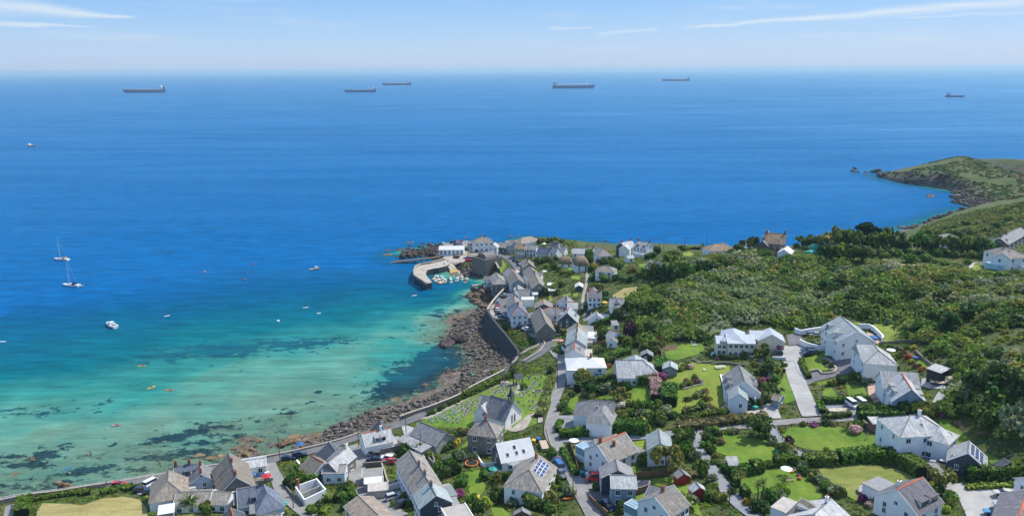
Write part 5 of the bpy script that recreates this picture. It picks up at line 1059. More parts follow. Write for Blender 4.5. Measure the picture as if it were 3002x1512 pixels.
def shrub(kind,col,p,r,h,label,cat='shrub',name='shrub',group=None):
 o=link(name,pmesh(kind,random.randrange(4),col),None,(p[0],p[1],p[2]-.1),random.uniform(0,6.28));o.scale=(r,r,h*1.15)
 return tag(o,label,cat,group)
def plants(what,kind,col,t,items,label,cat=None,name=None):
 ''
 g=None if len(items)==1 else label[:60]
 cols=col if isinstance(col,(list,tuple))else[col]
 for i,it in enumerate(items):
  x,y,r,h=it
  p=at(t,x,y)
  f=tree if what=='tree' else shrub
  nm=name or(None if what=='tree' else cat.replace(' ','_')if cat else 'bush' if 'bush' in label else 'shrub')
  f(kind,cols[i%len(cols)],p,r,h,label,cat or(nm if nm in('bush','shrub')else what),nm,g)
T_='tree';S_='shrub'
plants(T_,'pine','pine','K3',[(2150,580,5,12.5)],'tall flat topped dark pine standing above the skyline trees',name='pine_tree')
plants(T_,'pine','pine','K3',[(2300,590,4.2,10.5)],'shorter dark pine leaning out beside the tallest pine',name='pine_tree')
plants(T_,'tree','olive','K3',[(1530,620,7.93,11.5)],'broad olive green tree rising over the green tent')
plants(T_,'tree',['mid','dark','mid'],'K3',[(980,560,4.39,5.75),(1130,570,4.88,6.32),(1270,580,3.66,5.17)],'wind trimmed tree on the skyline beyond the brown stone house')
plants(T_,'tree',['mid','dark','dark','mid','dark'],'K3',[(1740,620,5.49,10.3),(1880,640,5.61,9.77),(2030,620,5.49,8.62),(2380,640,6.1,9.2),(2520,600,6.1,10.3)],'dark skyline tree growing around the two pines')
plants(T_,'tree',['dark','dark','mid','dark','dark'],'K3',[(1420,770,4.64,6.32),(1560,790,5.12,6.9),(1720,800,5.37,7.47),(1880,800,5.12,6.9),(2080,820,5.37,6.9)],'dark round tree in the row in front of the skyline pines')
plants(T_,'tree',['dark','mid','dark','dark','mid','dark','mid','dark'],'K4',[(120,640,6.1,9.77),(560,650,6.71,10.3),(280,670,4.27,6.9),(760,660,5.61,8.62),(1180,690,5.86,9.2),(1340,700,5.37,8.62),(1500,690,5.12,8.05),(1680,700,5.37,8.05)],'dark tree in the belt between the pines and the hilltop house')
plants(T_,'tree',['mid','mid','dark','mid'],'K4',[(850,470,4.88,6.9),(700,420,4.39,5.75),(1250,480,4.88,6.9),(1850,640,4.88,5.75)],'tree close around the half hidden ridge house')
plants(S_,'shrub',['mid','olive','dark','mid','olive','dark','mid','dark','mid'],'K4',[(900,300,3,3),(1100,240,3.4,3),(1300,220,3,3),(1500,150,4,4),(1700,130,3.4,3),(1600,330,3.6,3.4),(1850,260,3.4,3),(2100,180,4,3.6),(2300,80,4,3.6)],'wind clipped bush on the slope falling from the ridge to the cove')
plants(S_,'shrub','lime','K4',[(870,680,2.8,4)],'yellow green bush in the dark belt below the ridge house')
plants(S_,'shrub','rust','K4',[(40,860,2.6,2.6)],'russet bush at the end of the pink garden path')
plants(S_,'ball','hedge','K4',[(430,830,3.4,3.4),(720,810,3,3)],'big rounded evergreen above the white garden bench','evergreen')
plants(S_,'ball','hedge','K4',[(900,840,1.6,1.4),(1080,880,2,1.6),(1520,870,1.7,1.8),(1340,900,2,1.3),(1300,950,2.2,1.4)],'clipped box bush in the terraced garden beside the hilltop house')
plants(S_,'shrub',['dark','mid','dark','mid','dark','olive','dark','mid','dark','dark'],'K3',[(1350,640,3,3),(1620,680,3.4,3.4),(1800,700,3.4,3.4),(1960,680,3.4,3.4),(2150,700,3.6,3.6),(2280,720,3.4,3.4),(2450,720,3.4,3.6),(2560,760,3.4,3.4),(1050,600,2.4,2),(880,560,2.6,2.4)],'dense bush filling in under the skyline trees')
plants(S_,'shrub',['dark','mid','dark','dark','mid','dark','mid','dark'],'K4',[(60,700,3.4,3.4),(200,720,3.4,3.4),(420,700,3.4,3.4),(640,710,3.4,3.4),(1030,720,3.4,3.6),(1260,740,3.4,3.4),(1560,740,3.4,3.4),(1760,760,3.4,3.4)],'dense bush filling in under the dark belt of ridge trees')
plants(T_,'tree',['dark','dark','mid','dark','dark','mid','dark','dark','mid','dark'],'O',[(2080,740,5,5.5),(2150,765,5.4,5.5),(2230,770,5,5),(2300,760,5.2,5.5),(2380,765,5,5),(2200,800,4.6,5),(2120,720,5,5),(2440,800,4.6,4.6),(1980,700,4.6,4.6),(2330,830,4.4,4.6)],'low spreading dark tree standing out of the thicket below the hilltop house')
plants(T_,'tree',['dark','mid','dark'],'Z2',[(2080,420,4,6),(2000,470,3.6,5.5),(2180,380,4,6)],'tree beside the brown stone house on its seaward side')
plants(T_,'tree','dark','Z2',[(965,470,2.6,5)],'dark round tree beside the white dormered clifftop house')
plants(T_,'tree',['dark','dark','dark','mid','dark'],'Z2',[(930,820,5.5,9),(1080,830,5,9),(1230,780,5,8),(1330,760,4.6,7.5),(850,760,4,7)],'tall dark tree in the grove above the dry grass clearing')
plants(T_,'tree',['dark','dark','mid','dark'],'Z2',[(1560,690,4.4,5.5),(1650,680,4,5),(1440,700,4,5),(1860,640,4,4.6)],'dark tree standing out of the grey thicket below the ridge')
plants(S_,'shrub',['mid','olive','dark','mid','lime'],'Z2',[(1130,480,3.4,3.4),(1210,470,3,3),(1280,400,3,2.6),(1110,530,3.4,3.4),(1180,540,3.4,3)],'garden shrub on the ridge between the clifftop houses and the bungalow')
plants(S_,'shrub',['yellow'],'Z2',[(1720,490,1.9,2.6)],'golden bush in front of the hipped ridge bungalow')
plants(S_,'shrub',['dark','mid','dark'],'Z2',[(1800,490,2.2,2.4),(1900,460,2.6,3),(1960,480,2.8,3)],'bush beside the golden bush at the ridge bungalow')
plants(S_,'shrub',['dark','mid','dark','mid','dark','mid'],'J1',[(1480,800,2.2,4.5),(1900,640,4,5),(1750,620,3.4,4.5),(2010,660,3,4.5),(1620,700,3,4),(1960,760,3,4)],'dense green bush around the two thatched cottages')
plants(S_,'ball','yellow','J1',[(2070,880,1.7,2)],'round golden bush below the hipped white house')
plants(S_,'shrub',['dark','mid','olive','dark','mid','lime','dark','mid','olive','mid'],'J1',[(700,800,3.4,4),(850,760,3,3.4),(960,740,2.6,3),(1020,830,2.6,2.6),(1130,720,2.4,3),(860,900,2.4,2.6),(1050,940,2.8,3),(1200,1000,2.4,2.6),(1300,1060,2.6,2.6),(1450,1100,2.4,2.4)],'shrub in the steep village gardens above the street terrace')
plants(S_,'shrub',['dark','mid','dark','mid','dark'],'J1',[(2250,800,2.8,3.4),(2350,800,3,3.4),(2470,760,3,3.6),(2540,860,2.6,3),(2000,1000,2.6,3)],'shrub between the hipped white house and the slate fronted cottage')
plants(S_,'shrub',['dark','dark','mid','dark','mid'],'J2',[(950,560,3.4,4.5),(1060,520,3,4),(1200,480,3.4,4),(1300,560,2.6,3),(1450,330,3,3)],'dark bush in the garden hollow above the orange ridged roofs')
plants(S_,'shrub',['mid','olive','dark','mid','dark','mid'],'J2',[(2290,380,2.6,3),(2420,400,2.6,2.8),(2520,620,2.4,3),(2180,200,2.8,3),(2300,130,3,3.4),(2480,200,3,3.4)],'shrub in the garden behind the double fronted cottage')
plants(S_,'shrub',['dark','mid','olive'],'Z2',[(400,700,3,3),(480,640,3.4,3.6),(650,680,3.4,3.4)],'bush on the terraces below the clifftop houses')
plants(S_,'shrub',['dark','mid','dark','mid','olive','dark'],'Z2',[(450,780,3,3.4),(540,800,2.6,3),(640,800,3,3),(330,800,2.8,3),(740,740,3,3.4),(250,760,3,3.4)],'bush beside the strip of dry grass at the village edge')
plants(S_,'shrub',['olive','dark','mid','olive','dark','bracken','mid','olive'],'J1',[(780,220,2.6,2.2),(960,240,3,2.4),(1100,180,2.6,1.6),(1180,160,2.6,1.6),(1260,250,2.8,2),(700,270,2.4,2.6),(1500,370,2.4,1.6),(1400,300,2.4,1.4)],'low gorse bush on the grassy knoll at the point')
plants(T_,'tree','purple','Z5',[(1260,570,4.2,6.5)],'purple leaved tree at the edge of the thicket')
plants(S_,'shrub','mid','Z5',[(865,560,3,4.4)],'round green tree shaped bush beside the two small white cottages')
plants(T_,'loose','mid','Z5',[(870,600,2.6,4)],'thin open tree with pale trunk in the garden behind the terrace')
plants(S_,'shrub',['dark','mid','dark','mid','dark','mid','dark'],'Z5',[(1180,260,4,5),(1320,200,4.4,6),(1500,220,4.4,6),(1650,200,4,5.5),(1080,300,3.4,4.5),(1450,560,4,5),(1560,520,3.6,5)],'dark bushy tree along the lower edge of the thicket','bushy tree')
plants(S_,'shrub',['mid','dark','olive','mid','dark','mid','rust','mid'],'Z5',[(1230,680,2.4,3),(1360,690,2.6,2.8),(1500,740,2.8,3),(1620,720,2.8,3),(1700,700,2.6,2.8),(1100,640,2.4,2.6),(1760,640,2.4,3),(1650,800,2.4,2.6)],'shrub in the border above the huge pale roof')
plants(S_,'shrub',['dark','mid','dark','orange','mid'],'Z5',[(850,910,2.4,2.4),(920,950,2.6,2.6),(1000,940,2.4,2.4),(960,1010,1.6,1.4),(1030,870,2.4,2.4)],'bush between the pale lane side roof and the huge pale roof')
plants(S_,'ball','olive','K2',[(690,600,3.4,4.4)],'large round olive bush in front of the lane side house')
plants(S_,'shrub','dark','K2',[(930,420,3,4)],'dark bush leaning over the parked blue car')
plants(T_,'tree',['olive'],'K2',[(1410,940,3.6,4.2)],'spreading brownish green tree on the small square lawn')
plants(S_,'shrub',['dark','grey','mid','olive','dark'],'K2',[(900,810,3.4,4),(1120,760,2.8,3.4),(1280,700,2.6,3),(1400,690,2.6,3),(1560,720,2,2.6)],'shrub behind the square lawn under the long curved hedge')
plants(S_,'shrub',['grey','dark','olive'],'K2',[(760,830,2,2.2),(480,860,1.8,1.8),(860,890,1.6,1.6)],'low shrub at the gateway beside the lane')
plants(S_,'shrub',['mid','mid','dark','mid'],'K2',[(350,960,1.9,2.2),(330,1030,1.9,2),(300,1110,2,2),(420,1160,1.8,1.8)],'hedge bush lining the lane in front of the hipped house','hedge bush')
plants(S_,'ball','olive','K2',[(1400,1300,2.2,2.6)],'dark olive clipped ball bush beside the hipped house')
plants(T_,'loose','mid','K2',[(1740,1150,2.6,4)],'small apple tree at the end of the square lawn')
plants(S_,'shrub','white','K2',[(1420,1040,2.2,2)],'white flowering bush at the corner of the hipped house')
plants(S_,'ball','magenta','K2',[(2200,535,1.8,2.2)],'round pink and magenta hydrangea beside the hedge block','hydrangea')
plants(S_,'ball','pink','K1',[(1150,205,1.4,1.4)],'small pale pink hydrangea on the big lawn','hydrangea')
plants(S_,'shrub',['mid','olive','mid'],'K1',[(1000,235,1.8,1.6),(1060,210,1.8,1.8),(1100,160,1.6,1.6)],'low shrub beside the small pink hydrangea')
plants(S_,'shrub',['olive','bracken','mid','rust','lilac','mid'],'K1',[(1040,480,1.9,1.6),(1110,440,1.9,1.8),(1180,460,1.8,1.8),(1230,440,1.8,1.6),(1290,430,1.4,1.4),(1220,385,1.5,2)],'mixed shrub in the stone edged bed on the big lawn')
plants(S_,'shrub',['olive','grey','bracken','olive','dark'],'K1',[(1240,640,1.8,1.6),(1310,620,2,1.8),(1350,590,2,1.8),(1410,680,2,1.8),(1120,690,1.7,1.2)],'mixed shrub in the lower island bed on the big lawn')
plants(S_,'shrub',['mid','magenta','olive','pink'],'K1',[(1340,810,2,2.4),(1420,780,1.2,1.2),(1480,830,1.6,1.2),(1400,830,1.2,1)],'shrub beside the curve of the pink paved drive')
plants(S_,'shrub',['mid','grey','mid','dark','mid','grey'],'K1',[(660,860,2.6,3.4),(760,900,2.8,3),(680,1010,2.8,3.2),(880,940,2,2),(330,920,2.6,2.6),(420,960,2.6,2.6)],'bush in the wild border below the big lawn')
plants(S_,'shrub',['dark','dark','mid','dark','mid','dark'],'K1',[(100,1110,3,3.4),(240,1150,3.2,3.6),(400,1160,3.4,4),(480,1060,2.8,3.2),(560,1030,2.6,3),(700,1060,2,2)],'dark bush in the thick row above the east lane')
plants(S_,'ball','mid','K1',[(1655,920,1.9,2.2)],'clipped round bush at the end of the lane hedge')
plants(T_,'tree','dark','K1',[(2330,660,4,5)],'dark dense tree beside the house with the pink terrace')
plants(S_,'shrub',['dark','mid','dark','olive'],'K1',[(2150,620,2,2.4),(2250,690,2.4,2.6),(2100,740,1.8,2),(2200,730,2,2)],'bush in front of the house with the pink terrace')
plants(S_,'shrub',['magenta','lilac','magenta'],'K1',[(2220,410,1.5,1.4),(2370,340,1.6,1.6),(2330,380,1.3,1.2)],'pink and lilac hydrangea behind the house with the pink terrace','hydrangea')
plants(S_,'shrub',['dark','olive','mid','dark'],'K1',[(2310,290,3,3.6),(2460,330,2.4,3),(2430,420,2.4,2.8),(2200,300,2,2)],'bush in the dense border beside the lawn strip')
plants(S_,'shrub',['lilac','mid','lilac','mid'],'K1',[(2210,110,1.3,1.3),(2250,150,1.3,1.2),(2230,170,1.1,1),(2130,170,1.8,1.4)],'lilac hydrangea on the bank below the white parking court','hydrangea')
plants(T_,'tree','dark','Z6',[(860,860,3.4,5)],'dark round tree in front of the cream modern house')
plants(S_,'shrub',['mid','olive','yellow','mid','magenta','mid','orange'],'Z6',[(280,870,1.6,1.4),(380,880,1.5,1.3),(460,860,1.3,1.6),(560,880,1.7,1.5),(235,900,1.1,.9),(640,850,2,3),(540,890,1,.8)],'flowering shrub on the bank under the cream modern house')
plants(S_,'shrub',['olive','bracken','grey','orange','mid','lime'],'Z6',[(1520,640,1.7,1.8),(1580,600,1.5,1.4),(1640,650,1.6,1.3),(1680,720,1.2,1),(1740,720,1.6,1.4),(1640,560,1.4,1.2)],'rockery plant beside the dark drive of the dormered house')
plants(S_,'shrub',['grey','dark','mid','grey','mid'],'Z6',[(1120,1000,1.5,1.6),(1190,1080,1.5,1.5),(1180,960,1.4,1.3),(1130,1080,1.4,1.6),(1230,1000,1.2,1.4)],'vegetable bed shrub beside the white drive')
plants(S_,'shrub',['mid','white','mid','yellow','white'],'Z6',[(1840,960,1,.9),(1880,1000,1,.8),(1950,1000,1.3,1.3),(1870,940,.8,.7),(1980,1060,1.1,.8)],'rockery flower clump in the curved stone bed by the dark drive','flower clump')
plants(S_,'shrub',['dark','mid','olive','dark','grey','yellow'],'Z6',[(2100,1240,2.2,2.4),(2260,1180,2,2.2),(1960,1280,1.8,1.8),(2400,1180,2,2),(2480,1230,1.8,1.8),(2380,1200,1.6,1.6)],'shrub in the border between the dark drive and the striped lawns')
plants(S_,'shrub',['yellow','lime','yellow','lilac','yellow'],'Z7',[(285,1100,.9,.8),(310,1150,.9,.8),(340,1200,1,.9),(290,1180,1,.8),(350,1230,.9,.7)],'yellow flower clump between the two striped lawns','flower clump')
plants(S_,'shrub',['rust','orange','yellow','rust','mid','orange','mid'],'Z7',[(1060,690,1.5,1.6),(1110,730,1.4,1.4),(1160,780,1.4,1.3),(1230,840,1.4,1.3),(1020,720,1.6,1.6),(1290,880,1.3,1.2),(960,850,1.8,1.5)],'rusty flowering shrub in the terraced beds behind the porch house')
plants(S_,'shrub',['mid','grey','mid','yellow','dark','mid'],'Z7',[(900,600,1.8,1.6),(980,620,1.6,1.4),(1100,610,1.6,1.5),(1190,610,1.3,1.4),(1380,660,2,2),(1420,740,2,1.8)],'shrub in the upper hillside beds behind the porch house')
plants(S_,'shrub',['grey','mid','white'],'Z7',[(870,300,1.8,2),(640,300,1.7,1.8),(720,270,1.6,1.6)],'bush at the top of the upper hillside lawn')
plants(T_,'tree',['dark','dark','dark','dark'],'Z7',[(2000,1200,5,7),(2200,1150,5.5,7.5),(2350,1260,5,6.5),(2500,1220,5,7)],'very dark tree in the hillside belt above the hipped white house')
plants(T_,'tree',['dark','dark','mid'],'Z7',[(1650,400,5,6),(1480,330,4.5,5.5),(1300,420,4,5)],'dark tree standing in the upper thicket')
plants(S_,'shrub',['mid','mid','dark','mid','olive','dark'],'Z8',[(180,210,2.4,3),(380,220,2.6,3.2),(560,200,3,4),(700,210,3,3.6),(800,230,3.2,4),(480,170,2.6,3)],'tall bush behind the hipped white house')
plants(S_,'ball','hedge','Z8',[(1010,180,3.4,2.6)],'broad clipped bush above the hillside vegetable plots')
plants(S_,'shrub','magenta','Z8',[(530,300,1.5,1.6)],'deep pink bush beside the hipped white house')
plants(S_,'shrub',['magenta','mid'],'Z8',[(1000,225,1.4,1.2),(1070,240,1.8,2)],'pink bush at the top of the long hillside lawn')
plants(T_,'tree',['mid','grey','mid'],'Z8',[(1420,340,3.6,5),(1780,440,4.4,8),(1650,330,3.6,5)],'tall loose tree at the edge of the hillside vegetable plots')
plants(T_,'loose','olive','Z8',[(960,990,3.4,5.5)],'leaning bare branched tree over the drive to the gravel yard')
plants(S_,'shrub',['mid','dark','mid','lime','yellow'],'Z8',[(1060,1120,1.9,2),(930,1050,1.9,2.2),(1060,1190,1.5,1.6),(1000,1240,1.6,1.6),(860,990,1.4,1.4)],'bush between the purple slated house and the gravel yard')
plants(S_,'shrub',['grey','olive','mid'],'Z8',[(410,500,1.7,1.8),(370,580,1.4,1.3),(90,590,1.5,1.2)],'bush at the end of the oval lawn')
plants(S_,'ball','pink','Z8',[(30,395,1.9,1.8)],'big cream and pink hydrangea on the oval lawn','hydrangea')
plants(S_,'shrub',['magenta','mid','pink'],'Z8',[(115,1130,1.5,1.4),(220,1150,1.5,1.8),(190,1200,1.5,1.2)],'flowering bush below the round stone patio')
plants(S_,'shrub',['dark','grey','mid','dark'],'Z8',[(250,370,1.5,1.6),(290,390,1.5,1.6),(60,330,1.8,1.8),(220,330,1.5,1.4)],'bush behind the oval lawn')
plants(T_,'pine','dark','Z9',[(830,450,4.2,5.5)],'low spreading dark cypress shading the upper hedged lawn',name='cypress_tree')
plants(S_,'shrub',['mid','dark','lime','grey','mid','dark','bracken','mid'],'Z9',[(300,420,2,2.4),(380,440,1.8,2.4),(360,400,1.6,2),(560,410,1.7,1.8),(500,410,1.6,1.6),(260,470,1.8,2),(400,510,2,1.6),(330,500,1.8,1.6)],'shrub at the top corner of the hedged lawn')
plants(S_,'shrub',['mid','grey','mid','olive','grey','mid','grey','mid','olive','grey','mid','grey','dark'],'Z9',[(920,460,1.7,2),(980,520,1.8,2.2),(1050,580,1.9,2.2),(1120,620,2.2,3),(1180,680,2,2.4),(1250,740,1.9,2.2),(1300,800,1.9,2.2),(1370,850,2,2.2),(1430,900,2,2.2),(1500,950,2,2.2),(1560,1020,2.2,2.4),(1650,1070,2.2,2.4),(1700,1090,1.9,2)],'shrub in the long diagonal border between the hedged lawns and the dry lawn')
plants(S_,'shrub',['purple'],'Z9',[(1160,510,1.6,1.9)],'round purple bush inside the ranch fence')
plants(S_,'shrub',['mid','magenta','dark','bracken'],'Z9',[(1300,320,1.3,1.4),(1430,325,1.8,1),(1560,310,2,1.4),(1640,320,1.8,1.2)],'bush along the top fence of the oval lawn')
plants(S_,'shrub',['grey','mid'],'Z9',[(1360,610,1.2,1.3),(1570,620,1.5,1.6)],'bush along the lower fence of the oval lawn')
plants(S_,'ball','hedge','Z9',[(470,820,1.6,1.9),(935,770,1.5,1.6)],'clipped ball bush between the hedge blocks of the lower garden')
plants(S_,'shrub','lime','Z9',[(1105,1050,1.7,2.6)],'bright green bush beside the garden palm')
plants(S_,'shrub',['grey','mid','mid','dark','yellow','dark'],'Z9',[(1090,1110,1.6,2),(950,1180,2.4,4.2),(1060,1170,2.2,2.4),(800,1240,2.4,2.6),(710,1170,1.6,1.4),(880,1250,2.2,2.4)],'bush in front of the balcony bungalow')
plants(S_,'shrub',['mid','dark','olive','mid','grey','mid'],'Z9',[(240,560,1.8,2),(300,610,1.8,2.4),(370,690,1.6,1.8),(350,730,1.5,1.6),(420,740,1.4,1.4),(540,1050,1.4,1.2)],'bush on the garden side of the gravel lane')
plants(S_,'shrub',['dark','mid','grey','mid','grey','mid','olive','mid'],'Z9',[(60,480,2.6,3.4),(60,650,3,4),(140,700,2,2.6),(200,860,2.6,4),(310,930,2,2.4),(310,1040,2.2,2.6),(400,1130,2.2,2.8),(300,1120,2,2.6)],'bush on the house side of the gravel lane')
plants(T_,'loose','olive','Z10',[(1660,870,5.2,8)],'big bare branched tree beside the tall narrow house')
plants(S_,'shrub',['mid','dark','mid'],'Z10',[(1840,480,2.4,3),(1880,430,2,2.4),(1800,440,2,2.4)],'bush at the corner of the east lane and the gravel lane')
plants(S_,'shrub',['olive','mid'],'Z10',[(1300,720,2,2.6),(1430,720,2.2,2.8)],'rounded small tree behind the boxy boarded house')
plants(S_,'shrub',['mid'],'Z10',[(425,650,2.2,2.6)],'round green bush beside the solar panel house gateway')
plants(S_,'ball','lilac','Z10',[(485,715,1.4,1.4)],'blue hydrangea at the solar panel house gateway','hydrangea')
plants(S_,'shrub',['dark','mid'],'Z10',[(465,930,1.9,2.6),(420,1020,2.2,2.4)],'dark bush beside the side garage of the solar panel house')
plants(S_,'ball','mid','Z10',[(925,1010,1.5,1.7)],'clipped bush above the dark drive of the boxy boarded house')
plants(S_,'shrub',['grey','mid','mid','olive','dark','grey','mid'],'Z10',[(630,1080,2.2,2.8),(560,1010,1.6,1.6),(230,1200,3,3.6),(420,1150,2.4,2.8),(330,1230,2.4,2.8),(50,1150,2.2,2.8),(400,1260,2.2,2.4)],'bush in the wild garden below the solar panel house')
plants(S_,'shrub',['dark','mid','dark','mid'],'Z10',[(1180,1120,1.6,1.8),(1270,1180,1.9,2),(1200,1250,2.2,2.4),(1300,1230,1.9,2)],'bush between the dark parked car and the pale streaked roof')
plants(S_,'shrub',['mid','grey','olive'],'Z10',[(1900,1230,2.4,2.6),(1960,1150,1.9,2.2),(1880,910,2,2)],'bush around the red sheds')
plants(S_,'shrub',['dark','mid','mid','lime','dark','mid'],'Z11',[(700,640,2.6,3.4),(860,620,2.6,3),(930,590,2.2,2.6),(680,560,2,2.6),(780,600,2.4,3),(960,660,1.9,2)],'bush between the slate barn and the long white row')
plants(S_,'shrub',['olive','mid','yellow','bracken','dark','mid','olive'],'Z11',[(1180,470,1.9,2),(1260,440,2,2.2),(1240,540,1.9,2),(1320,410,2,2.2),(1180,560,2.2,2.2),(1100,590,2,2),(1380,410,1.8,2)],'scrubby bush between the barn and the dark stone house')
plants(S_,'shrub',['mid','grey','dark','mid','dark','mid','grey','mid'],'Z11',[(1050,800,2,2.6),(1130,720,2,2.6),(1130,870,2.6,3.4),(1200,680,2,2.6),(1230,830,2.4,3.2),(1290,960,2.6,3.4),(1300,700,2,2.6),(1200,780,2.2,3)],'bush in the garden thicket behind the long white row')
plants(S_,'shrub',['grey','mid','olive','dark'],'Z11',[(1430,700,1.9,2.4),(1560,900,2.2,2.6),(1680,930,2.2,2.6),(1760,920,2,2.4)],'bush between the trampoline and the solar panel house')
plants(S_,'shrub',['magenta'],'Z11',[(1290,1090,1.7,2)],'magenta flowering bush beside the slate gabled end cottage')
plants(S_,'shrub',['mid','dark','mid','lime','dark','mid','grey'],'Z11',[(1400,1160,2,2.6),(1480,1240,2.2,2.8),(1420,1260,2,2.4),(1560,1200,2,2.4),(1700,1120,2.6,3.2),(1820,1120,2.6,3.2),(1850,1180,1.8,2)],'bush in the lowest gardens below the long lawn')
plants(S_,'ball','mid','Z11',[(575,1190,1.2,1.4),(690,1110,1.4,1.6),(740,1190,1.2,1.3)],'small round bush in the courtyard parking')
plants(S_,'shrub',['mid','dark','mid','dark','olive'],'Z11',[(60,1120,2.4,2.6),(30,1030,2.4,2.6),(100,1060,2,2.2),(60,1230,2.2,2.2),(130,990,1.8,2)],'bush on the outer side of the garage lane')
plants(S_,'shrub',['dark','mid','mid','dark','olive','mid'],'Z12',[(1760,610,2.6,3.4),(1900,600,2.8,4),(2030,620,2.8,4),(2130,540,2.6,3.6),(1980,480,2.6,3.4),(1860,480,2.2,2.6)],'dense green bush in the garden thicket behind the red ridged roofs')
plants(S_,'shrub',['mid','dark','lime','dark','mid'],'Z12',[(2250,800,2,2),(2150,900,2,2),(2200,960,1.8,1.6),(2400,800,2.4,2.6),(2050,960,2,2)],'bush in the rough plot below the roofless ruin')
plants(S_,'shrub','mid','Z12',[(715,960,2.3,3)],'round bright green bush beside the seafront palm')
plants(S_,'shrub',['mid','lime','mid','lime'],'Z12',[(1250,850,1.6,1.6),(1480,850,1.6,1.6),(1580,890,1.6,1.4),(1680,960,1.6,1.4)],'bush in the garden with the blue parasol')
plants(S_,'ball','hedge','Z12',[(215,1000,1.7,1.8)],'dark clipped bush at the corner of the dry field')
plants(S_,'ball','mid','J4',[(1840,640,1.6,1.8)],'dark round bush beside the churchyard path')
plants(S_,'shrub',['dark','mid','dark'],'J4',[(1660,380,3,3),(1760,390,2.6,2.6),(2350,340,2,2.4)],'dark bush at the seaward end of the churchyard')
plants(S_,'shrub','mid','J4',[(1310,390,2.6,2.4)],'green bush on the seaward side of the shore wall')
plants(S_,'shrub',['dark','mid','dark','mid','dark','mid','dark','mid'],'J4',[(60,1140,1.2,1.6),(150,1110,1.2,1.7),(250,1060,1.2,1.7),(340,1010,1.1,1.7),(430,970,1.1,1.7),(520,930,1.2,1.8),(610,890,1.2,1.8),(690,840,1.3,1.9)],'separate dark bush in the row between the seafront road and the graves')
plants(S_,'shrub',['yellow','mid','magenta','white','mid'],'J5',[(800,310,1.1,1),(830,370,1,1),(690,560,1,1.2),(780,600,1,.8),(900,330,1,1)],'flower bush in the front gardens of the central terrace')
plants(S_,'shrub',['grey','dark','mid','dark','mid','olive'],'J5',[(1640,800,1.7,2.2),(1780,820,1.9,2),(1900,770,1.8,1.8),(1870,840,1.6,1.6),(2150,520,1.8,2.2),(2400,540,2.2,2.6)],'garden shrub behind the cottage with crossed orange ridges')
def frond_mesh(n,L,w,droop,col):
 b=MB()
 for i in range(n):
  a=2*PI*i/n*2.4+i*.7;e=random.uniform(-.25,1.25);p=Vector((0,0,0));seg=4;dirv=Vector((math.cos(a)*math.cos(e),math.sin(a)*math.cos(e),math.sin(e)));sd=Vector((-math.sin(a),math.cos(a),0))
  last=(p-sd*w*.3,p+sd*w*.3)
  for k in range(seg):
   p=p+dirv*L/seg;dirv=(dirv+Vector((0,0,-droop))).normalized();ww=w*(1-((k+1)/seg)**2*.9)
   cur=(p-sd*ww,p+sd*ww);b.face([last[0],last[1],cur[1],cur[0]]);last=cur
 me=b.mesh('crown',LM[col]);a=me.attributes.new('tint','FLOAT_COLOR','POINT')
 c=np.ones((len(me.vertices),4),np.float32);c[:,:3]=np.repeat(rng.uniform(.6,1.4,(len(me.vertices)//4+1,1)),4,0)[:len(me.vertices)];a.data.foreach_set('color',c.ravel())
 return me
FR={'palm':frond_mesh(46,1.0,.06,.28,'mid'),'cordyline':frond_mesh(60,1.0,.05,.12,'olive')}
PT={}
def palm(kind,t,x,y,h,r,label,group=None):
 p=at(t,x,y);o=thing('palm_tree' if kind=='palm' else 'cabbage_palm',label,'palm',p,random.uniform(0,6),group)
 if 'k' not in PT:b=MB();b.tube((0,0,-.2),(0,0,1),.16,.13,8);PT['k']=b.mesh('trunk',BARK)
 tk=link('trunk',PT['k'],o);tk.scale=(1,1,h)
 c=link('crown',FR[kind],o,(0,0,h));c.scale=(r,r,r)
palm('palm','Z2',1540,395,2.2,3.2,'round headed palm on the skyline beside the hipped bungalow')
palm('cordyline','Z2',1000,400,2.8,1.8,'pale tufted palm beside the white dormered clifftop house')
palm('palm','Z12',505,930,2.6,3.4,'broad feathery palm in front of the long low seafront cottage')
palm('cordyline','Z11',515,480,3.6,1.9,'tufted palm on the terrace of the red ridged seafront cottage')
palm('cordyline','Z9',622,1030,4.4,1.7,'slim cabbage palm beside the hedge blocks by the gravel lane')
palm('cordyline','Z9',812,1140,4.2,1.9,'cabbage palm with bare trunk on the lower lawn edge',None)
palm('cordyline','Z9',862,1120,4.6,1.7,'taller cabbage palm close behind the bare trunked one')
palm('palm','Z9',1095,960,1.0,2,'low palm beside the garden chairs on the lower lawn')
palm('cordyline','Z9',1790,360,1.6,1.6,'small palm beside the pond bed on the oval lawn')
palm('cordyline','Z7',545,990,1.2,1.7,'spiky palm in the border above the striped lawns')
palm('cordyline','J5',1660,790,1.6,2.2,'palm in the garden behind the cottage with crossed ridges')
palm('cordyline','Z11',965,690,1.8,1.6,'small palm behind the walled yard of the long white row')
CORE=M('hedge_core',(.012,.022,.006),1)
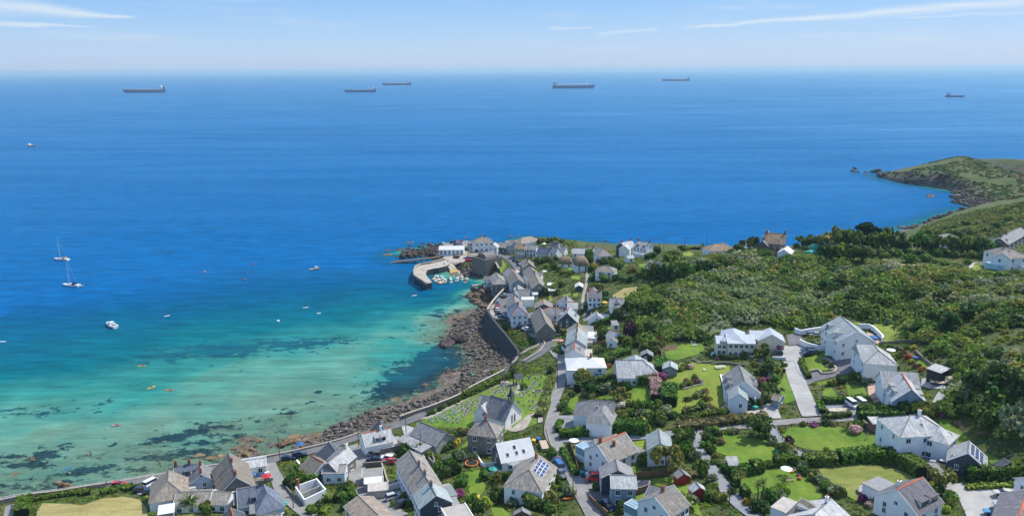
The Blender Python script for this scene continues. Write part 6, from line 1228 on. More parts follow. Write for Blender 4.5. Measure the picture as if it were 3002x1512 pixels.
def hedge(t,P,wd,h,label,col='hedge',name='hedge',cat='hedge',lump=.12,size=.3):
 P=np.array([at(t,x,y)[:2]for x,y in P]);P=smooth(P,1.2)if len(P)>1 else P
 d=np.gradient(P,axis=0);d/=np.linalg.norm(d,axis=1,keepdims=True);nr=np.stack([-d[:,1],d[:,0]],1)
 L=np.linalg.norm(np.diff(P,axis=0),axis=1).sum()
 z=lz(P[:,0],P[:,1]);b=MB();o3=np.array([P[:,0].mean(),P[:,1].mean(),z.mean()])
 rings=[]
 for k in range(len(P)):
  q=lambda s,u:(P[k,0]+nr[k,0]*s-o3[0],P[k,1]+nr[k,1]*s-o3[1],z[k]+u-o3[2])
  a=wd*.44
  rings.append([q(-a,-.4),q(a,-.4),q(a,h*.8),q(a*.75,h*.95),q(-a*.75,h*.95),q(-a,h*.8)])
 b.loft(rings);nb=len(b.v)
 n=int(L*(2*h+wd)*5.5);k=rng.uniform(0,len(P)-1.001,n);i=k.astype(int);u=(k-i)[:,None]
 c=P[i]*(1-u)+P[i+1]*u;N2=nr[i];zz=z[i]*(1-u[:,0])+z[i+1]*u[:,0]
 s=rng.uniform(0,2*h+wd,n);lat=np.where(s<h,-1,np.where(s<h+wd,(s-h)/wd*2-1,1));hh=np.where(s<h,s,np.where(s<h+wd,h,2*h+wd-s))
 bul=lump*(vnoise(c[:,0],c[:,1],1.7,9)-.4)*2
 X=np.stack([c[:,0]+N2[:,0]*lat*(wd*.48+bul*.5),c[:,1]+N2[:,1]*lat*(wd*.48+bul*.5),zz+hh+bul*np.where(hh>h*.9,1,0)+rng.normal(0,.05,n)],1)
 tp=(s>=h)&(s<h+wd)
 N=np.stack([N2[:,0]*lat*np.where(tp,.2,1),N2[:,1]*lat*np.where(tp,.2,1),np.where(tp,1,.25)],1)+rng.normal(size=(n,3))*.45
 V=np.vstack([np.array(b.v),quads(X-o3,N,rng.uniform(.6,1.3,n)*size)])
 Fq=[]
 me=bpy.data.meshes.new(name)
 faces=[f for f in b.f]+[tuple(range(nb+4*j,nb+4*j+4))for j in range(n)]
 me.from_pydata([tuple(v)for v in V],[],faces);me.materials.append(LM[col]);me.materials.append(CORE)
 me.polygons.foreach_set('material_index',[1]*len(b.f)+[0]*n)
 a=me.attributes.new('tint','FLOAT_COLOR','POINT');cc=np.ones((len(V),4),np.float32);cc[nb:,:3]=tints(n);a.data.foreach_set('color',cc.ravel());me.update()
 o=link(name,me,None,o3);tag(o,label,cat)
 mark([tuple(q)for q in P+nr*wd/2]+[tuple(q)for q in(P-nr*wd/2)[::-1]],.2)
 return o
HEDGES=[('J4',[(700,830),(900,740),(1100,650),(1300,560),(1450,490),(1540,440)],2.6,2.4,'long clipped hedge between the shore wall and the churchyard path'),('K2',[(590,770),(680,700),(850,650),(1100,610),(1400,590),(1700,600),(1960,610)],2.6,2.8,'long curved clipped hedge in front of the huge pale roof'),('K1',[(712,150),(715,300)],3.6,3.2,'tall square hedge block beside the grey green shed'),('K1',[(835,560),(830,700),(825,790)],5,3.6,'massive rounded hedge standing on the big lawn'),('Z10',[(515,455),(640,440),(780,425),(900,410)],3,2.4,'clipped hedge along the east lane below the hipped house'),('Z10',[(940,400),(1050,385),(1200,390),(1350,400),(1460,405)],4.5,3.6,'overgrown hedge along the east lane below the wild border'),('Z9',[(510,880),(600,870)],2.6,2.4,'leftmost block of the stepped hedge on the lower garden'),('Z9',[(615,855),(730,840)],2.6,2.5,'middle block of the stepped hedge on the lower garden'),('Z9',[(740,840),(860,815)],2.6,3.2,'tallest block of the stepped hedge on the lower garden'),('Z9',[(985,750),(1105,745)],2.8,2.6,'square hedge block between the two lawns of the lower garden'),('Z9',[(1115,735),(1195,725)],2.8,2.4,'hedge block joining the diagonal border'),('Z9',[(535,970),(610,965)],2.4,2.6,'square hedge block behind the slim cabbage palm'),('Z9',[(640,1090),(710,1080)],2.6,2.6,'lowest square hedge block beside the gravel lane'),('Z9',[(1295,740),(1480,735),(1670,740)],3.4,2.6,'broad hedge between the oval lawn track and the dry lawn'),('Z9',[(1690,720),(1850,700),(2050,690),(2290,700)],3.8,3,'hedge continuing behind the dry lawn to the grey drive'),('Z8',[(540,730),(640,790),(700,830),(760,890)],4,3,'thick rounded hedge beside the drive to the gravel yard'),('Z8',[(1215,905),(1300,900),(1410,890)],2.6,3,'short dark hedge behind the leaning tree'),('Z8',[(1430,900),(1600,880),(1860,840),(1990,820)],3,3,'long dark hedge above the gravel yard'),('K1',[(1010,1030),(1150,1010),(1320,960)],2.4,2,'lane hedge beside the pink garden path'),('K1',[(1330,960),(1450,950),(1590,920)],2.4,2,'lane hedge with white flowers below the paved drive'),('K1',[(1030,900),(1160,880),(1270,850)],2.2,1.8,'clipped hedge curving at the foot of the big lawn'),('Z6',[(1490,930),(1520,1020),(1560,1110),(1610,1190)],1.7,1.5,'low hedge beside the white concrete drive'),('Z6',[(940,870),(985,920),(1015,990)],2.2,1.8,'clipped green bank hedge below the white parking court'),('Z9',[(1500,80),(1700,75),(1990,50)],2.2,1.8,'hedge below the striped lawns'),('Z9',[(1485,100),(1520,200)],1.8,1.5,'short hedge beside the boat yard'),('Z9',[(1510,245),(1650,240),(1820,220)],2,1.4,'low dense hedge in front of the boat yard'),('Z9',[(1900,220),(1990,200)],3,3,'hedge clump beside the parked white vans'),('Z8',[(60,250),(250,265),(430,250),(540,240)],3,2.6,'tall hedge behind the garden shelter'),('Z5',[(700,420),(820,390),(970,340)],2.6,2.6,'dark clipped hedge in front of the small gabled bungalow'),('J2',[(2000,900),(2200,870),(2400,800),(2570,720)],2.4,2,'hedge below the double fronted cottage'),('Z5',[(800,900),(950,870),(1150,830),(1280,800)],2.6,2,'hedge running up behind the pale lane side roof'),('Z2',[(820,520),(940,500)],2.6,3,'square dark hedge beside the clifftop outhouse'),('Z2',[(1310,410),(1420,390),(1500,395)],2,1.6,'clipped hedge along the ridge lawn'),('Z13',[(270,1310),(290,1230),(310,1130)],3.4,2.4,'bright green hedge beside the seafront field'),('Z13',[(420,1110),(600,1080),(800,1050),(1000,1030),(1050,1050)],2.6,1.2,'overgrown stone hedge between the seafront road and the field'),('Z13',[(1230,1040),(1400,1000),(1560,970),(1620,990)],2.6,1.4,'grassy hedge bank beside the red seafront car'),('Z10',[(545,590),(600,690),(660,800),(700,870)],1.6,1.3,'narrow hedge along the lane beside the timber fence'),('Z10',[(500,400),(510,320),(540,300)],1.8,1.6,'bushy hedge at the lane gateway'),('J5',[(560,760),(660,800),(760,850)],1.4,.9,'low hedge strip where the lane meets the road'),('Z6',[(20,680),(110,650),(190,640)],1.2,.7,'tiny clipped hedge beside the cream modern house'),('K2',[(1530,1030),(1660,1040)],1.8,1.6,'dark hedge left of the apple tree'),('K2',[(1850,1060),(2010,1040)],1.8,1.7,'dark hedge right of the apple tree'),('Z8',[(1070,690),(1000,740)],.8,.6,'trough of plants beside the garage block'),]
for a in HEDGES:hedge(a[0],a[1],a[2],a[3],a[4])
hedge('K1',[(635,360),(600,430),(640,500),(640,600),(640,690)],4,2.2,'long pale pink hydrangea hedge beside the square lawn','pink','hydrangea_hedge',lump=.3)
hedge('K1',[(960,1130),(1150,1110),(1400,1070),(1650,1040),(1900,1010),(2120,1000),(2330,1000)],4,1.8,'rough brown hedge bank along the north side of the lane','bracken','hedge_bank',lump=.4)
hedge('J4',[(2370,440),(2350,560),(2290,720),(2240,900),(2190,1060),(2120,1180)],3.2,1.1,'rough grassy bank between the churchyard and the lane','olive','grass_bank',lump=.3)
hedge('Z8',[(1220,1005),(1400,995),(1600,990),(1790,970)],1.8,.8,'flowery bank at the top of the gravel yard','lime','flower_bank',lump=.25)
hedge('Z12',[(1150,860),(1280,820),(1450,830),(1560,850)],2,1,'garden hedge in front of the blue slated cottage')
iv=hedge('Z1',[(1240,620),(1290,640),(1350,650)],1.2,5,'ivy hanging down the harbour side of the stone storehouse','dark','ivy','ivy',lump=.3)
ALL=M_leaf('wild_growth',(1,1,1),.02,0,.45)
def growth(name,C,r,col,nq,size,zs=.75,dome=True):
 n=len(C);k=np.repeat(np.arange(n),nq);m_=len(k)
 d=rng.normal(size=(m_,3));d/=np.linalg.norm(d,axis=1,keepdims=True);d[:,2]=np.abs(d[:,2])*1.0-.12
 rr=r[k]*rng.uniform(.6,1.08,m_)*(1+.25*np.sin(d[:,0]*7+k)*np.cos(d[:,1]*6+k*2))
 P=C[k]+d*rr[:,None]*np.array([1,1,zs]);N=d+rng.normal(size=(m_,3))*.6+np.array([0,0,.3])
 s=rng.uniform(.65,1.35,m_)*size*np.clip(r[k],.5,4)**.5
 V=quads(P,N,s);v=rng.uniform(.68,1.32,m_)
 c=col[k]*v[:,None]*rng.uniform(.85,1.15,(m_,3))
 o=link(name,np_mesh(name,V,np.arange(4*m_).reshape(-1,4),ALL,col=np.repeat(c,4,0)));tag(o,kind='stuff')
 return o
def scatter(poly,dens,seedn=0,lo=0,hi=99):
 ''
 xs=[q[0]for q in poly];ys=[q[1]for q in poly]
 n=int((max(xs)-min(xs))*(max(ys)-min(ys))*dens)
 X=rng.uniform(min(xs),max(xs),n);Y=rng.uniform(min(ys),max(ys),n);k=inside(poly,X,Y)
 X,Y=X[k],Y[k]
 i=np.clip((X-GX0).astype(int),0,MASK.shape[1]-1);j=np.clip((Y-GY0).astype(int),0,MASK.shape[0]-1)
 k=MASK[j,i]==0
 return X[k],Y[k]
cols={k:np.array(v)for k,v in LEAF.items()}
def pick(X,Y,names,s=14,seed=3,jit=.1):
 ''
 v=vnoise(X,Y,s,seed)*.6+vnoise(X,Y,s*.35,seed+1)*.3+rng.uniform(0,jit,len(X));v=(v-v.min())/(np.ptp(v)+1e-6)
 idx_=np.clip((v*len(names)).astype(int),0,len(names)-1)
 return np.array([cols[q]for q in names])[idx_]
TH=pts('S',(1900,822),(1855,870),(1835,905),(1838,945),(1860,985),(1900,1020),(1950,1000),(2010,998),(2050,1000),(2095,985),(2130,955),(2200,950),(2260,955),(2310,962),(2350,968),(2430,945),(2475,925),(2540,928),(2590,942),(2640,975),(2665,1000),(2730,1005),(2755,1060),(2790,1080),(2830,1130),(2800,1170),(2770,1200),(2850,1225),(2890,1250),(2940,1290),(3040,1330),(3400,1330),(3400,800),(2960,806),(2880,800),(2700,795),(2560,785),(2400,770),(2300,757),(2200,750),(2100,757),(2000,765),(1950,775),(1905,790))
X,Y=scatter(TH,.15)
PXt,PYt=proj(np.stack([X,Y,lz(X,Y)],1))
fern=np.clip((PXt-2790)/90,0,1)*np.clip((PYt-800)/40,0,1)*np.clip((1060-PYt)/60,0,1)*(vnoise(X,Y,10,8)<.68)
r=(1.1+3.4*rng.random(len(X))**2.2)*(.65+.75*vnoise(X,Y,13,6));r=np.where(fern>.4,r*.45,r)
C=np.stack([X,Y,lz(X,Y)-.2+vnoise(X,Y,11,4)*2.6*(fern<.4)],1)
cA=pick(X,Y,['dark','mid','olive','mid','dark','mid','grey','olive','mid','dark'],26);cB=pick(X,Y,['mid','lime','olive','mid','lime','olive'],9,12)*.85
willow=np.exp(-(((PXt-2200)/260)**2+((PYt-880)/75)**2))*1.0
cA=np.where((willow>rng.uniform(.3,1.1,len(X)))[:,None],(cols['grey']*.55+cols['mid']*.45),cA)
growth('thicket_undergrowth',C,r,np.where((fern>.4)[:,None],cB,cA*1.28),112,.23)
HL=pts('S',(2740,690),(2700,668),(2760,648),(2850,622),(2930,607),(3400,560),(3400,700),(2960,690),(2900,720),(2800,730))
X,Y=scatter(HL,.16);growth('cove_slope_undergrowth',np.stack([X,Y,gz(X,Y)],1),rng.uniform(.8,2.2,len(X)),pick(X,Y,['olive','mid','dark','olive','mid','bracken'],20,21),36,.32)
HL=[tuple(plane(x,y,z)[:2])for x,y,z in((2610,507,5),(2709,484,10),(2777,467,16),(2804,460,19),(2856,464,18),(2900,482,15),(3040,515,10),(3040,575,9),(2960,590,6),(2900,585,5),(2850,550,8),(2760,535,6),(2680,525,6))]
X,Y=scatter(HL,.13);k=vnoise(X,Y,22,31)>.36;X,Y=X[k],Y[k]
growth('headland_gorse_undergrowth',np.stack([X,Y,gz(X,Y)-.3],1),rng.uniform(.7,2.0,len(X)),pick(X,Y,['dark','olive','dark','mid','bracken','dark'],25,22)*.75,24,.4,.5)
FRAME=pts('S',(-20,1525),(0,1475),(240,1432),(560,1385),(860,1340),(1170,1245),(1340,1170),(1490,1085),(1530,1045),(1500,990),(1450,935),(1440,900),(1475,860),(1500,845),(1440,800),(1420,770),(1400,745),(1430,720),(1500,712),(1580,696),(1640,694),(1690,722),(1760,735),(1900,735),(2050,738),(2240,738),(2420,735),(2640,735),(2760,715),(3250,690),(3250,1530))
FRAME=[(q[0],q[1])for q in FRAME]
X,Y=scatter(FRAME,.42)
TM=~inside(TH,X,Y);X,Y=X[TM],Y[TM]
thin=rng.random(len(X))<np.clip(1.25-np.hypot(X,Y-150)/520,.35,1);X,Y=X[thin],Y[thin]
SDp,_=coast_sd(X,Y);k=SDp>1.5;X,Y=X[k],Y[k]
v=rng.random(len(X));r=rng.uniform(.35,.95,len(X))*(.7+.7*vnoise(X,Y,7,41))
cC=pick(X,Y,['dark','mid','olive','mid','lime','mid','bracken'],8,42)
cC=np.where((v<.025)[:,None],np.array([cols[q]for q in('pink','yellow','magenta','white','orange','lilac')])[rng.integers(0,6,len(X))]*.8,cC);r=np.where(v<.025,r*.6,r)
growth('garden_undergrowth',np.stack([X,Y,lz(X,Y)-.1],1),r,cC,26,.2)
BK=pts('Z4',(1100,455),(1200,470),(1350,540),(1480,610),(1580,660),(1610,720),(1560,780),(1400,835),(1370,800),(1200,600))
X,Y=scatter(BK,.7);growth('bramble_undergrowth',np.stack([X,Y,lz(X,Y)-.1],1),rng.uniform(.5,1.1,len(X)),pick(X,Y,['bracken','olive','dark','mid','bracken'],6,51),26,.22)
KN=pts('J1',(620,330),(700,200),(860,110),(1000,60),(1180,60),(1400,200),(1700,350),(1820,410),(1500,400),(1300,330),(1100,240),(900,330))
X,Y=scatter(KN,.5);growth('knoll_undergrowth',np.stack([X,Y,gz(X,Y)-.15],1),rng.uniform(.4,1.0,len(X)),pick(X,Y,['olive','mid','lime','bracken','dark'],7,55),22,.24,.5)
ROCKM={}
def M_rock(name,a,b,c):
 t=NT(name);p=t.pos();col=t.ramp(t.noise(p,.6,5,.7),[(.32,a),(.5,b),(.68,c)])
 t.bump(t.noise(p,2.2,4,.7),.7,.3)
 return t.done(t.hsv(col,t.mr(t.rnd(),0,1,.8,1.2)),.9)
ROCKM['grey']=M_rock('shore_rock_grey',(.035,.03,.027),(.115,.1,.083),(.28,.25,.215));ROCKM['brown']=M_rock('shore_rock_brown',(.045,.03,.022),(.13,.085,.055),(.25,.18,.11));ROCKM['tan']=M_rock('shore_rock_tan',(.06,.04,.02),(.17,.115,.06),(.28,.21,.13))
ROCKM['dark']=M_rock('shore_rock_dark',(.02,.016,.016),(.07,.055,.05),(.15,.12,.1))
def ico(sub):
 bm=bmesh.new();bmesh.ops.create_icosphere(bm,subdivisions=sub,radius=1);V=np.array([v.co[:]for v in bm.verts]);Fq=np.array([[v.index for v in f.verts]for f in bm.faces]);bm.free();return V,Fq
def rockshape(sub,seed,amp=.3):
 V,Fq=ico(sub);g=np.random.default_rng(seed)
 for _ in range(5):
  n=g.normal(size=3);n/=np.linalg.norm(n);d=V@n;c=g.uniform(.45,.8);V=np.where((d>c)[:,None],V-np.outer(d-c,n),V)
 ph=g.uniform(0,6,3);V=V*(1+amp*.5*np.sin(V[:,[0]]*5+ph[0])*np.sin(V[:,[1]]*4+ph[1])+g.normal(0,amp*.2,(len(V),1)))
 V[:,2]*=.72
 return V,Fq
RS=[rockshape(1,100+i)for i in range(6)];RB=[rockshape(3,200+i,.45)for i in range(6)]
def boulders(name,poly,dens,r0,r1,pw=2.5,lift=.25,mat_='grey',ok=None):
 xs=[q[0]for q in poly];ys=[q[1]for q in poly];n=int((max(xs)-min(xs))*(max(ys)-min(ys))*dens)
 X=rng.uniform(min(xs),max(xs),n);Y=rng.uniform(min(ys),max(ys),n);k=inside(poly,X,Y);X,Y=X[k],Y[k]
 Zg=gz(X,Y);k=Zg>-.5;X,Y,Zg=X[k],Y[k],Zg[k];k=coast_sd(X,Y)[0]<(1.0 if name!='foreshore_boulder_rubble' else-2.6)
 if ok is None:X,Y,Zg=X[k],Y[k],Zg[k]
 if not len(X):return None
 n=len(X);r=r0+(r1-r0)*rng.random(n)**pw*(.4+vnoise(X,Y,12,61));Vs=[];Fs=[];o=0
 for i in range(n):
  V,Fq=RS[i%6];a=rng.uniform(0,6.28);c,s=math.cos(a),math.sin(a)
  W_=V@np.array([[c,s,0],[-s,c,0],[0,0,1]])*r[i]*rng.uniform(.8,1.2,3)+np.array([X[i],Y[i],Zg[i]+r[i]*lift])
  Vs.append(W_);Fs.append(Fq+o);o+=len(V)
 ob=link(name,np_mesh(name,np.vstack(Vs),np.vstack(Fs),ROCKM[mat_]));return tag(ob,kind='stuff')
FS=[tuple(plane(x,y,.6)[:2])for x,y in((1428,962),(1440,1000),(1470,1045),(1497,1068),(1478,1088),(1380,1139),(1340,1163),(1265,1195),(1170,1228),(1050,1266),(1000,1285),(960,1297),(940,1275),(975,1245),(1030,1222),(1090,1196),(1180,1184),(1250,1170),(1315,1140),(1350,1115),(1355,1080),(1340,1045),(1290,1025),(1285,1005),(1305,985),(1330,960),(1335,940),(1370,925),(1405,905),(1430,905))]
boulders('foreshore_boulder_rubble',FS,1.25,.25,1.25,3)
FS2=[tuple(plane(x,y,.2)[:2])for x,y in((600,1365),(700,1345),(760,1335),(860,1318),(900,1300),(860,1270),(760,1285),(700,1300),(600,1335),(480,1370),(300,1412),(180,1435),(180,1442),(460,1388))]
boulders('seafront_weed_rubble',FS2,.3,.25,.9,2.4,.1,'brown')
boulders('seafront_cobble_rubble',[tuple(plane(x,y,.5)[:2])for x,y in((860,1322),(950,1300),(1005,1284),(1100,1258),(1170,1230),(1100,1215),(1000,1255),(900,1290))],.6,.25,.8,2,.2,'grey')
boulders('point_rock_rubble',[tuple(plane(x,y,1.5)[:2])for x,y in((1155,750),(1185,729),(1225,716),(1262,706),(1292,704),(1292,725),(1284,750),(1240,748),(1200,758))],.5,.6,2.3,2,.3,'dark',ok=1)
boulders('point_rear_rubble',[tuple(plane(x,y,2)[:2])for x,y in((1285,712),(1340,706),(1400,704),(1500,706),(1500,700),(1400,697),(1300,700))],.16,.6,2.0,2,.3,'brown',ok=1)
boulders('masonry_foot_rubble',[tuple(plane(x,y,1)[:2])for x,y in((1370,872),(1385,846),(1418,838),(1440,850),(1447,885),(1425,905),(1385,885))],.5,.6,2.6,2,.3,'brown')
boulders('harbour_head_rubble',[tuple(plane(x,y,2)[:2])for x,y in((1336,780),(1350,770),(1385,775),(1415,790),(1430,800),(1400,805),(1360,800))],.5,.3,1.4,2.2,.3,'dark',ok=1)
boulders('cove_beach_rubble',[tuple(plane(x,y,.6)[:2])for x,y in((2755,577),(2790,572),(2880,580),(2908,598),(2880,606),(2840,604),(2790,592))],.2,.6,2.6,2,.3,'dark')
boulders('headland_foot_rubble',[tuple(plane(x,y,2)[:2])for x,y in((2568,512),(2600,510),(2640,522),(2700,533),(2760,541),(2840,559),(2880,577),(2830,570),(2740,552),(2660,542),(2590,526))],.1,.8,3.2,2,.2,'dark',ok=1)
boulders('near_cove_rubble',[tuple(plane(x,y,1.2)[:2])for x,y in((2700,650),(2730,635),(2790,617),(2870,602),(2880,607),(2800,630),(2750,648),(2715,662))],.16,.8,3,2,.3,'dark',ok=1)
def rocks(t,items,label,mat_='brown',g=None):
 for i,(x,y,rx,hz_)in enumerate(items):
  p=sea_at(t,x,y,0);V,Fq=RB[i%6]
  key=('rk',i%6,mat_)
  if key not in _pm:_pm[key]=np_mesh('shore_rock',V,Fq,ROCKM[mat_])
  o=link('shore_rock',_pm[key],None,(p[0],p[1],max(float(gz(p[0],p[1])),-.2)+hz_*.12),random.uniform(0,6));o.scale=(rx,rx*random.uniform(.6,.9),hz_)
  tag(o,label,'rock',label[:60]if len(items)>1 else None)
rocks('Z4',[(580,500,2.4,1.8),(580,420,1.3,1),(655,430,1.2,.9),(460,560,1.3,.9),(400,630,1.8,1),(200,675,1.4,.7),(260,680,1.2,.6),(490,1050,1.4,1),(580,1065,1.4,1),(650,1060,1.5,1.1),(490,1095,1.4,.9),(220,1230,2,.6)],'brown rock standing in the water off the boulder foreshore')
rocks('Z4',[(500,720,5,3.2),(640,680,4.5,3.5),(420,750,3.4,2.2)],'big dark rock mass at the outer edge of the boulder foreshore','dark')
rocks('Z1',[(300,480,2.6,1.2),(420,380,2.2,1.4),(470,420,2.6,1.6),(520,400,2.4,1.9),(580,360,2.6,1.8),(640,400,2.8,2),(560,470,2.8,1.7),(380,450,2.6,1.4),(690,340,2.4,2.2),(450,345,2.2,1.2),(340,420,2,1.1),(610,320,2.4,1.6),(680,430,2.6,1.7),(740,360,2.2,1.8)],'craggy dark rock of the point behind the wooden slipway','dark')
rocks('Z1',[(150,402,3.6,.9),(160,457,3.6,.8),(300,402,3.4,1.3),(410,304,2.6,.9),(470,302,2.4,.8)],'low wet reef rock off the end of the point')
rocks('Z1',[(1150,243,2.2,1.2),(1700,236,1.8,.9),(1800,224,2,.6)],'small rock awash behind the inn')
rocks('Z1',[(1260,940,4,4.5),(1350,930,4,4.5),(1200,985,3,2.4),(1300,1000,3.4,2.6)],'bulky brown outcrop at the foot of the masonry wall')
rocks('Z2',[(195,325,2.6,2.2),(330,285,1.8,.8),(270,310,1.8,.6)],'rock in the water behind the clifftop row','dark')
rocks('Z3',[(760,205,4,4),(735,225,4.5,2),(760,240,4.5,2),(270,165,3,1),(875,240,3,2),(870,260,4,1.6),(940,240,4,4),(1010,240,5,5),(1020,265,5,4)],'rock off the tip of the far headland','dark')
rocks('Z3',[(1580,500,5,3)],'brown rock standing in the cove below the far headland')
rocks('Z3',[(1600,745,5,2.6),(1670,730,5,2.6),(1490,780,3.4,1),(1260,835,4.5,2),(1330,845,4.5,2),(1400,815,4,3),(1370,850,4.5,2.4)],'weedy reef rock on the near side of the cove','dark')
rocks('Z13',[(775,940,2.3,2.6),(705,905,1.3,1.2)],'brown rock against the low seafront wall','tan')
rocks('Z13',[(250,600,1.6,.3),(390,600,1.9,.3),(180,790,1.6,.4)],'round weed topped rock just awash off the seafront','tan')
rocks('Z12',[(1660,110,2.6,1.8),(1720,90,2,1.4),(1770,50,3,1.8),(1830,60,2,1.2),(1290,165,1.4,.8),(1350,50,1.9,.8),(1400,30,1.5,.7),(1180,215,2.4,1),(1130,240,1.6,.8),(1230,230,1.5,.8),(1080,140,1.6,.6),(600,240,2,.7),(660,235,1.3,.6),(750,270,2,.7),(820,260,1.4,.6),(880,245,2,.7),(1860,40,2.2,1.1)],'tan barnacled rock on the weedy shore beside the seafront road','tan')
def wallrun(t,P,th_,h,label,mat_='stone',name='stone_wall',cat='wall',base=1.0,top=None,coping=None,plane_z=None,batter=0.0):
 ''
 if plane_z is None:Q=np.array([at(t,x,y)[:2]for x,y in P])
 else:Q=np.array([plane(*px(t,x,y),z)[:2]for(x,y),z in zip(P,plane_z)])
 tz=None if top is None else np.array(top,float)
 n0=len(Q);S_=smooth(Q,2.0)if n0>2 else smooth(Q,2.0)
 if tz is None:zt=lz(S_[:,0],S_[:,1])+h
 else:
  cum=lambda A:np.concatenate([[0],np.cumsum(np.linalg.norm(np.diff(A,axis=0),axis=1))])
  a,b_=cum(S_),cum(Q);zt=np.interp(a/a[-1],b_/b_[-1],tz)
 zb=np.minimum(gz(S_[:,0],S_[:,1]),zt-h)-base
 d=np.gradient(S_,axis=0);d/=np.maximum(np.linalg.norm(d,axis=1,keepdims=True),1e-6);nr=np.stack([-d[:,1],d[:,0]],1)*th_/2
 o3=np.array([*S_.mean(0),zt.mean()]);b=MB();r=[];rc=[]
 for p,n_,z0,z1 in zip(S_,nr,zb,zt):
  a,c=p-n_-o3[:2],p+n_-o3[:2]
  u1,u2=(float(coast_sd(*(q+o3[:2]+(q-p+o3[:2])*2))[0]<0)*batter if batter else 0 for q in(a,c));e1,e2=(a-c)/th_*u1,(c-a)/th_*u2
  r.append([(a[0]+e1[0],a[1]+e1[1],z0-o3[2]),(c[0]+e2[0],c[1]+e2[1],z0-o3[2]),(c[0],c[1],z1-o3[2]),(a[0],a[1],z1-o3[2])])
  a,c=p-n_*1.25-o3[:2],p+n_*1.25-o3[:2]
  rc.append([(a[0],a[1],z1-o3[2]+.003),(c[0],c[1],z1-o3[2]+.003),(c[0],c[1],z1-o3[2]+.15),(a[0],a[1],z1-o3[2]+.15)])
 b.loft(r)
 if coping:
  o=thing(name,label,cat,o3);b.build('wall_body',W[mat_],o);c_=MB();c_.loft(rc);c_.build('coping',W[coping],o)
 else:o=b.build(name,W[mat_],None,o3);tag(o,label,cat)
 return o
SW=M('sea_wall_shade_masonry',(.06,.062,.066),.9,(.9,.3),(3,.35));W['seawall']=SW  # masonry colour lowered to blue-grey so it carries the wall face's shadow
W['coping']=M('wall_coping',(.36,.32,.26),.9,(1,.15),(4,.15))
wallrun('S',[(1499,1066),(1521,1036),(1490,990),(1450,943),(1437,924),(1429,912)],1.0,5,'tall dark curved sea wall above the boulder foreshore','seawall','sea_wall','sea wall',1.5,[3.9,6.4,8.2,8.8,8.9,9.0],None,[3.5,6,7.8,8.3,8.4,8.4],2.2)
wallrun('S',[(1429,912),(1446,886),(1470,859),(1483,848),(1500,842)],.8,5,'pale topped parapet wall along the parked cars on the harbour road','seawall','sea_wall','sea wall',1.5,[8.3,8.2,8,7.7,7.5],'coping',[7.4,7.2,7,6.7,6.5])
wallrun('S',[(1484,851),(1462,857),(1441,851),(1432,842),(1420,832)],1.0,4,'dark masonry wall rising from the rocks beside the quay house','seawall','sea_wall','sea wall',2,[6.6,5.6,5,4.6,3.6],None,[6.5,5.6,5,4,3.4])
wallrun('Z1',[(1465,580),(1500,610),(1530,655),(1560,715)],.8,4,'curved pale topped wall holding up the bright green slope','seawall','retaining_wall','wall',4,None,'coping')
wallrun('S',[(-30,1473),(0,1467),(82,1450),(168,1440),(252,1426),(365,1409),(462,1392),(580,1372),(703,1350),(859,1322),(1006,1285),(1054,1266)],.7,3,'low seafront kerb wall between the road and the weedy shore','coping','seafront_wall','sea wall',1.5,[3.9]*7+[4.1,4.3,4.6,4.9,5.3],None,[3.5]*7+[3.7,4,4.2,4.6,5])
wallrun('S',[(1172,1229),(1220,1212),(1271,1195),(1347,1163),(1382,1141),(1430,1116),(1480,1090)],.6,2,'pale capped shore wall in front of the churchyard hedge','stone','shore_wall','wall',1.5,[6.4,6.6,6.8,7.1,7.3,7.5,7.6],'coping',[5.2,5.4,5.6,6,6.1,6.3,6.5])
wallrun('J4',[(20,1075),(330,945),(620,800)],.35,.7,'low inner wall between the seafront road and the row of dark bushes','coping','low_wall')
wallrun('Z4',[(1560,590),(1640,650),(1690,700),(1700,745),(1640,830),(1530,900),(1440,955)],.4,.8,'pale capped stone wall round the inside of the road bend','stone','stone_wall','wall',.8,None,'coping')
wallrun('Z4',[(1080,430),(1200,430),(1330,490),(1470,560),(1560,600)],.4,.9,'stone wall along the parked cars above the bramble bank','stone','stone_wall','wall',.8,None,'coping')
wallrun('Z4',[(1400,820),(1500,785),(1620,735)],.3,.6,'pale steps wall beside the bramble bank path','coping','low_wall')
wallrun('J2',[(410,1130),(610,1095),(640,1200),(720,1195)],.4,1.2,'white walled front yard with a square of lawn at the road','white','garden_wall')
wallrun('J2',[(410,1140),(490,1225),(630,1215),(720,1200)],.4,1.1,'white roadside wall in front of the square of lawn','white','garden_wall')
wallrun('Z6',[(130,850),(180,810),(380,812),(620,812),(740,840)],.4,1.0,'white garden wall under the cream modern house','white','garden_wall')
wallrun('Z6',[(930,815),(1020,885),(1255,890)],.4,1.0,'white wall edging the parking court','white','garden_wall')
wallrun('Z6',[(1465,670),(1560,720),(1700,760),(1760,770),(1870,755)],.5,2.2,'blue white wall beside the parked dark cars','white','garden_wall')
wallrun('Z6',[(1390,490),(1480,525),(1600,505),(1850,465)],.5,2,'curved blue white retaining wall behind the dark drive','white','retaining_wall')
wallrun('Z7',[(500,355),(620,355),(700,400),(800,500),(790,525)],.5,1.8,'curved white retaining wall under the upper hillside lawn','white','retaining_wall')
wallrun('K1',[(1605,320),(1640,440),(1660,590),(1672,715)],.35,.7,'low white terrace wall beside the big lawn','white','terrace_wall')
wallrun('K1',[(1985,650),(2060,680),(2120,720),(2125,770)],.35,2.6,'stepped white yard wall beside the two parked dark cars','white','yard_wall')
wallrun('K1',[(1030,525),(1150,500),(1250,470),(1345,450)],.5,.5,'row of pale stones edging the island bed','coping','stone_edging','edging')
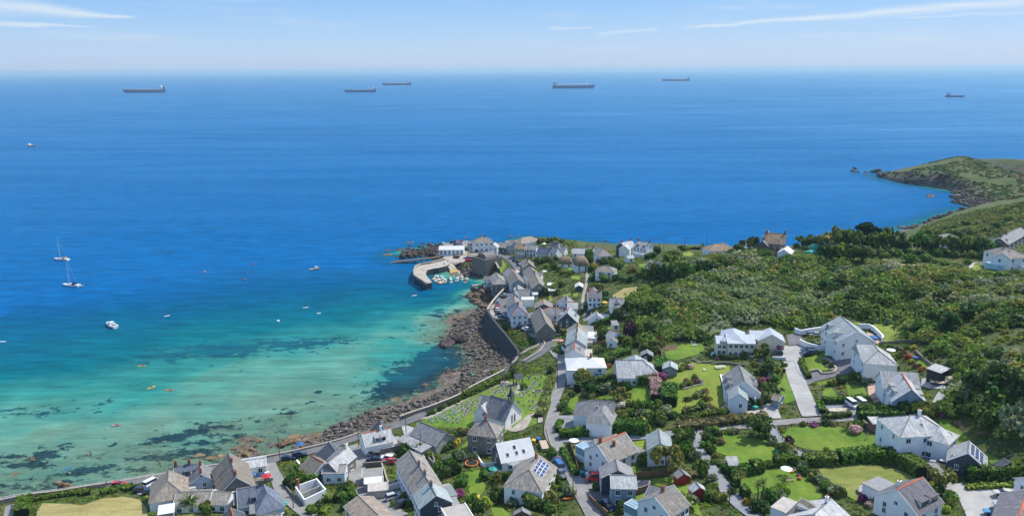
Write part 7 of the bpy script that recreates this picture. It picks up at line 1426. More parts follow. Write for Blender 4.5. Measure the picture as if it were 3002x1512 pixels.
wallrun('K1',[(1170,90),(1300,120),(1400,130),(1480,110)],.5,.7,'curved dark stone bed wall at the top of the big lawn','stone','bed_wall')
wallrun('K1',[(1470,150),(1650,130),(1850,155),(1980,170)],.5,.7,'curved planted stone bank under the cream modern house','stone','bed_wall')
wallrun('Z6',[(1590,1085),(1750,1065),(1800,1120),(1980,1100),(2015,1045),(1980,1000),(1880,900),(1800,900)],.6,.7,'curved pale rockery wall inside the dark drive','coping','rockery_wall')
wallrun('Z7',[(1210,650),(1330,760),(1440,850)],.5,.9,'dark stone terrace wall above the small square lawn','stone','terrace_wall')
wallrun('Z7',[(760,555),(950,540),(1150,520),(1400,515)],.5,1,'dark hedge topped wall under the upper hillside lawn','stone','hillside_wall')
wallrun('Z7',[(1400,560),(1500,640),(1560,690)],.5,.9,'stone wall of the highest hillside beds','stone','hillside_wall')
wallrun('Z8',[(110,300),(170,350),(240,400)],.5,1.2,'dark sloping stone wall beside the garden shelter','stone','garden_wall')
wallrun('Z8',[(55,1010),(60,1060),(180,1085),(240,1060)],.4,.8,'round stone wall of the dry lawn patio','stone','patio_wall')
wallrun('Z11',[(440,770),(470,850),(520,980),(620,940),(690,880)],.4,1.6,'pale rendered wall of the sunken courtyard','coping','courtyard_wall')
wallrun('Z11',[(410,1070),(560,1010),(680,985),(720,1060)],.4,1.8,'white wall behind the courtyard parking','white','courtyard_wall')
wallrun('Z11',[(235,765),(440,750),(580,725),(640,730)],.5,1.4,'red topped wall between the parked cars and the garages','stone','yard_wall')
wallrun('Z11',[(940,700),(1010,770),(980,640)],.4,1.6,'old stone yard wall behind the long white row','stone','yard_wall')
wallrun('Z11',[(1470,665),(1500,720),(1560,770),(1740,720)],.35,1.1,'white patio wall beside the slate gabled modern house','white','patio_wall')
wallrun('Z11',[(1510,850),(1560,870),(1760,825),(1740,780),(1850,690),(1990,650)],.35,1.1,'stepped white terrace wall beside the solar panel house','white','terrace_wall')
wallrun('Z12',[(1225,480),(1350,520),(1500,475)],.35,1.2,'white wall across the seaside patio','white','patio_wall')
wallrun('Z12',[(1235,620),(1400,580),(1550,555)],.35,1.2,'pink topped wall in front of the seaside patio','coping','patio_wall')
wallrun('Z12',[(1710,650),(1800,760),(1900,870)],.3,1,'stone wall between the lane and the roofless ruin','stone','lane_wall')
wallrun('Z10',[(840,1125),(930,1220),(1040,1310)],.3,1.6,'weathered timber fence beside the dark parked car','wood','timber_fence','fence')
wallrun('Z10',[(620,520),(660,620),(700,760),(725,850)],.15,1.5,'orange brown timber fence along the lane','wood','timber_fence','fence')
wallrun('Z10',[(1340,880),(1480,870),(1640,850),(1790,820)],.15,1.6,'grey timber fence behind the boxy boarded house','wood','timber_fence','fence')
wallrun('Z10',[(1310,1060),(1400,1050),(1500,1010)],.15,1.7,'yellow brown panel fence at the pale yard','wood','timber_fence','fence')
wallrun('Z10',[(375,350),(410,500),(440,560)],.2,.6,'pale kerb wall at the lane junction','coping','low_wall')
wallrun('J5',[(1600,620),(1750,610),(1930,600)],.15,1.6,'grey timber fence beside the little white garden house','wood','timber_fence','fence')
wallrun('Z5',[(1715,740),(1745,830),(1755,905)],.2,1.3,'dark fence between the summerhouse and the top lawn','wood','timber_fence','fence')
wallrun('J5',[(750,690),(790,750),(815,800)],.5,.9,'short white wall at the foot of the terrace gardens','white','garden_wall')
for i,(a,w_)in enumerate((((480,375,740,335),'upper'),((500,510,690,475),'middle'),((525,655,650,610),'lower'))):
 wallrun('J5',[(a[0],a[1]),(a[2],a[3])],.5,.3,f'{w_} white edging strip between the squares of lawn at the road bend','white','white_edging','edging')
def postfence(t,P,label,h=1.1,gap=2.6,col='wood',rails=2,name='rail_fence'):
 Q=smooth(np.array([at(t,x,y)[:2]for x,y in P]),gap);z=lz(Q[:,0],Q[:,1]);o=thing(name,label,'fence',(Q[0,0],Q[0,1],z[0]))
 pm=MB().box(-.09,.09,-.09,.09,-.3,h).mesh('post',W[col])
 for p,zz in zip(Q,z):link('post',pm,o,(p[0]-Q[0,0],p[1]-Q[0,1],zz-z[0]))
 for k in range(rails):
  b=MB();hh=h*(.9-.42*k)
  pt_=[Vector((p[0]-Q[0,0],p[1]-Q[0,1],zz-z[0]+hh))for p,zz in zip(Q,z)]
  sec=[[v+Vector((0,-.035,-.05)),v+Vector((0,.035,-.05)),v+Vector((0,.035,.05)),v+Vector((0,-.035,.05))]for v in pt_]
  b.loft(sec);b.build('rail',W[col],o)
postfence('Z9',[(1030,380),(1060,440),(1110,500),(1200,560),(1300,600),(1450,625),(1650,625),(1900,615)],'dark ranch fence round the lower side of the oval lawn')
postfence('Z9',[(1050,365),(1180,335),(1350,310),(1510,300)],'dark ranch fence along the top of the oval lawn')
postfence('Z13',[(0,1105),(340,1045),(690,1000),(1050,945),(1520,870),(1870,812)],'row of pale seafront posts with rails beside the road',.95,6.5,'trim',1,'seafront_railing')
postfence('Z12',[(1140,300),(1450,245),(1800,185),(2200,95),(2430,25)],'grey post and rail fence between the road and the weedy rocks',1,3.6,'green',2)
postfence('Z11',[(0,445),(90,415),(190,385)],'short grey railing left of the red ridged seafront cottage',1,3,'green',2)
postfence('Z11',[(950,355),(1150,365),(1290,375)],'low timber fence below the graves',1,2.4,'wood',2)
PZ=3.6
P=[tuple(plane(*px('Z1',x,y),PZ)[:2])for x,y in((905,505),(700,548),(560,570),(505,602),(488,650),(492,712),(540,748),(600,785),(640,822),(716,806),(690,770),(655,735),(634,695),(655,650),(720,634),(800,622),(890,600),(935,575))]
c0=np.mean(P,0);pr=thing('harbour_pier','hooked stone harbour pier enclosing the moored boats','pier',(c0[0],c0[1],0))
rel=[(q[0]-c0[0],q[1]-c0[1])for q in P]
area=sum(rel[i][0]*rel[(i+1)%len(rel)][1]-rel[(i+1)%len(rel)][0]*rel[i][1]for i in range(len(rel)))
if area<0:rel=rel[::-1];P=P[::-1]
W['quay']=QUAY
MB().prism(rel,-4,PZ,0,1).build('pier_body',[W['seawall'],QUAY],pr)
out=[plane(*px('Z1',x,y),PZ+1.2)[:2]for x,y in((880,498),(700,545),(565,566),(505,597),(488,645),(490,705),(540,740),(600,775),(638,806))]
rr_=[]
for k,q in enumerate(out):
 a=np.array(out[min(k+1,len(out)-1)])-np.array(out[max(k-1,0)]);a/=np.linalg.norm(a);n_=np.array([-a[1],a[0]])*.45;q=q-c0
 rr_.append([(q[0]-n_[0],q[1]-n_[1],PZ+.003),(q[0]+n_[0],q[1]+n_[1],PZ+.003),(q[0]+n_[0],q[1]+n_[1],PZ+1.25),(q[0]-n_[0],q[1]-n_[1],PZ+1.25)])
b=MB();b.loft(rr_);b.build('parapet',W['coping'],pr)
mark(P,1)
def ramp(t,P,zs,wd,name,label,cat,m_,th_=.5):
 A=[plane(*px(t,x,y),z)for(x,y),z in zip(P,zs)];c0=A[0];d=(A[-1]-A[0])[:2];d/=np.linalg.norm(d);n_=np.array([-d[1],d[0],0])*wd/2
 o=thing(name,label,cat,c0);b=MB()
 b.loft([[tuple(q-c0-n_-np.array([0,0,th_])),tuple(q-c0+n_-np.array([0,0,th_])),tuple(q-c0+n_),tuple(q-c0-n_)]for q in A]);b.build('deck',m_,o)
 return o,A,n_
YEL=M('weedy_slip_concrete',(.5,.34,.1),.9,(1,.2))
o,A,n_=ramp('Z1',[(920,560),(955,600),(985,640)],[3.7,2.6,1.4],4.4,'stone_slipway','stone slipway running down into the harbour beside the pier','slipway',QUAY,3)
o2,A2,_=ramp('Z1',[(987,643),(1000,700)],[1.38,-.3],5,'weed_stained_slipway','yellow weed stained foot of the slipway at the harbour edge','slipway',YEL,2)
o,A,n_=ramp('Z1',[(815,482),(640,500),(400,530),(200,550)],[4.3,3.0,1.4,.1],3.2,'lifeboat_slipway','long dark wooden slipway running out past the rocks of the point','slipway',W['wood'],.4)
for k in np.linspace(.05,.9,8):
 i=min(int(k*3),2);f=k*3-i;q=A[i]*(1-f)+A[i+1]*f-A[0]
 b=MB()
 b.box(q[0]-.2,q[0]+.2,q[1]-1.4,q[1]+1.4,-6-A[0][2]+1,q[2]-.4);b.build('trestle',W['wood'],o)
TYRE=M('tyre_rubber',(.02,.02,.02),.9);LAMP=M('lamp_glass',(.7,.7,.68),.2);TAIL=M('tail_lamp',(.35,.01,.01),.3)
PAINT={k:M_paint('car_paint_'+k,v)for k,v in(('black',(.012,.013,.016)),('navy',(.012,.03,.07)),('blue',(.02,.12,.32)),('sky',(.06,.25,.42)),('silver',(.42,.43,.45)),('white',(.8,.8,.8)),('red',(.5,.012,.02)),('grey',(.12,.125,.13)),('maroon',(.18,.01,.03)),('beige',(.5,.46,.38)))}
def carproto(kind):
 L,Wd,H_={'car':(4.2,1.76,1.48),'suv':(4.6,1.86,1.75),'van':(4.9,1.95,2.0),'estate':(4.6,1.8,1.5)}[kind]
 o=thing('parked_'+kind if kind!='estate' else 'parked_estate_car','car','car');hw=Wd/2;belt=H_*.6
 def sec(x,w0,z0,z1):return[(x,-w0,z0),(x,w0,z0),(x,w0*1.0,z0+(z1-z0)*.55),(x,w0*.9,z1),(x,-w0*.9,z1),(x,-w0*1.0,z0+(z1-z0)*.55)]
 b=MB();b.loft([sec(-L/2,hw*.86,.35,belt*.82),sec(-L/2+.15,hw,.24,belt*.97),sec(-L*.2,hw,.2,belt),sec(L*.2,hw,.2,belt),sec(L*.3,hw,.22,belt*.93),sec(L/2-.2,hw*.95,.25,belt*.8),sec(L/2,hw*.8,.36,belt*.62)])
 rf,rb,wf={'car':(.02,-.34,.2),'suv':(.04,-.42,.22),'van':(.22,-.47,.36),'estate':(.02,-.4,.2)}[kind]
 tp=[(L*rb,hw*.74),(L*rf,hw*.74)]
 b.box(L*rb,L*rf,-hw*.74,hw*.74,H_-.06,H_);b.build('body',PAINT['navy'],o)
 g=MB();zb=belt-.005
 bot=[(L*(rb-.1 if kind!='van' else rb-.02),-hw*.88,zb),(L*wf,-hw*.88,zb),(L*wf,hw*.88,zb),(L*(rb-.1 if kind!='van' else rb-.02),hw*.88,zb)]
 top_=[(L*rb,-hw*.73,H_-.062),(L*rf,-hw*.73,H_-.062),(L*rf,hw*.73,H_-.062),(L*rb,hw*.73,H_-.062)]
 g.loft([bot,top_]);g.build('cabin_window',GLASS,o)
 wm2=MB();n=12
 wm2.loft([[(.32*math.cos(2*PI*k/n),y,.32*math.sin(2*PI*k/n))for k in range(n)]for y in(-.11,.11)]);wmm=wm2.mesh('wheel',TYRE)
 for x in(-L*.3,L*.31):
  for y in(-hw+.08,hw-.08):link('wheel',wmm,o,(x,y,.32))
 for y in(-hw*.62,hw*.62):
  MB().box(L/2-.12,L/2+.01,y-.18,y+.18,belt*.5,belt*.64).build('headlight',LAMP,o)
  MB().box(-L/2-.01,-L/2+.1,y-.16,y+.16,belt*.6,belt*.76).build('tail_lamp',TAIL,o)
 for k in(o,*o.children):COL.objects.unlink(k)
 return o
CARP={k:carproto(k)for k in('car','suv','van','estate')}
def car(t,x,y,ang,col,label,kind='car',cat=None,group=None):
 ''
 p=at(t,x,y,.3);src=CARP[kind]
 o=src.copy();COL.objects.link(o)
 for c in src.children:
  k=c.copy();COL.objects.link(k);k.parent=o
  if c.name.startswith('body'):
   key=('body',kind,col)
   if key not in _pm:_pm[key]=c.data.copy();_pm[key].materials[0]=PAINT[col]
   k.data=_pm[key]
 o.location=(p[0],p[1],p[2]);o.rotation_euler=(0,0,R(ang));o['label']=label;o['category']=cat or('van' if kind=='van' else 'car')
 if group:o['group']=group
def lay(t,x,y,x2,y2):
 a,b_=at(t,x,y),at(t,x2,y2);return math.degrees(math.atan2(b_[1]-a[1],b_[0]-a[0]))
for i,(x,y,col,ang,w_)in enumerate(((1215,118,'silver',30,'silver car at the far end of the sea wall row'),(1180,145,'black',35,'black car next to the far end of the sea wall row'),(1140,182,'silver',65,'pale car third along the sea wall row'),(1118,205,'silver',75,'grey blue car fourth along the sea wall row'),(1112,235,'navy',80,'navy car between a pale car and the red one by the sea wall'),(1110,262,'red',82,'small red car against the sea wall'),(1106,295,'white',85,'white car next to the red one by the sea wall'),(1115,340,'black',95,'dark car at the near end of the sea wall row'),(1165,385,'sky',150,'light blue car at the corner of the harbour road'),(1205,395,'navy',140,'navy car at the corner of the harbour road'),(1255,432,'black',145,'black car following the corner pair on the harbour road'),(1303,465,'navy',147,'dark blue car above the bramble bank'),(1350,490,'red',147,'bright red car above the bramble bank'),(1402,517,'navy',147,'dark car between the red and white cars above the bramble bank'),(1467,545,'white',147,'white car with red lights above the bramble bank'),(1530,575,'black',150,'last dark car where the bramble bank row ends'))):
 car('Z4',x,y,ang,col,w_,group=None)
for t,x,y,ang,col,kind,lb in(('Z4',1440,447,170,'silver','car','silver blue car below the white walled front yard'),('Z4',1535,460,70,'silver','car','grey car beside the stone boathouse wall'),('Z4',1757,600,70,'navy','car','blue grey car standing at the mouth of the village lane'),('Z5',655,195,70,'black','suv','dark car on the small drive behind the gabled bungalow'),('Z5',125,280,90,'sky','van','bright blue and white van in the white yard'),('J2',1955,955,80,'black','car','black car in the narrow lane below the double fronted cottage'),('Z5',780,1135,95,'sky','car','blue car parked under the dark bush'),('Z6',1137,720,-65,'maroon','suv','dark red car in front of the cream double garage'),('Z6',1105,825,180,'black','suv','black car on the white parking court'),('Z6',1575,775,185,'black','suv','first dark car beside the blue white wall'),('Z6',1600,815,185,'navy','suv','second dark car below the first beside the blue white wall'),('Z6',1590,530,175,'grey','car','grey car half hidden by the rockery on the dark drive'),('Z6',1685,535,175,'silver','car','silver car behind the rockery on the dark drive'),('K1',1905,755,165,'black','car','dark green black car below the pink terrace house'),('K1',1985,800,165,'navy','car','navy car in front of the dark green black one'),('Z9',1835,110,-80,'white','van','white van in the boat yard'),('Z9',1945,105,-80,'white','van','second white van partly behind the bush at the boat yard'),('Z8',940,745,140,'silver','estate','silver car beside the dark timber wood store'),('Z8',1625,1070,165,'beige','car','beige car in the gravel parking yard'),('Z8',1690,1140,160,'red','car','red car in the gravel parking yard'),('Z8',1640,1195,165,'silver','suv','silver estate with roof box in the gravel parking yard'),('Z8',1520,1275,165,'sky','car','pale blue car at the lower edge of the gravel parking yard'),('Z10',520,785,-70,'blue','van','bright blue van beside the solar panel house'),('Z10',540,860,-70,'grey','car','grey car behind the bright blue van'),('Z10',905,905,175,'red','van','red van beside the cluttered yard'),('Z10',1040,1205,-65,'navy','estate','dark navy car between the timber fences'),('Z11',350,650,170,'grey','suv','dark grey car behind the seafront cottage'),('Z11',355,700,170,'navy','estate','navy car with roof bars behind the seafront cottage'),('Z11',495,690,165,'white','suv','white off road car behind the seafront cottage'),('Z11',515,718,165,'red','car','red car tucked below the white one behind the seafront cottage'),('Z11',570,1105,30,'silver','suv','silver blue car in the sunken courtyard parking'),('Z11',680,1175,45,'black','suv','black car with white stripes in the sunken courtyard parking'),('Z12',1730,285,20,'navy','car','navy car on the seafront road below the thicket'),('Z12',1885,245,20,'navy','suv','dark blue car ahead of the navy one on the seafront road'),('Z13',1450,930,12,'red','car','red car on the seafront road beside the field'),('Z13',1850,915,60,'white','van','white van beside the brown slated house'),('Z13',1720,995,10,'navy','car','dark car in the small seafront car park'),('Z13',1840,1020,10,'navy','car','blue car against the brown slated house'),('J3',600,305,80,'black','car','dark car at the open end of the quay car park'),('J3',690,305,80,'white','car','white car in the quay car park'),('J3',790,270,80,'sky','car','bright blue car in the quay car park'),('J3',890,275,80,'black','car','black car in the quay car park'),('J3',985,250,80,'maroon','car','dark red car in the quay car park'),('J3',1085,250,80,'red','car','red car in the quay car park'),('J3',1140,250,80,'maroon','car','wine red car nearest the inn in the quay car park'),('J3',1010,320,0,'black','car','black car behind the long white shed'),('J3',1090,315,0,'silver','van','silver van behind the long white shed'),('J3',1420,435,20,'black','car','black car in front of the inn'),('J3',1550,500,60,'black','suv','black car beside the vaulted storehouse'),('J3',2060,520,170,'silver','car','silver car in front of the grey barn'),('J3',1010,650,150,'maroon','suv','dark red pick up on the quay near the long white shed'),('J3',1270,665,170,'sky','car','blue car above the red fish bins on the quay'),('J3',1350,675,170,'maroon','car','dark red car next to the blue one on the quay'),('J1',90,740,-40,'navy','car','navy car at the flower bed on the harbour street'),('J1',170,765,-40,'sky','car','pale blue car on the harbour street'),('J1',210,780,-40,'red','car','red car on the harbour street'),('J1',195,845,-50,'blue','car','blue car at the head of the shaded harbour street'),('J1',110,1010,-55,'red','car','red car behind the brown roofed row'),('J1',190,1110,-60,'silver','car','silver car behind the brown roofed row'),):
 car(t,x,y,ang,col,lb,kind)
def hull(b,L,B,D,bow=.3,mi=0,deckmi=None,z0=-.3,sheer=.25,stern=.8,n=9):
 ''
 rings=[]
 for k in range(n):
  u=k/(n-1);x=-L/2+L*u
  w_=B/2*(stern+(1-stern)*min(u/.35,1)if u<.5 else max(.02,(1-((u-.5)/.5)**(1.6+bow))))
  zt=D+sheer*max(0,(u-.4)/.6)**2+sheer*.2*max(0,(.3-u)/.3);kx=x-(L*.04*(u>.8)*(u-.8)/.2)
  rings.append([(kx,-w_*.55,z0),(kx,w_*.55,z0),(x,w_*.95,z0+(zt-z0)*.6),(x,w_,zt),(x,-w_,zt),(x,-w_*.95,z0+(zt-z0)*.6)])
 for a,c in zip(rings[:-1],rings[1:]):
  for i in range(6):
   j=(i+1)%6;b.face([a[i],a[j],c[j],c[i]],deckmi if i==3 and deckmi is not None else mi)
 b.face(rings[0][::-1],mi);b.face(rings[-1],mi)
BP={k:M('boat_paint_'+k,v,.4,(1,.06),(4,.05),.06)for k,v in(('white',(.78,.78,.76)),('blue',(.03,.12,.32)),('red',(.45,.03,.03)),('navy',(.02,.04,.1)),('teal',(.04,.3,.24)),('orange',(.7,.2,.03)),('yellow',(.65,.45,.04)),('green',(.03,.2,.09)),('grey',(.3,.3,.31)),('deck',(.45,.36,.24)),('shipblue',(.015,.085,.24)),('shipred',(.3,.17,.14)),('cream',(.7,.66,.56)),('pink',(.6,.2,.25)))}
def boat(p,ang,L,col,label,style='open',name='fishing_boat',cat='boat',top='white',group=None):
 o=thing(name,label,cat,p,R(ang),group);B=L*.36;b=MB();hull(b,L,B,.55,deckmi=1,z0=-.25,sheer=.35);b.build('hull',[BP[col],BP['deck']],o)
 if style in('cabin','work'):
  x=L*.12;MB().box(x-.6,x+.75,-B*.26,B*.26,.5,1.75).box(x-.75,x+.95,-B*.3,B*.3,1.75,1.85).build('wheelhouse',BP[top],o)
  MB().box(x+.752,x+.79,-B*.2,B*.2,1.1,1.6).build('windscreen',GLASS,o)
  b=MB();b.tube((x-.8,0,.5),(x-.8,0,3.0),.05,.03,5);b.build('mast',BP['white'],o)
 else:
  b=MB()
  for u in(-.22,.08):b.box(L*u-.14,L*u+.14,-B*.42,B*.42,.52,.62)
  b.build('thwart',BP['cream'],o)if False else None
  MB().box(-L*.22-.14,-L*.22+.14,-B*.42,B*.42,.56,.64).build('thwart',BP['cream'],o);MB().box(L*.08-.14,L*.08+.14,-B*.4,B*.4,.56,.66).build('thwart',BP['cream'],o)
  MB().box(-L/2-.25,-L/2+.02,-.16,.16,.3,1.0).build('outboard_motor',BP['grey'],o)
 return o
HB=[(500,1125,80,'grey','open','grey dinghy moored nearest the pier wall'),(455,1190,80,'white','open','white rowing boat with brown inside beside the pier wall'),(545,1190,85,'pink','cabin','small boat with pink wheelhouse in the pier side trot'),(500,1240,85,'white','open','white boat in the middle of the pier side trot'),(630,1190,80,'red','cabin','red boat with little white wheelhouse in the pier side trot'),(580,1270,80,'navy','cabin','dark blue boat low in the pier side trot'),(680,1230,82,'orange','cabin','orange and blue boat in the pier side trot'),(640,1290,80,'red','open','red open boat at the low end of the pier side trot'),(730,1270,84,'navy','cabin','navy work boat at the end of the pier side trot'),(868,1185,88,'white','open','large white open boat lying alone in mid harbour'),(880,1270,88,'white','cabin','white cabin boat below the lone open boat'),(1065,1075,70,'blue','cabin','blue boat closest to the yellow slipway foot'),(1165,1095,70,'red','open','small red and white boat beside the slipway foot'),(1060,1155,80,'pink','open','boat with pink and blue trim in the middle trot'),(1155,1145,80,'white','open','white boat with red trim in the middle trot'),(1150,1200,84,'white','cabin','white boat with blue cover in the middle trot'),(1030,1240,86,'blue','cabin','big blue and orange work boat at the head of the middle trot'),(1290,1110,75,'grey','open','pale grey boat nearest the storehouse shadow'),(1280,1195,80,'cream','open','cream boat on the inner harbour mooring'),(1240,1275,84,'teal','cabin','teal boat with red wheelhouse lowest in the inner trot')]
for x,y,a,col,stl,lb in HB:boat(sea_at('J3',x,y),a+random.uniform(-8,8),random.uniform(4.4,5.6),col,lb,stl,top='white' if 'red wheel' not in lb else 'red')
boat(at('J3',635,740),15,6.5,'blue','blue rowing boat laid up on the pier deck','open','rowing_boat')
boat(at('J3',715,830),70,4.6,'white','white boat standing on the pier beside the slip head','cabin')
boat(at('J3',1160,580),18,9.5,'yellow','long yellow racing gig ashore on the quay','open','rowing_gig');boat(at('J3',1340,530),18,9.5,'navy','long dark racing gig ashore behind the yellow one','open','rowing_gig')
boat(at('J3',1450,575),25,8,'navy','black trailer boat ashore near the vaulted storehouse','open','rowing_boat')
for x,y,c,lb in((75,1120,'green','green upturned dinghy on the pier head'),(130,1160,'blue','blue upturned dinghy on the pier head'),(195,1200,'white','white upturned dinghy at the tip of the pier')):boat(at('J3',x,y),-45,3,c,lb,'open','dinghy')
boat(sea_at('Z1',1265,850),20,5,'grey','grey inflatable boat moored below the quay cottage','open','inflatable_boat')
boat(at('Z9',1690,165),5,6.5,'blue','blue boat with red gunwale laid up in the yard by the white vans','open','laid_up_boat')
boat(at('Z7',1720,985),10,5.6,'cream','boat under a pale cover on the hillside yard','open','covered_boat');boat(at('Z7',1540,1050),-20,5.6,'navy','dark boat with blue cover beside the hillside yard bed','open','covered_boat')
boat(sea_at('S',923,790),25,7,'red','red fishing boat under way outside the pier','work',cat='boat')
boat(sea_at('S',90,428),150,19,'navy','dark blue fishing boat far out on the open water','work').scale=(1,1,2.2)
for(x,y),a,lb,cp in(((180,762),168,'white sailing yacht with tan canopy, farther out of the two yachts','deck'),((208,838),168,'white sailing yacht with a dinghy astern, nearer of the two yachts','navy')):
 o=thing('sailing_yacht',lb,'yacht',sea_at('S',x,y),R(a));b=MB();hull(b,11,3.4,1.0,bow=.5,deckmi=1,z0=-.4,sheer=.3);b.build('hull',[BP['white'],BP['cream']],o)
 b=MB();b.loft([[(x_,-w_,1),(x_,w_,1),(x_,w_*.8,h_),(x_,-w_*.8,h_)]for x_,w_,h_ in((-1.6,1,1.75),(1,.9,1.6),(2.8,.4,1.15))]);b.build('cabin',BP['white'],o)
 b=MB();b.tube((.8,0,1),(.8,0,15),.1,.06,6);b.build('mast',BP['white'],o)
 b=MB();b.tube((.8,0,2.3),(-3.6,0,2.3),.16,.12,6);b.build('boom',BP['navy'],o)
 for z_ in(6,10):b=MB();b.tube((.8,-1.1,z_),(.8,1.1,z_),.035,.035,4);b.build('spreader',BP['white'],o)
 for q in((5.4,0,1.3),(-5.2,0,1.1)):b=MB();b.tube(q,(.8,0,14.8),.035,.035,4);b.build('stay',BP['grey'],o)
 MB().box(-3.4,-1.7,-1.1,1.1,1.05,2.1).build('canopy',BP[cp],o)
boat(sea_at('S',238,839),170,2.6,'white','small white dinghy trailing behind the nearer yacht','open','dinghy')
o=thing('motor_cruiser','white motor cruiser with open cockpit anchored in the turquoise water','boat',sea_at('S',327,957),R(140));b=MB();hull(b,9.5,3.3,1.3,deckmi=0,z0=-.4,sheer=.3);b.build('hull',BP['white'],o)
b=MB();b.loft([[(x_,-w_,1.25),(x_,w_,1.25),(x_,w_*.8,h_),(x_,-w_*.8,h_)]for x_,w_,h_ in((-1.2,1.35,2.5),(1,1.2,2.4),(3,.5,1.5))]);b.build('cabin',BP['white'],o)
MB().box(-3.9,-1.5,-1.1,1.1,1.25,1.34).build('cockpit',GLASS,o);b=MB();b.loft([[(1.05,-1.0,2.3),(1.05,1.0,2.3),(1.08,1.0,2.36),(1.08,-1,2.36)],[(2.2,-.72,1.86),(2.2,.72,1.86),(2.23,.72,1.92),(2.23,-.72,1.92)]]);b.build('windscreen',GLASS,o)
def ship(x,y,L,ang,label,kind):
 o=thing(kind,label,'ship',sea_at('S',x,y),R(ang));B=L*.16;D=L*(.062 if kind!='supply_ship' else .09);b=MB();hull(b,L,B,D,bow=1.2,deckmi=1,z0=-1,sheer=L*.012,stern=.75,n=13);b.build('hull',[BP['shipblue'],BP['shipred']],o)
 s=L/250;xs=-L*.41 if kind!='supply_ship' else-L*.3;k=1.0 if kind!='supply_ship' else 1.6
 m_=BP['white']if kind!='supply_ship' else BP['cream']
 MB().box(xs-8*s*k,xs+9*s*k,-B*.36,B*.36,D,D+16*s*k).box(xs-6*s*k,xs+7*s*k,-B*.46,B*.46,D+16*s*k,D+20*s*k).build('bridge',m_,o)
 MB().box(xs-17*s*k,xs-10*s*k,-B*.14,B*.14,D,D+19*s*k).build('funnel',BP['navy'],o)
 b=MB();b.tube((xs,0,D+20*s*k),(xs,0,D+30*s*k),.9*s,.5*s,5);b.build('mast',BP['white'],o)
 if kind=='gas_carrier':
  for u0,u1,h_ in((-.34,-.3,7),(-.22,-.12,9),(-.08,.34,8)):MB().box(L*u0,L*u1,-B*.38,B*.38,D,D+h_*s).build('tank_cover',BP['white'],o)
  for u in(-.27,-.02,.3):b=MB();b.tube((L*u,0,D),(L*u,0,D+22*s),.7*s,.5*s,5);b.build('derrick',BP['white'],o)
 else:
  MB().box(-L*.32,L*.36,-B*.06,B*.06,D+1.2*s,D+3.4*s).build('deck_pipe',BP['cream'],o)
  for u in(.02,.44):b=MB();b.tube((L*u,0,D),(L*u,0,D+(11 if u<.1 else 13)*s),.7*s,.5*s,5);b.build('derrick',BP['white'],o)
def slen(x0,x1,y):return .93*float(np.linalg.norm(sea_at('S',x1,y)-sea_at('S',x0,y)))
ship(423,271.5,slen(363,484,271),178,'oil tanker with green topped funnel, first from the side of the open bay','oil_tanker');ship(1056,270.5,slen(1008,1104,270),174,'oil tanker with red topped funnel lying nearer than its neighbour','oil_tanker');ship(1163,250,slen(1121,1206,250),179,'distant oil tanker beyond the red funnelled one','oil_tanker')
ship(1682,259,slen(1616,1748,259),1,'blue gas carrier with long white tank covers','gas_carrier');ship(1981,238,slen(1937,2025,238),180,'farthest oil tanker faint in the haze','oil_tanker');ship(2799,285,slen(2772,2828,285)*1.05,-14,'short stubby supply ship with high cream bridge','supply_ship')
def body_mesh(pose):
 V={'stand':[(0,0,.95),(0,0,1.2),(0,0,1.45),(0,0,1.55),(0,0,1.7),(-.19,0,1.42),(-.27,.03,1.12),(-.27,.12,.86),(.19,0,1.42),(.27,-.03,1.12),(.28,.08,.86),(-.1,0,.9),(-.11,.04,.5),(-.11,-.02,.06),(.1,0,.9),(.12,-.05,.5),(.12,-.12,.06)],'sit':[(0,0,.15),(0,0,.4),(0,0,.65),(0,0,.75),(0,0,.9),(-.2,.02,.62),(-.3,.2,.45),(-.22,.45,.5),(.2,.02,.62),(.3,.2,.45),(.22,.45,.5),(-.1,.05,.12),(-.14,.5,.3),(-.13,.95,.12),(.1,.05,.12),(.14,.5,.3),(.13,.95,.12)]}[pose]
 Rr=[.15,.14,.15,.06,.11,.07,.05,.04,.07,.05,.04,.09,.07,.05,.09,.07,.05]
 E=[(0,1),(1,2),(2,3),(3,4),(2,5),(5,6),(6,7),(2,8),(8,9),(9,10),(0,11),(11,12),(12,13),(0,14),(14,15),(15,16)]
 me=bpy.data.meshes.new('p');me.from_pydata(V,E,[]);o=bpy.data.objects.new('p',me);COL.objects.link(o)
 md=o.modifiers.new('s','SKIN')
 for i,v in enumerate(me.skin_vertices[0].data):v.radius=(Rr[i],Rr[i]);v.use_root=i==0
 o.modifiers.new('b','SUBSURF').levels=1
 dg=bpy.context.evaluated_depsgraph_get();r=bpy.data.meshes.new_from_object(o.evaluated_get(dg));bpy.data.objects.remove(o)
 return r
SKIN=M('skin',(.5,.3,.21),.6);HAIRM=M('dark_hair',(.04,.025,.015),.8);CL={k:M('cloth_'+k,v,.9)for k,v in(('red',(.5,.03,.03)),('blue',(.04,.12,.4)),('white',(.75,.75,.73)),('dark',(.03,.03,.04)),('pink',(.6,.25,.25)),('green',(.06,.3,.14)))}
BODY={k:body_mesh(k)for k in('stand','sit')}
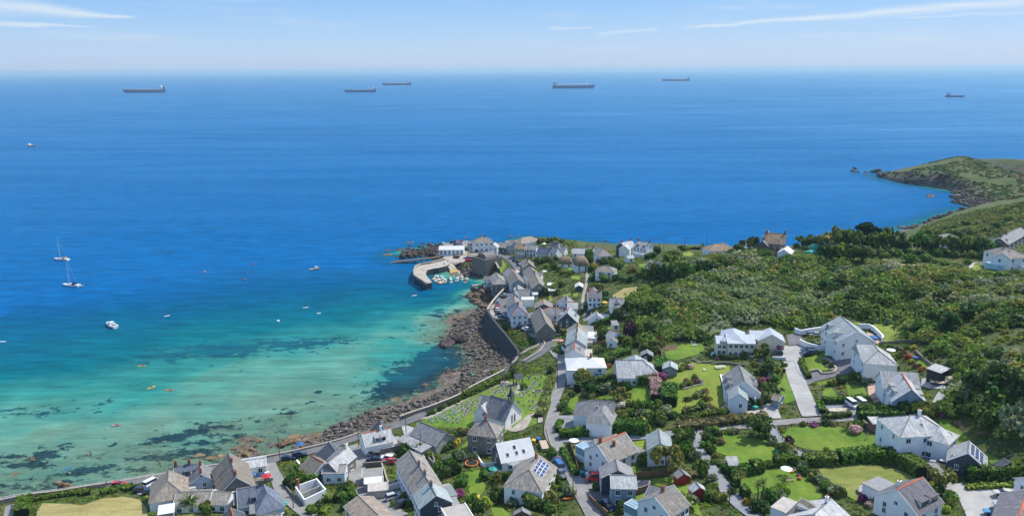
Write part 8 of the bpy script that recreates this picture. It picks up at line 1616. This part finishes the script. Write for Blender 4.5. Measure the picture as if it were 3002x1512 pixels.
def person(p,ang,top,label,pose='stand',low='dark',parent=None):
 key=(pose,top,low)
 if key not in _pm:
  me=BODY[pose].copy();me.materials.clear()
  for q in(SKIN,CL[top]if top else SKIN,CL[low]):me.materials.append(q)
  z1,z2,z3=(1.5,.95,.5)if pose=='stand' else(.7,.25,-1)
  for f in me.polygons:
   c=f.center;arm=abs(c.x)>.235
   f.material_index=0 if c.z>z1 or arm else 1 if c.z>z2 else 2 if c.z>z3 else 0
  _pm[key]=me
 o=link('person',_pm[key],None,p,R(ang));tag(o,label,'person')
 hz_=1.78 if pose=='stand' else .98
 if 'hair' not in _pm:b=MB();n=8;b.loft([[(r_*math.cos(2*PI*k/n),r_*math.sin(2*PI*k/n)-.02,z_)for k in range(n)]for r_,z_ in((.118,-.1),(.125,-.02),(.09,.04),(.02,.06))]);_pm['hair']=b.mesh('hair',HAIRM)
 link('hair',_pm['hair'],o,(0,0,hz_))
 return o
def kayak(x,y,ang,col,label,plabel,L=3.9):
 p=sea_at('S',x,y);b=MB()
 b.loft([[(-L/2+L*u,-w_,-.05),(-L/2+L*u,w_,-.05),(-L/2+L*u,w_*.9,.18+.1*abs(2*u-1)),(-L/2+L*u,-w_*.9,.18+.1*abs(2*u-1))]for u,w_ in((0,.03),(.15,.24),(.35,.4),(.65,.4),(.85,.24),(1,.03))])
 o=b.build('kayak',BP[col],None,p,R(ang));tag(o,label,'kayak')
 q=person((p[0],p[1],p[2]+.15),ang-90,'red' if col!='orange' else 'blue',plabel,'sit');return o
kayak(416,1073,8,'yellow','yellow kayak highest up the bay','person paddling the highest yellow kayak');kayak(443,1136,60,'yellow','yellow kayak seen end on in the bay','person sitting in the end on yellow kayak');kayak(497,1144,-8,'orange','orange kayak beside the end on yellow one','person paddling the orange kayak');kayak(341,1248,8,'pink','pink and white kayak close to the weedy shallows','person paddling the pink and white kayak')
def board(x,y,ang,col,label,plabel=None,L=3.1):
 p=sea_at('S',x,y,.02);b=MB();n=16;b.prism([(L/2*math.cos(2*PI*k/n),.4*math.sin(2*PI*k/n))for k in range(n)],-.03,.12);o=b.build('paddleboard',BP[col],None,p,R(ang));tag(o,label,'paddleboard')
 if plabel:person((p[0],p[1],p[2]+.1),ang,'dark',plabel)
board(1214,866,30,'white','white paddleboard outside the harbour mouth','person standing on the white paddleboard outside the harbour');board(896,901,20,'white','white paddleboard in the middle of the bay','person standing on the paddleboard in mid bay');board(489,926,40,'white','small white board beyond the motor cruiser','person standing on the small white board beyond the motor cruiser');board(199,1374,55,'blue','bright blue paddleboard floating off the seafront')
board(8,1001,5,'white','white board at the outer margin of the bay');board(935,918,20,'white','tiny white board near the paler water',None,2.2)
for(x,y),lb in(((741,775),'red'),((598,796),'red'),((716,820),'red')):
 pass
def ball(name,p,r,mat_,label,cat,zs=1):
 V,Fq=ico(2);key=('ball',round(r,2),mat_.name,zs)
 if key not in _pm:_pm[key]=np_mesh(name,V*np.array([r,r,r*zs]),Fq,mat_)
 o=link(name,_pm[key],None,p);return tag(o,label,cat)
for x,y,c,lb in((742,775,'red','red mooring buoy farthest up the bay'),(600,797,'orange','orange mooring buoy nearest the yachts'),(716,820,'red','red mooring buoy lower than the other two'),(815,941,'white','white mooring buoy in the turquoise water')):ball('mooring_buoy',sea_at('S',x,y,.2),.75,BP[c],lb,'buoy')
for x,y,s_,lb in((258,1338,'pink','bather standing in the shallows, one of a close pair on the seaward side'),(268,1339,None,'bather beside the first one of the close pair'),(199,1395,'dark','bather in dark swimwear wading near the blue paddleboard'),(204,1396,'white','pale bather wading beside the dark one near the blue paddleboard'),(99,1415,'green','bather with pale green cap wading by the wall'),(468,1366,'pink','bather wading close to the blue slate house'),(473,1372,'green','bather in green wading close to the blue slate house')):
 person(sea_at('S',x,y,-.75),random.uniform(0,360),s_,lb)
for t,x,y,s_,l_,lb in(('Z8',157,455,'pink','white','person in pink standing on the oval lawn'),('Z4',1712,700,'dark','dark','person in dark clothes walking at the road bend'),('Z4',1312,935,'red','dark','person in red at the foot of the tall sea wall'),('Z12',1705,245,'white','pink','person in white beside the navy seafront car'),('Z12',1790,240,'dark','pink','person between the two dark blue seafront cars'),('Z13',1750,1000,'red','dark','person in red with pale hat beside the small car park'),('Z13',1300,930,'blue','dark','person in blue walking on the seafront road'),('Z11',592,505,'red','white','person in red on the terrace of the red ridged cottage'),('Z4',1272,400,'white','dark','person beside the parked cars at the harbour corner'),('J3',800,770,'dark','dark','person at the head of the stone slipway'),('J3',2105,590,'white','dark','person walking past the vaulted storehouse'),('K1',1240,190,'white','dark','distant person sitting spot on the big lawn')):
 if 'sitting spot' in lb:continue
 person(at(t,x,y,.25),random.uniform(0,360),s_,lb,low=l_)
GS_=MB();GS_.loft([[(x,-.07,z)for x,z in((-.35,-.3),(.35,-.3),(.35,.7),(.2,.92),(-.2,.92),(-.35,.7))][::1],[(x,.07,z)for x,z in((-.35,-.3),(.35,-.3),(.35,.7),(.2,.92),(-.2,.92),(-.35,.7))]])
GSm={k:GS_.mesh('gravestone',M('gravestone_'+k,v,.8))for k,v in(('pale',(.6,.59,.56)),('grey',(.33,.33,.32)))}
GV=MB().box(-.6,-.42,-1.1,1.1,-.3,.28).box(.42,.6,-1.1,1.1,-.3,.28).box(-.42,.42,-1.1,-.94,-.3,.28).box(-.42,.42,.9,1.1,-.3,.5).mesh('kerbed_grave',M('grave_kerb',(.3,.28,.25),.9))
def graves(lst,me_,name,label,cat,j=0):
 for x,y in lst:
  p=at('J4',x,y,.1);o=link(name,me_,None,p,R(-22)+random.uniform(-.06,.06));o.scale=[random.uniform(.8,1.05)]*3;tag(o,label,cat,label[:60])
graves([(66,1250),(100,1210),(130,1265),(105,1285),(190,1205),(225,1180),(218,1260),(285,1120),(255,1145),(318,1095),(345,1070),(350,1150),(320,1175),(385,1125),(260,1210),(295,1200),(365,1235),(400,1205),(443,1245),(408,1275),(460,1135),(475,1055),(495,1105),(500,1035),(525,1085),(535,1010),(565,1055),(580,1105),(610,1085),(575,1220),(510,1190),(510,1280),(605,1190),(600,1280),(635,1245),(635,1070),(675,1040),(610,1015),(330,1215),(545,1130)],GSm['pale'],'gravestone','pale upright gravestone in the rows nearest the seafront road','gravestone')
graves([(1960,430),(1930,460),(2060,450),(2110,470),(2170,430),(2140,580),(1950,770),(1940,880),(1960,970),(1840,650),(1850,670),(1890,720),(1920,690),(2010,880),(1560,570),(1570,600),(1840,960),(2180,770),(1740,900),(2060,780)],GSm['grey'],'gravestone','grey upright gravestone on the lawn beyond the church','gravestone')
graves([(560,965),(660,955),(765,965),(850,970),(960,965),(730,1000),(650,1000),(770,1030),(830,1060),(740,1060),(790,1100),(740,1110),(720,1150),(840,870),(870,915),(960,905),(760,915),(960,830),(1030,790),(990,810),(1230,690),(1310,700),(1400,650),(1440,690),(1500,650),(1560,640),(1640,620),(1470,745),(1560,750),(1530,800),(1640,740),(1600,760),(1420,620),(1490,600),(1640,660),(2030,540),(2060,520),(1970,610),(2010,590),(2040,990),(2080,960),(2100,920),(2060,1030),(2000,1020),(2120,900),(1860,690),(1950,650),(1830,770),(1750,770),(1380,690),(1350,720),(1280,740)],GV,'kerbed_grave','stone kerbed grave plot in the older part of the churchyard','grave')
tb=at('J4',2105,700);tag(MB().box(-1.6,1.6,-.9,.9,-.3,.55).box(-1.3,1.3,-.6,.6,.55,.62,1).build('chest_tomb',[W['concrete'],LM['lime']],None,tb,R(-5)),'big oblong chest tomb on the open churchyard grass','tomb')
o=thing('stone_cross','tall stone memorial cross on steps at the shore end of the churchyard','cross',at('J4',1485,550));MB().box(-1.6,1.6,-1.6,1.6,-.2,.4).box(-1,1,-1,1,.4,.9).build('step_base',W['coping'],o);MB().box(-.22,.22,-.18,.18,.9,4.6).box(-.8,.8,-.17,.17,3.5,3.95).build('cross',W['stone'],o)
o=thing('lychgate','black timber lychgate with slate roof beside the churchyard cross','lychgate',at('J4',1725,540),R(35))
for x in(-1.3,1.3):
 for y in(-1,1):MB().box(x-.12,x+.12,y-.12,y+.12,-.2,2.4).build('post',W['black'],o)
b=MB();slab(b,(-1.9,-1.7,2.2),(1.9,-1.7,2.2),(1.9,0,4),(-1.9,0,4));slab(b,(-1.9,1.7,2.2),(1.9,1.7,2.2),(1.9,0,4),(-1.9,0,4));b.build('roof',RF['dark'],o)
PM=MB();PM.tube((0,0,-.5),(0,0,1),.16,.11,7);PMm=PM.mesh('pole',W['wood']);CA=MB().box(-.7,.7,-.06,.06,-.08,.06).mesh('crossarm',W['wood'])
for t,x,y,h,lb in(('Z12',1640,345,9,'wooden utility pole beside the navy seafront car'),('Z12',1805,900,8,'utility pole on the lane by the roofless ruin'),('Z12',290,690,7,'lamp pole in front of the brown slated house'),('Z11',190,560,9,'utility pole at the corner of the red ridged seafront cottage'),('Z11',705,480,9,'utility pole between the seafront cottage and the slate barn'),('Z11',860,600,7,'utility pole at the end of the slate barn lean-to'),('Z10',340,440,9,'utility pole at the lane junction below the church'),('Z10',660,1120,7,'utility pole above the orange kayak by the lane'),('Z10',505,1230,5,'short pole beside the lower garage'),('Z9',835,255,10,'first of the twin utility poles behind the rough hedge bank'),('Z9',855,240,9,'second of the twin utility poles behind the rough hedge bank'),('Z9',25,310,7,'utility pole beside the pink garden path'),('Z9',505,1190,4,'lamp pole in the gravel lane'),('J4',2470,640,9,'utility pole on the grassy bank beside the church lane'),('J4',2210,1260,7,'slim pole at the churchyard corner by the lane'),('J5',690,500,11,'tall pole in the squares of lawn at the road bend'),('J5',580,150,11,'pole beside the white yard and the boathouse'),('J5',1585,480,7,'pole behind the central terrace extension'),('K1',1070,1090,5,'lamp post near the end of the rough hedge bank'),('Z7',1025,1285,8,'pole in front of the blue grey gable'),('Z2',1055,385,8,'first slim pole along the clifftop path'),('Z2',1318,355,8,'second slim pole along the clifftop path'),('Z2',1595,355,7,'slim pole behind the ridge palm'),('Z2',1873,325,6,'slim pole behind the hipped ridge bungalow'),('K3',905,430,4,'short post on the skyline before the olive tree'),('K3',915,1230,8,'solitary pole in the middle of the thicket'),('K4',430,660,7,'pole in the dark belt beside the white garden bench'),('J1',1912,500,6,'pole before the low tan roofed cottage'),('J1',1180,620,7,'pole in front of the white gable on the point')):
 p=at(t,x,y);o=thing('utility_pole' if 'lamp' not in lb else 'lamp_post',lb,'pole',p,random.uniform(0,3));q=link('pole',PMm,o);q.scale=(1,1,h)
 if h>6:link('crossarm',CA,o,(0,0,h-.5))
 elif 'lamp' in lb:link('lamp_head',CA,o,(.5,0,h))
def parasol(t,x,y,col,label,h=2.3,r=1.5):
 p=at(t,x,y);o=thing('parasol',label,'parasol',p);b=MB();b.tube((0,0,0),(0,0,h),.04,.03,5);b.build('pole',W['trim'],o);b=MB();n=8
 b.loft([[(r*math.cos(2*PI*k/n),r*math.sin(2*PI*k/n),h-.35)for k in range(n)],[(.05*math.cos(2*PI*k/n),.05*math.sin(2*PI*k/n),h+.15)for k in range(n)]]);b.build('canopy',BP[col],o)
for a in(('Z12',1660,920,'teal','turquoise blue parasol in the lower garden'),('Z12',1260,545,'blue','blue parasol on the seaside patio'),('Z12',1390,550,'navy','closed looking blue and red parasol on the seaside patio'),('Z12',1470,565,'red','red parasol on the seaside patio'),('Z12',1885,155,'blue','blue beach parasol on the rocks by the seafront'),('Z7',900,690,'white','big white parasol behind the porch house'),('Z10',670,545,'white','white octagonal parasol in the fenced lawn'),('J1',820,370,'white','white parasol in the knoll garden'),('J1',820,1070,'white','white parasol behind the street terrace'),('J5',800,330,'yellow','yellow parasol in the terrace front garden'),('J5',700,600,'pink','pink striped parasol in the terrace front garden'),('Z11',1650,850,'teal','folded turquoise parasol on the white terrace'),('Z5',885,90,'yellow','yellow parasol in front of the long roofed bungalow'),('Z9',1120,860,'white','white garden table canopy on the lower lawn')):parasol(*a)
b=MB();n=20
b.loft([[(r_*math.cos(2*PI*k/n),r_*math.sin(2*PI*k/n),z_)for k in range(n)]for r_,z_ in((1.7,.6),(1.95,.6),(1.95,.78),(1.7,.78))],0,False);b.face([(1.7*math.cos(2*PI*k/n),1.7*math.sin(2*PI*k/n),.7)for k in range(n)],1)
o=thing('trampoline','round trampoline with white and orange rim on the long lawn','trampoline',at('Z11',1410,745));b.build('bed',[BP['orange'],TYRE],o)
for k in range(6):b=MB();b.tube((1.8*math.cos(k*PI/3),1.8*math.sin(k*PI/3),-.1),(1.8*math.cos(k*PI/3),1.8*math.sin(k*PI/3),.6),.05,.05,5);b.build('leg',W['trim'],o)
def bench(t,x,y,ang,col,label,name='garden_bench',cat='bench',L=1.7):
 o=thing(name,label,cat,at(t,x,y,.13),R(ang));MB().box(-L/2,L/2,-.25,.25,.42,.48).build('seat',BP[col],o);MB().box(-L/2,L/2,.25,.31,.5,.95).build('backrest',BP[col],o)
 for s in(-L/2+.1,L/2-.1):MB().box(s-.05,s+.05,-.22,.24,-.05,.42).build('leg',BP[col],o)
for a in(('Z9',1130,795,0,'green','green bench against the square hedge block'),('Z9',1160,920,0,'deck','wooden bench with green cover on the lower lawn'),('Z9',1215,815,20,'grey','grey garden chair of the group on the lower lawn','garden_chair','chair',.7),('Z9',1250,860,60,'navy','dark garden chair of the group on the lower lawn','garden_chair','chair',.7),('Z9',1190,830,10,'orange','orange garden chair of the group on the lower lawn','garden_chair','chair',.7),('Z9',1270,895,70,'red','dark red lounger of the group on the lower lawn','lounger','lounger',1.6),('Z9',1045,620,-40,'teal','teal bench beside the diagonal border','garden_bench','bench',1.8),('K4',720,795,0,'white','white garden bench under the rounded evergreens','garden_bench','bench',2.6),('Z5',2205,635,80,'white','white lounger at the top of the upper lawn','lounger','lounger',1.6),('Z5',2250,640,80,'teal','blue lounger next to the white one on the upper lawn','lounger','lounger',1.6),('Z5',2245,690,-10,'white','white garden seat with dark cushion on the upper lawn'),('K1',1285,125,10,'deck','wooden swing seat at the top of the big lawn'),('K1',1365,235,70,'white','white garden chair alone on the big lawn','garden_chair','chair',.8),('Z11',575,500,30,'deck','wooden seat on the red ridged cottage terrace'),('Z8',150,985,0,'deck','brown patio seat on the round stone patio')):bench(*a)
def picnic(t,x,y,ang,label,col='cream'):
 o=thing('picnic_table',label,'table',at(t,x,y,.13),R(ang));MB().box(-.9,.9,-.4,.4,.7,.76).build('tabletop',BP[col],o)
 for s in(-.75,.75):MB().box(-.9,.9,s-.14,s+.14,.42,.47).build('seat',BP[col],o)
 for s in(-.6,.6):MB().box(s-.05,s+.05,-.7,.7,.3,.36).box(s-.05,s+.05,-.08,.08,-.05,.7).build('leg',BP[col],o)
picnic('K1',1570,205,0,'pale picnic table on the big lawn nearer the hedge');picnic('K1',1640,195,0,'pale picnic table on the big lawn nearer the house');picnic('Z8',165,960,20,'dark round table on the round stone patio','deck');picnic('Z10',240,1035,20,'wooden table in front of the solar panel house','deck');picnic('Z7',700,1240,30,'patio table beside the red ridged house','deck')
o=thing('pergola','white pergola of many bars beside the solar panel house','pergola',at('Z11',1900,780),R(48))
for x in(-3,3):
 for y in(-1.4,1.4):MB().box(x-.07,x+.07,y-.07,y+.07,-1,2.6).build('post',W['trim'],o)
for k in range(13):MB().box(-3.4+k*.56,-3.28+k*.56,-1.8,1.8,2.6,2.75).build('bar',W['trim'],o)
def tent(t,x,y,r,h,col,label):
 b=MB();n=10;b.loft([[(r*q*math.cos(2*PI*k/n),r*.75*q*math.sin(2*PI*k/n),z_)for k in range(n)]for q,z_ in((1,0),(.93,h*.45),(.7,h*.8),(.3,h),(.03,h*1.02))]);o=b.build('tent',BP[col],None,at(t,x,y));tag(o,label,'tent')
tent('K3',1215,610,3.2,3.4,'teal','green dome tent beside the broad olive tree');tent('K3',1140,655,3,1.4,'teal','low green tent below the dome tent')
for x,c,lb in((1265,'red','red fish bin nearest the slip on the quay edge'),(1310,'red','red fish bin in the middle of the quay edge'),(1360,'red','red fish bin beside the middle one on the quay edge'),(1405,'red','red fish bin nearest the storehouse wall')):
 b=MB().box(-.9,.9,-.6,.6,0,1.1).box(-1,1,-.7,.7,1.1,1.2);o=b.build('fish_bin',BP[c],None,at('J3',x,735,.2));tag(o,lb,'bin')
for t,x,y,ang,c,lb in(('Z10',620,1108,12,'orange','orange kayak lying on the wall by the lane'),('Z12',1350,465,8,'teal','turquoise kayak on the rack at the seaside patio'),('Z12',1340,450,8,'white','white kayak on the rack at the seaside patio'),('Z11',1465,530,-15,'white','pale blue board lying on the lawn by the dark stone house'),('Z12',1865,320,-60,'white','white boat shaped kayak propped by the garden thicket'),('J3',490,870,-60,'teal','pale green paddleboard lying on the pier deck'),('Z11',30,370,50,'white','white board carried onto the shingle'),('J4',870,365,-50,'teal','turquoise board lying on the boulders'),('Z1',1340,820,20,'orange','orange kayak by the quay cottage slip')):
 p=at(t,x,y,.25);L=3.4;b=MB();b.loft([[(-L/2+L*u,-w_,0),(-L/2+L*u,w_,0),(-L/2+L*u,w_*.8,.3),(-L/2+L*u,-w_*.8,.3)]for u,w_ in((0,.04),(.2,.32),(.5,.42),(.8,.32),(1,.04))]);o=b.build('kayak' if 'kayak' in lb else 'paddleboard',BP[c],None,p,R(ang));tag(o,lb,'kayak' if 'kayak' in lb else 'paddleboard')
for i,(t,x,y,c,lb)in enumerate((('Z10',770,845,'teal','teal crate at the lane end of the cluttered yard'),('Z10',800,850,'blue','blue crate in the cluttered yard'),('Z10',830,855,'white','white crate in the cluttered yard'),('Z10',860,850,'red','red crate in the cluttered yard'),('Z10',890,855,'pink','pink crate in the cluttered yard'),('Z10',925,850,'green','green crate beside the grey slated house'),('Z10',350,555,'deck','stack of new timber at the lane junction'),('Z10',240,495,'yellow','yellow toy digger in the junction yard'),('Z10',290,480,'blue','blue covered heap in the junction yard'),('Z12',770,650,'red','red tub behind the tall stone house'),('Z12',535,570,'red','red board leaning behind the blue slate house'),('Z12',265,720,'red','red bin beside the brown slated house'),('J2',1235,830,'blue','blue box shed between the orange ridged roofs'),('K1',2140,812,'teal','bright blue tub beside the parked navy car'),('Z7',1210,740,'blue','blue barrel in the brown hillside bed'),('Z7',1685,712,'green','green barrel among the hillside bushes'),('Z7',700,480,'blue','blue pool cover on the upper terrace'),('Z11',1470,1110,'yellow','yellow float at the end of the long lawn'),('Z11',1215,1085,'red','red tub at the slate gabled end cottage'))):
 s_={'stack of new timber at the lane junction':(2.6,1,.9),'blue pool cover on the upper terrace':(1.8,1,.5)}.get(lb,(.7,.55,.7))
 b=MB().box(-s_[0],s_[0],-s_[1],s_[1],0,s_[2]).box(-s_[0]-.05,s_[0]+.05,-s_[1]-.05,s_[1]+.05,s_[2],s_[2]+.1);nm=next((q for q in('crate','barrel','tub','float','bin')if q in lb.split()),'yard_box');o=b.build(nm,BP[c],None,at(t,x,y,.2),random.uniform(0,3));tag(o,lb,nm.replace('_',' '))
for o in S.objects:
 if o.parent is None and o.get('label')and not o.get('kind'):o['kind']='thing'
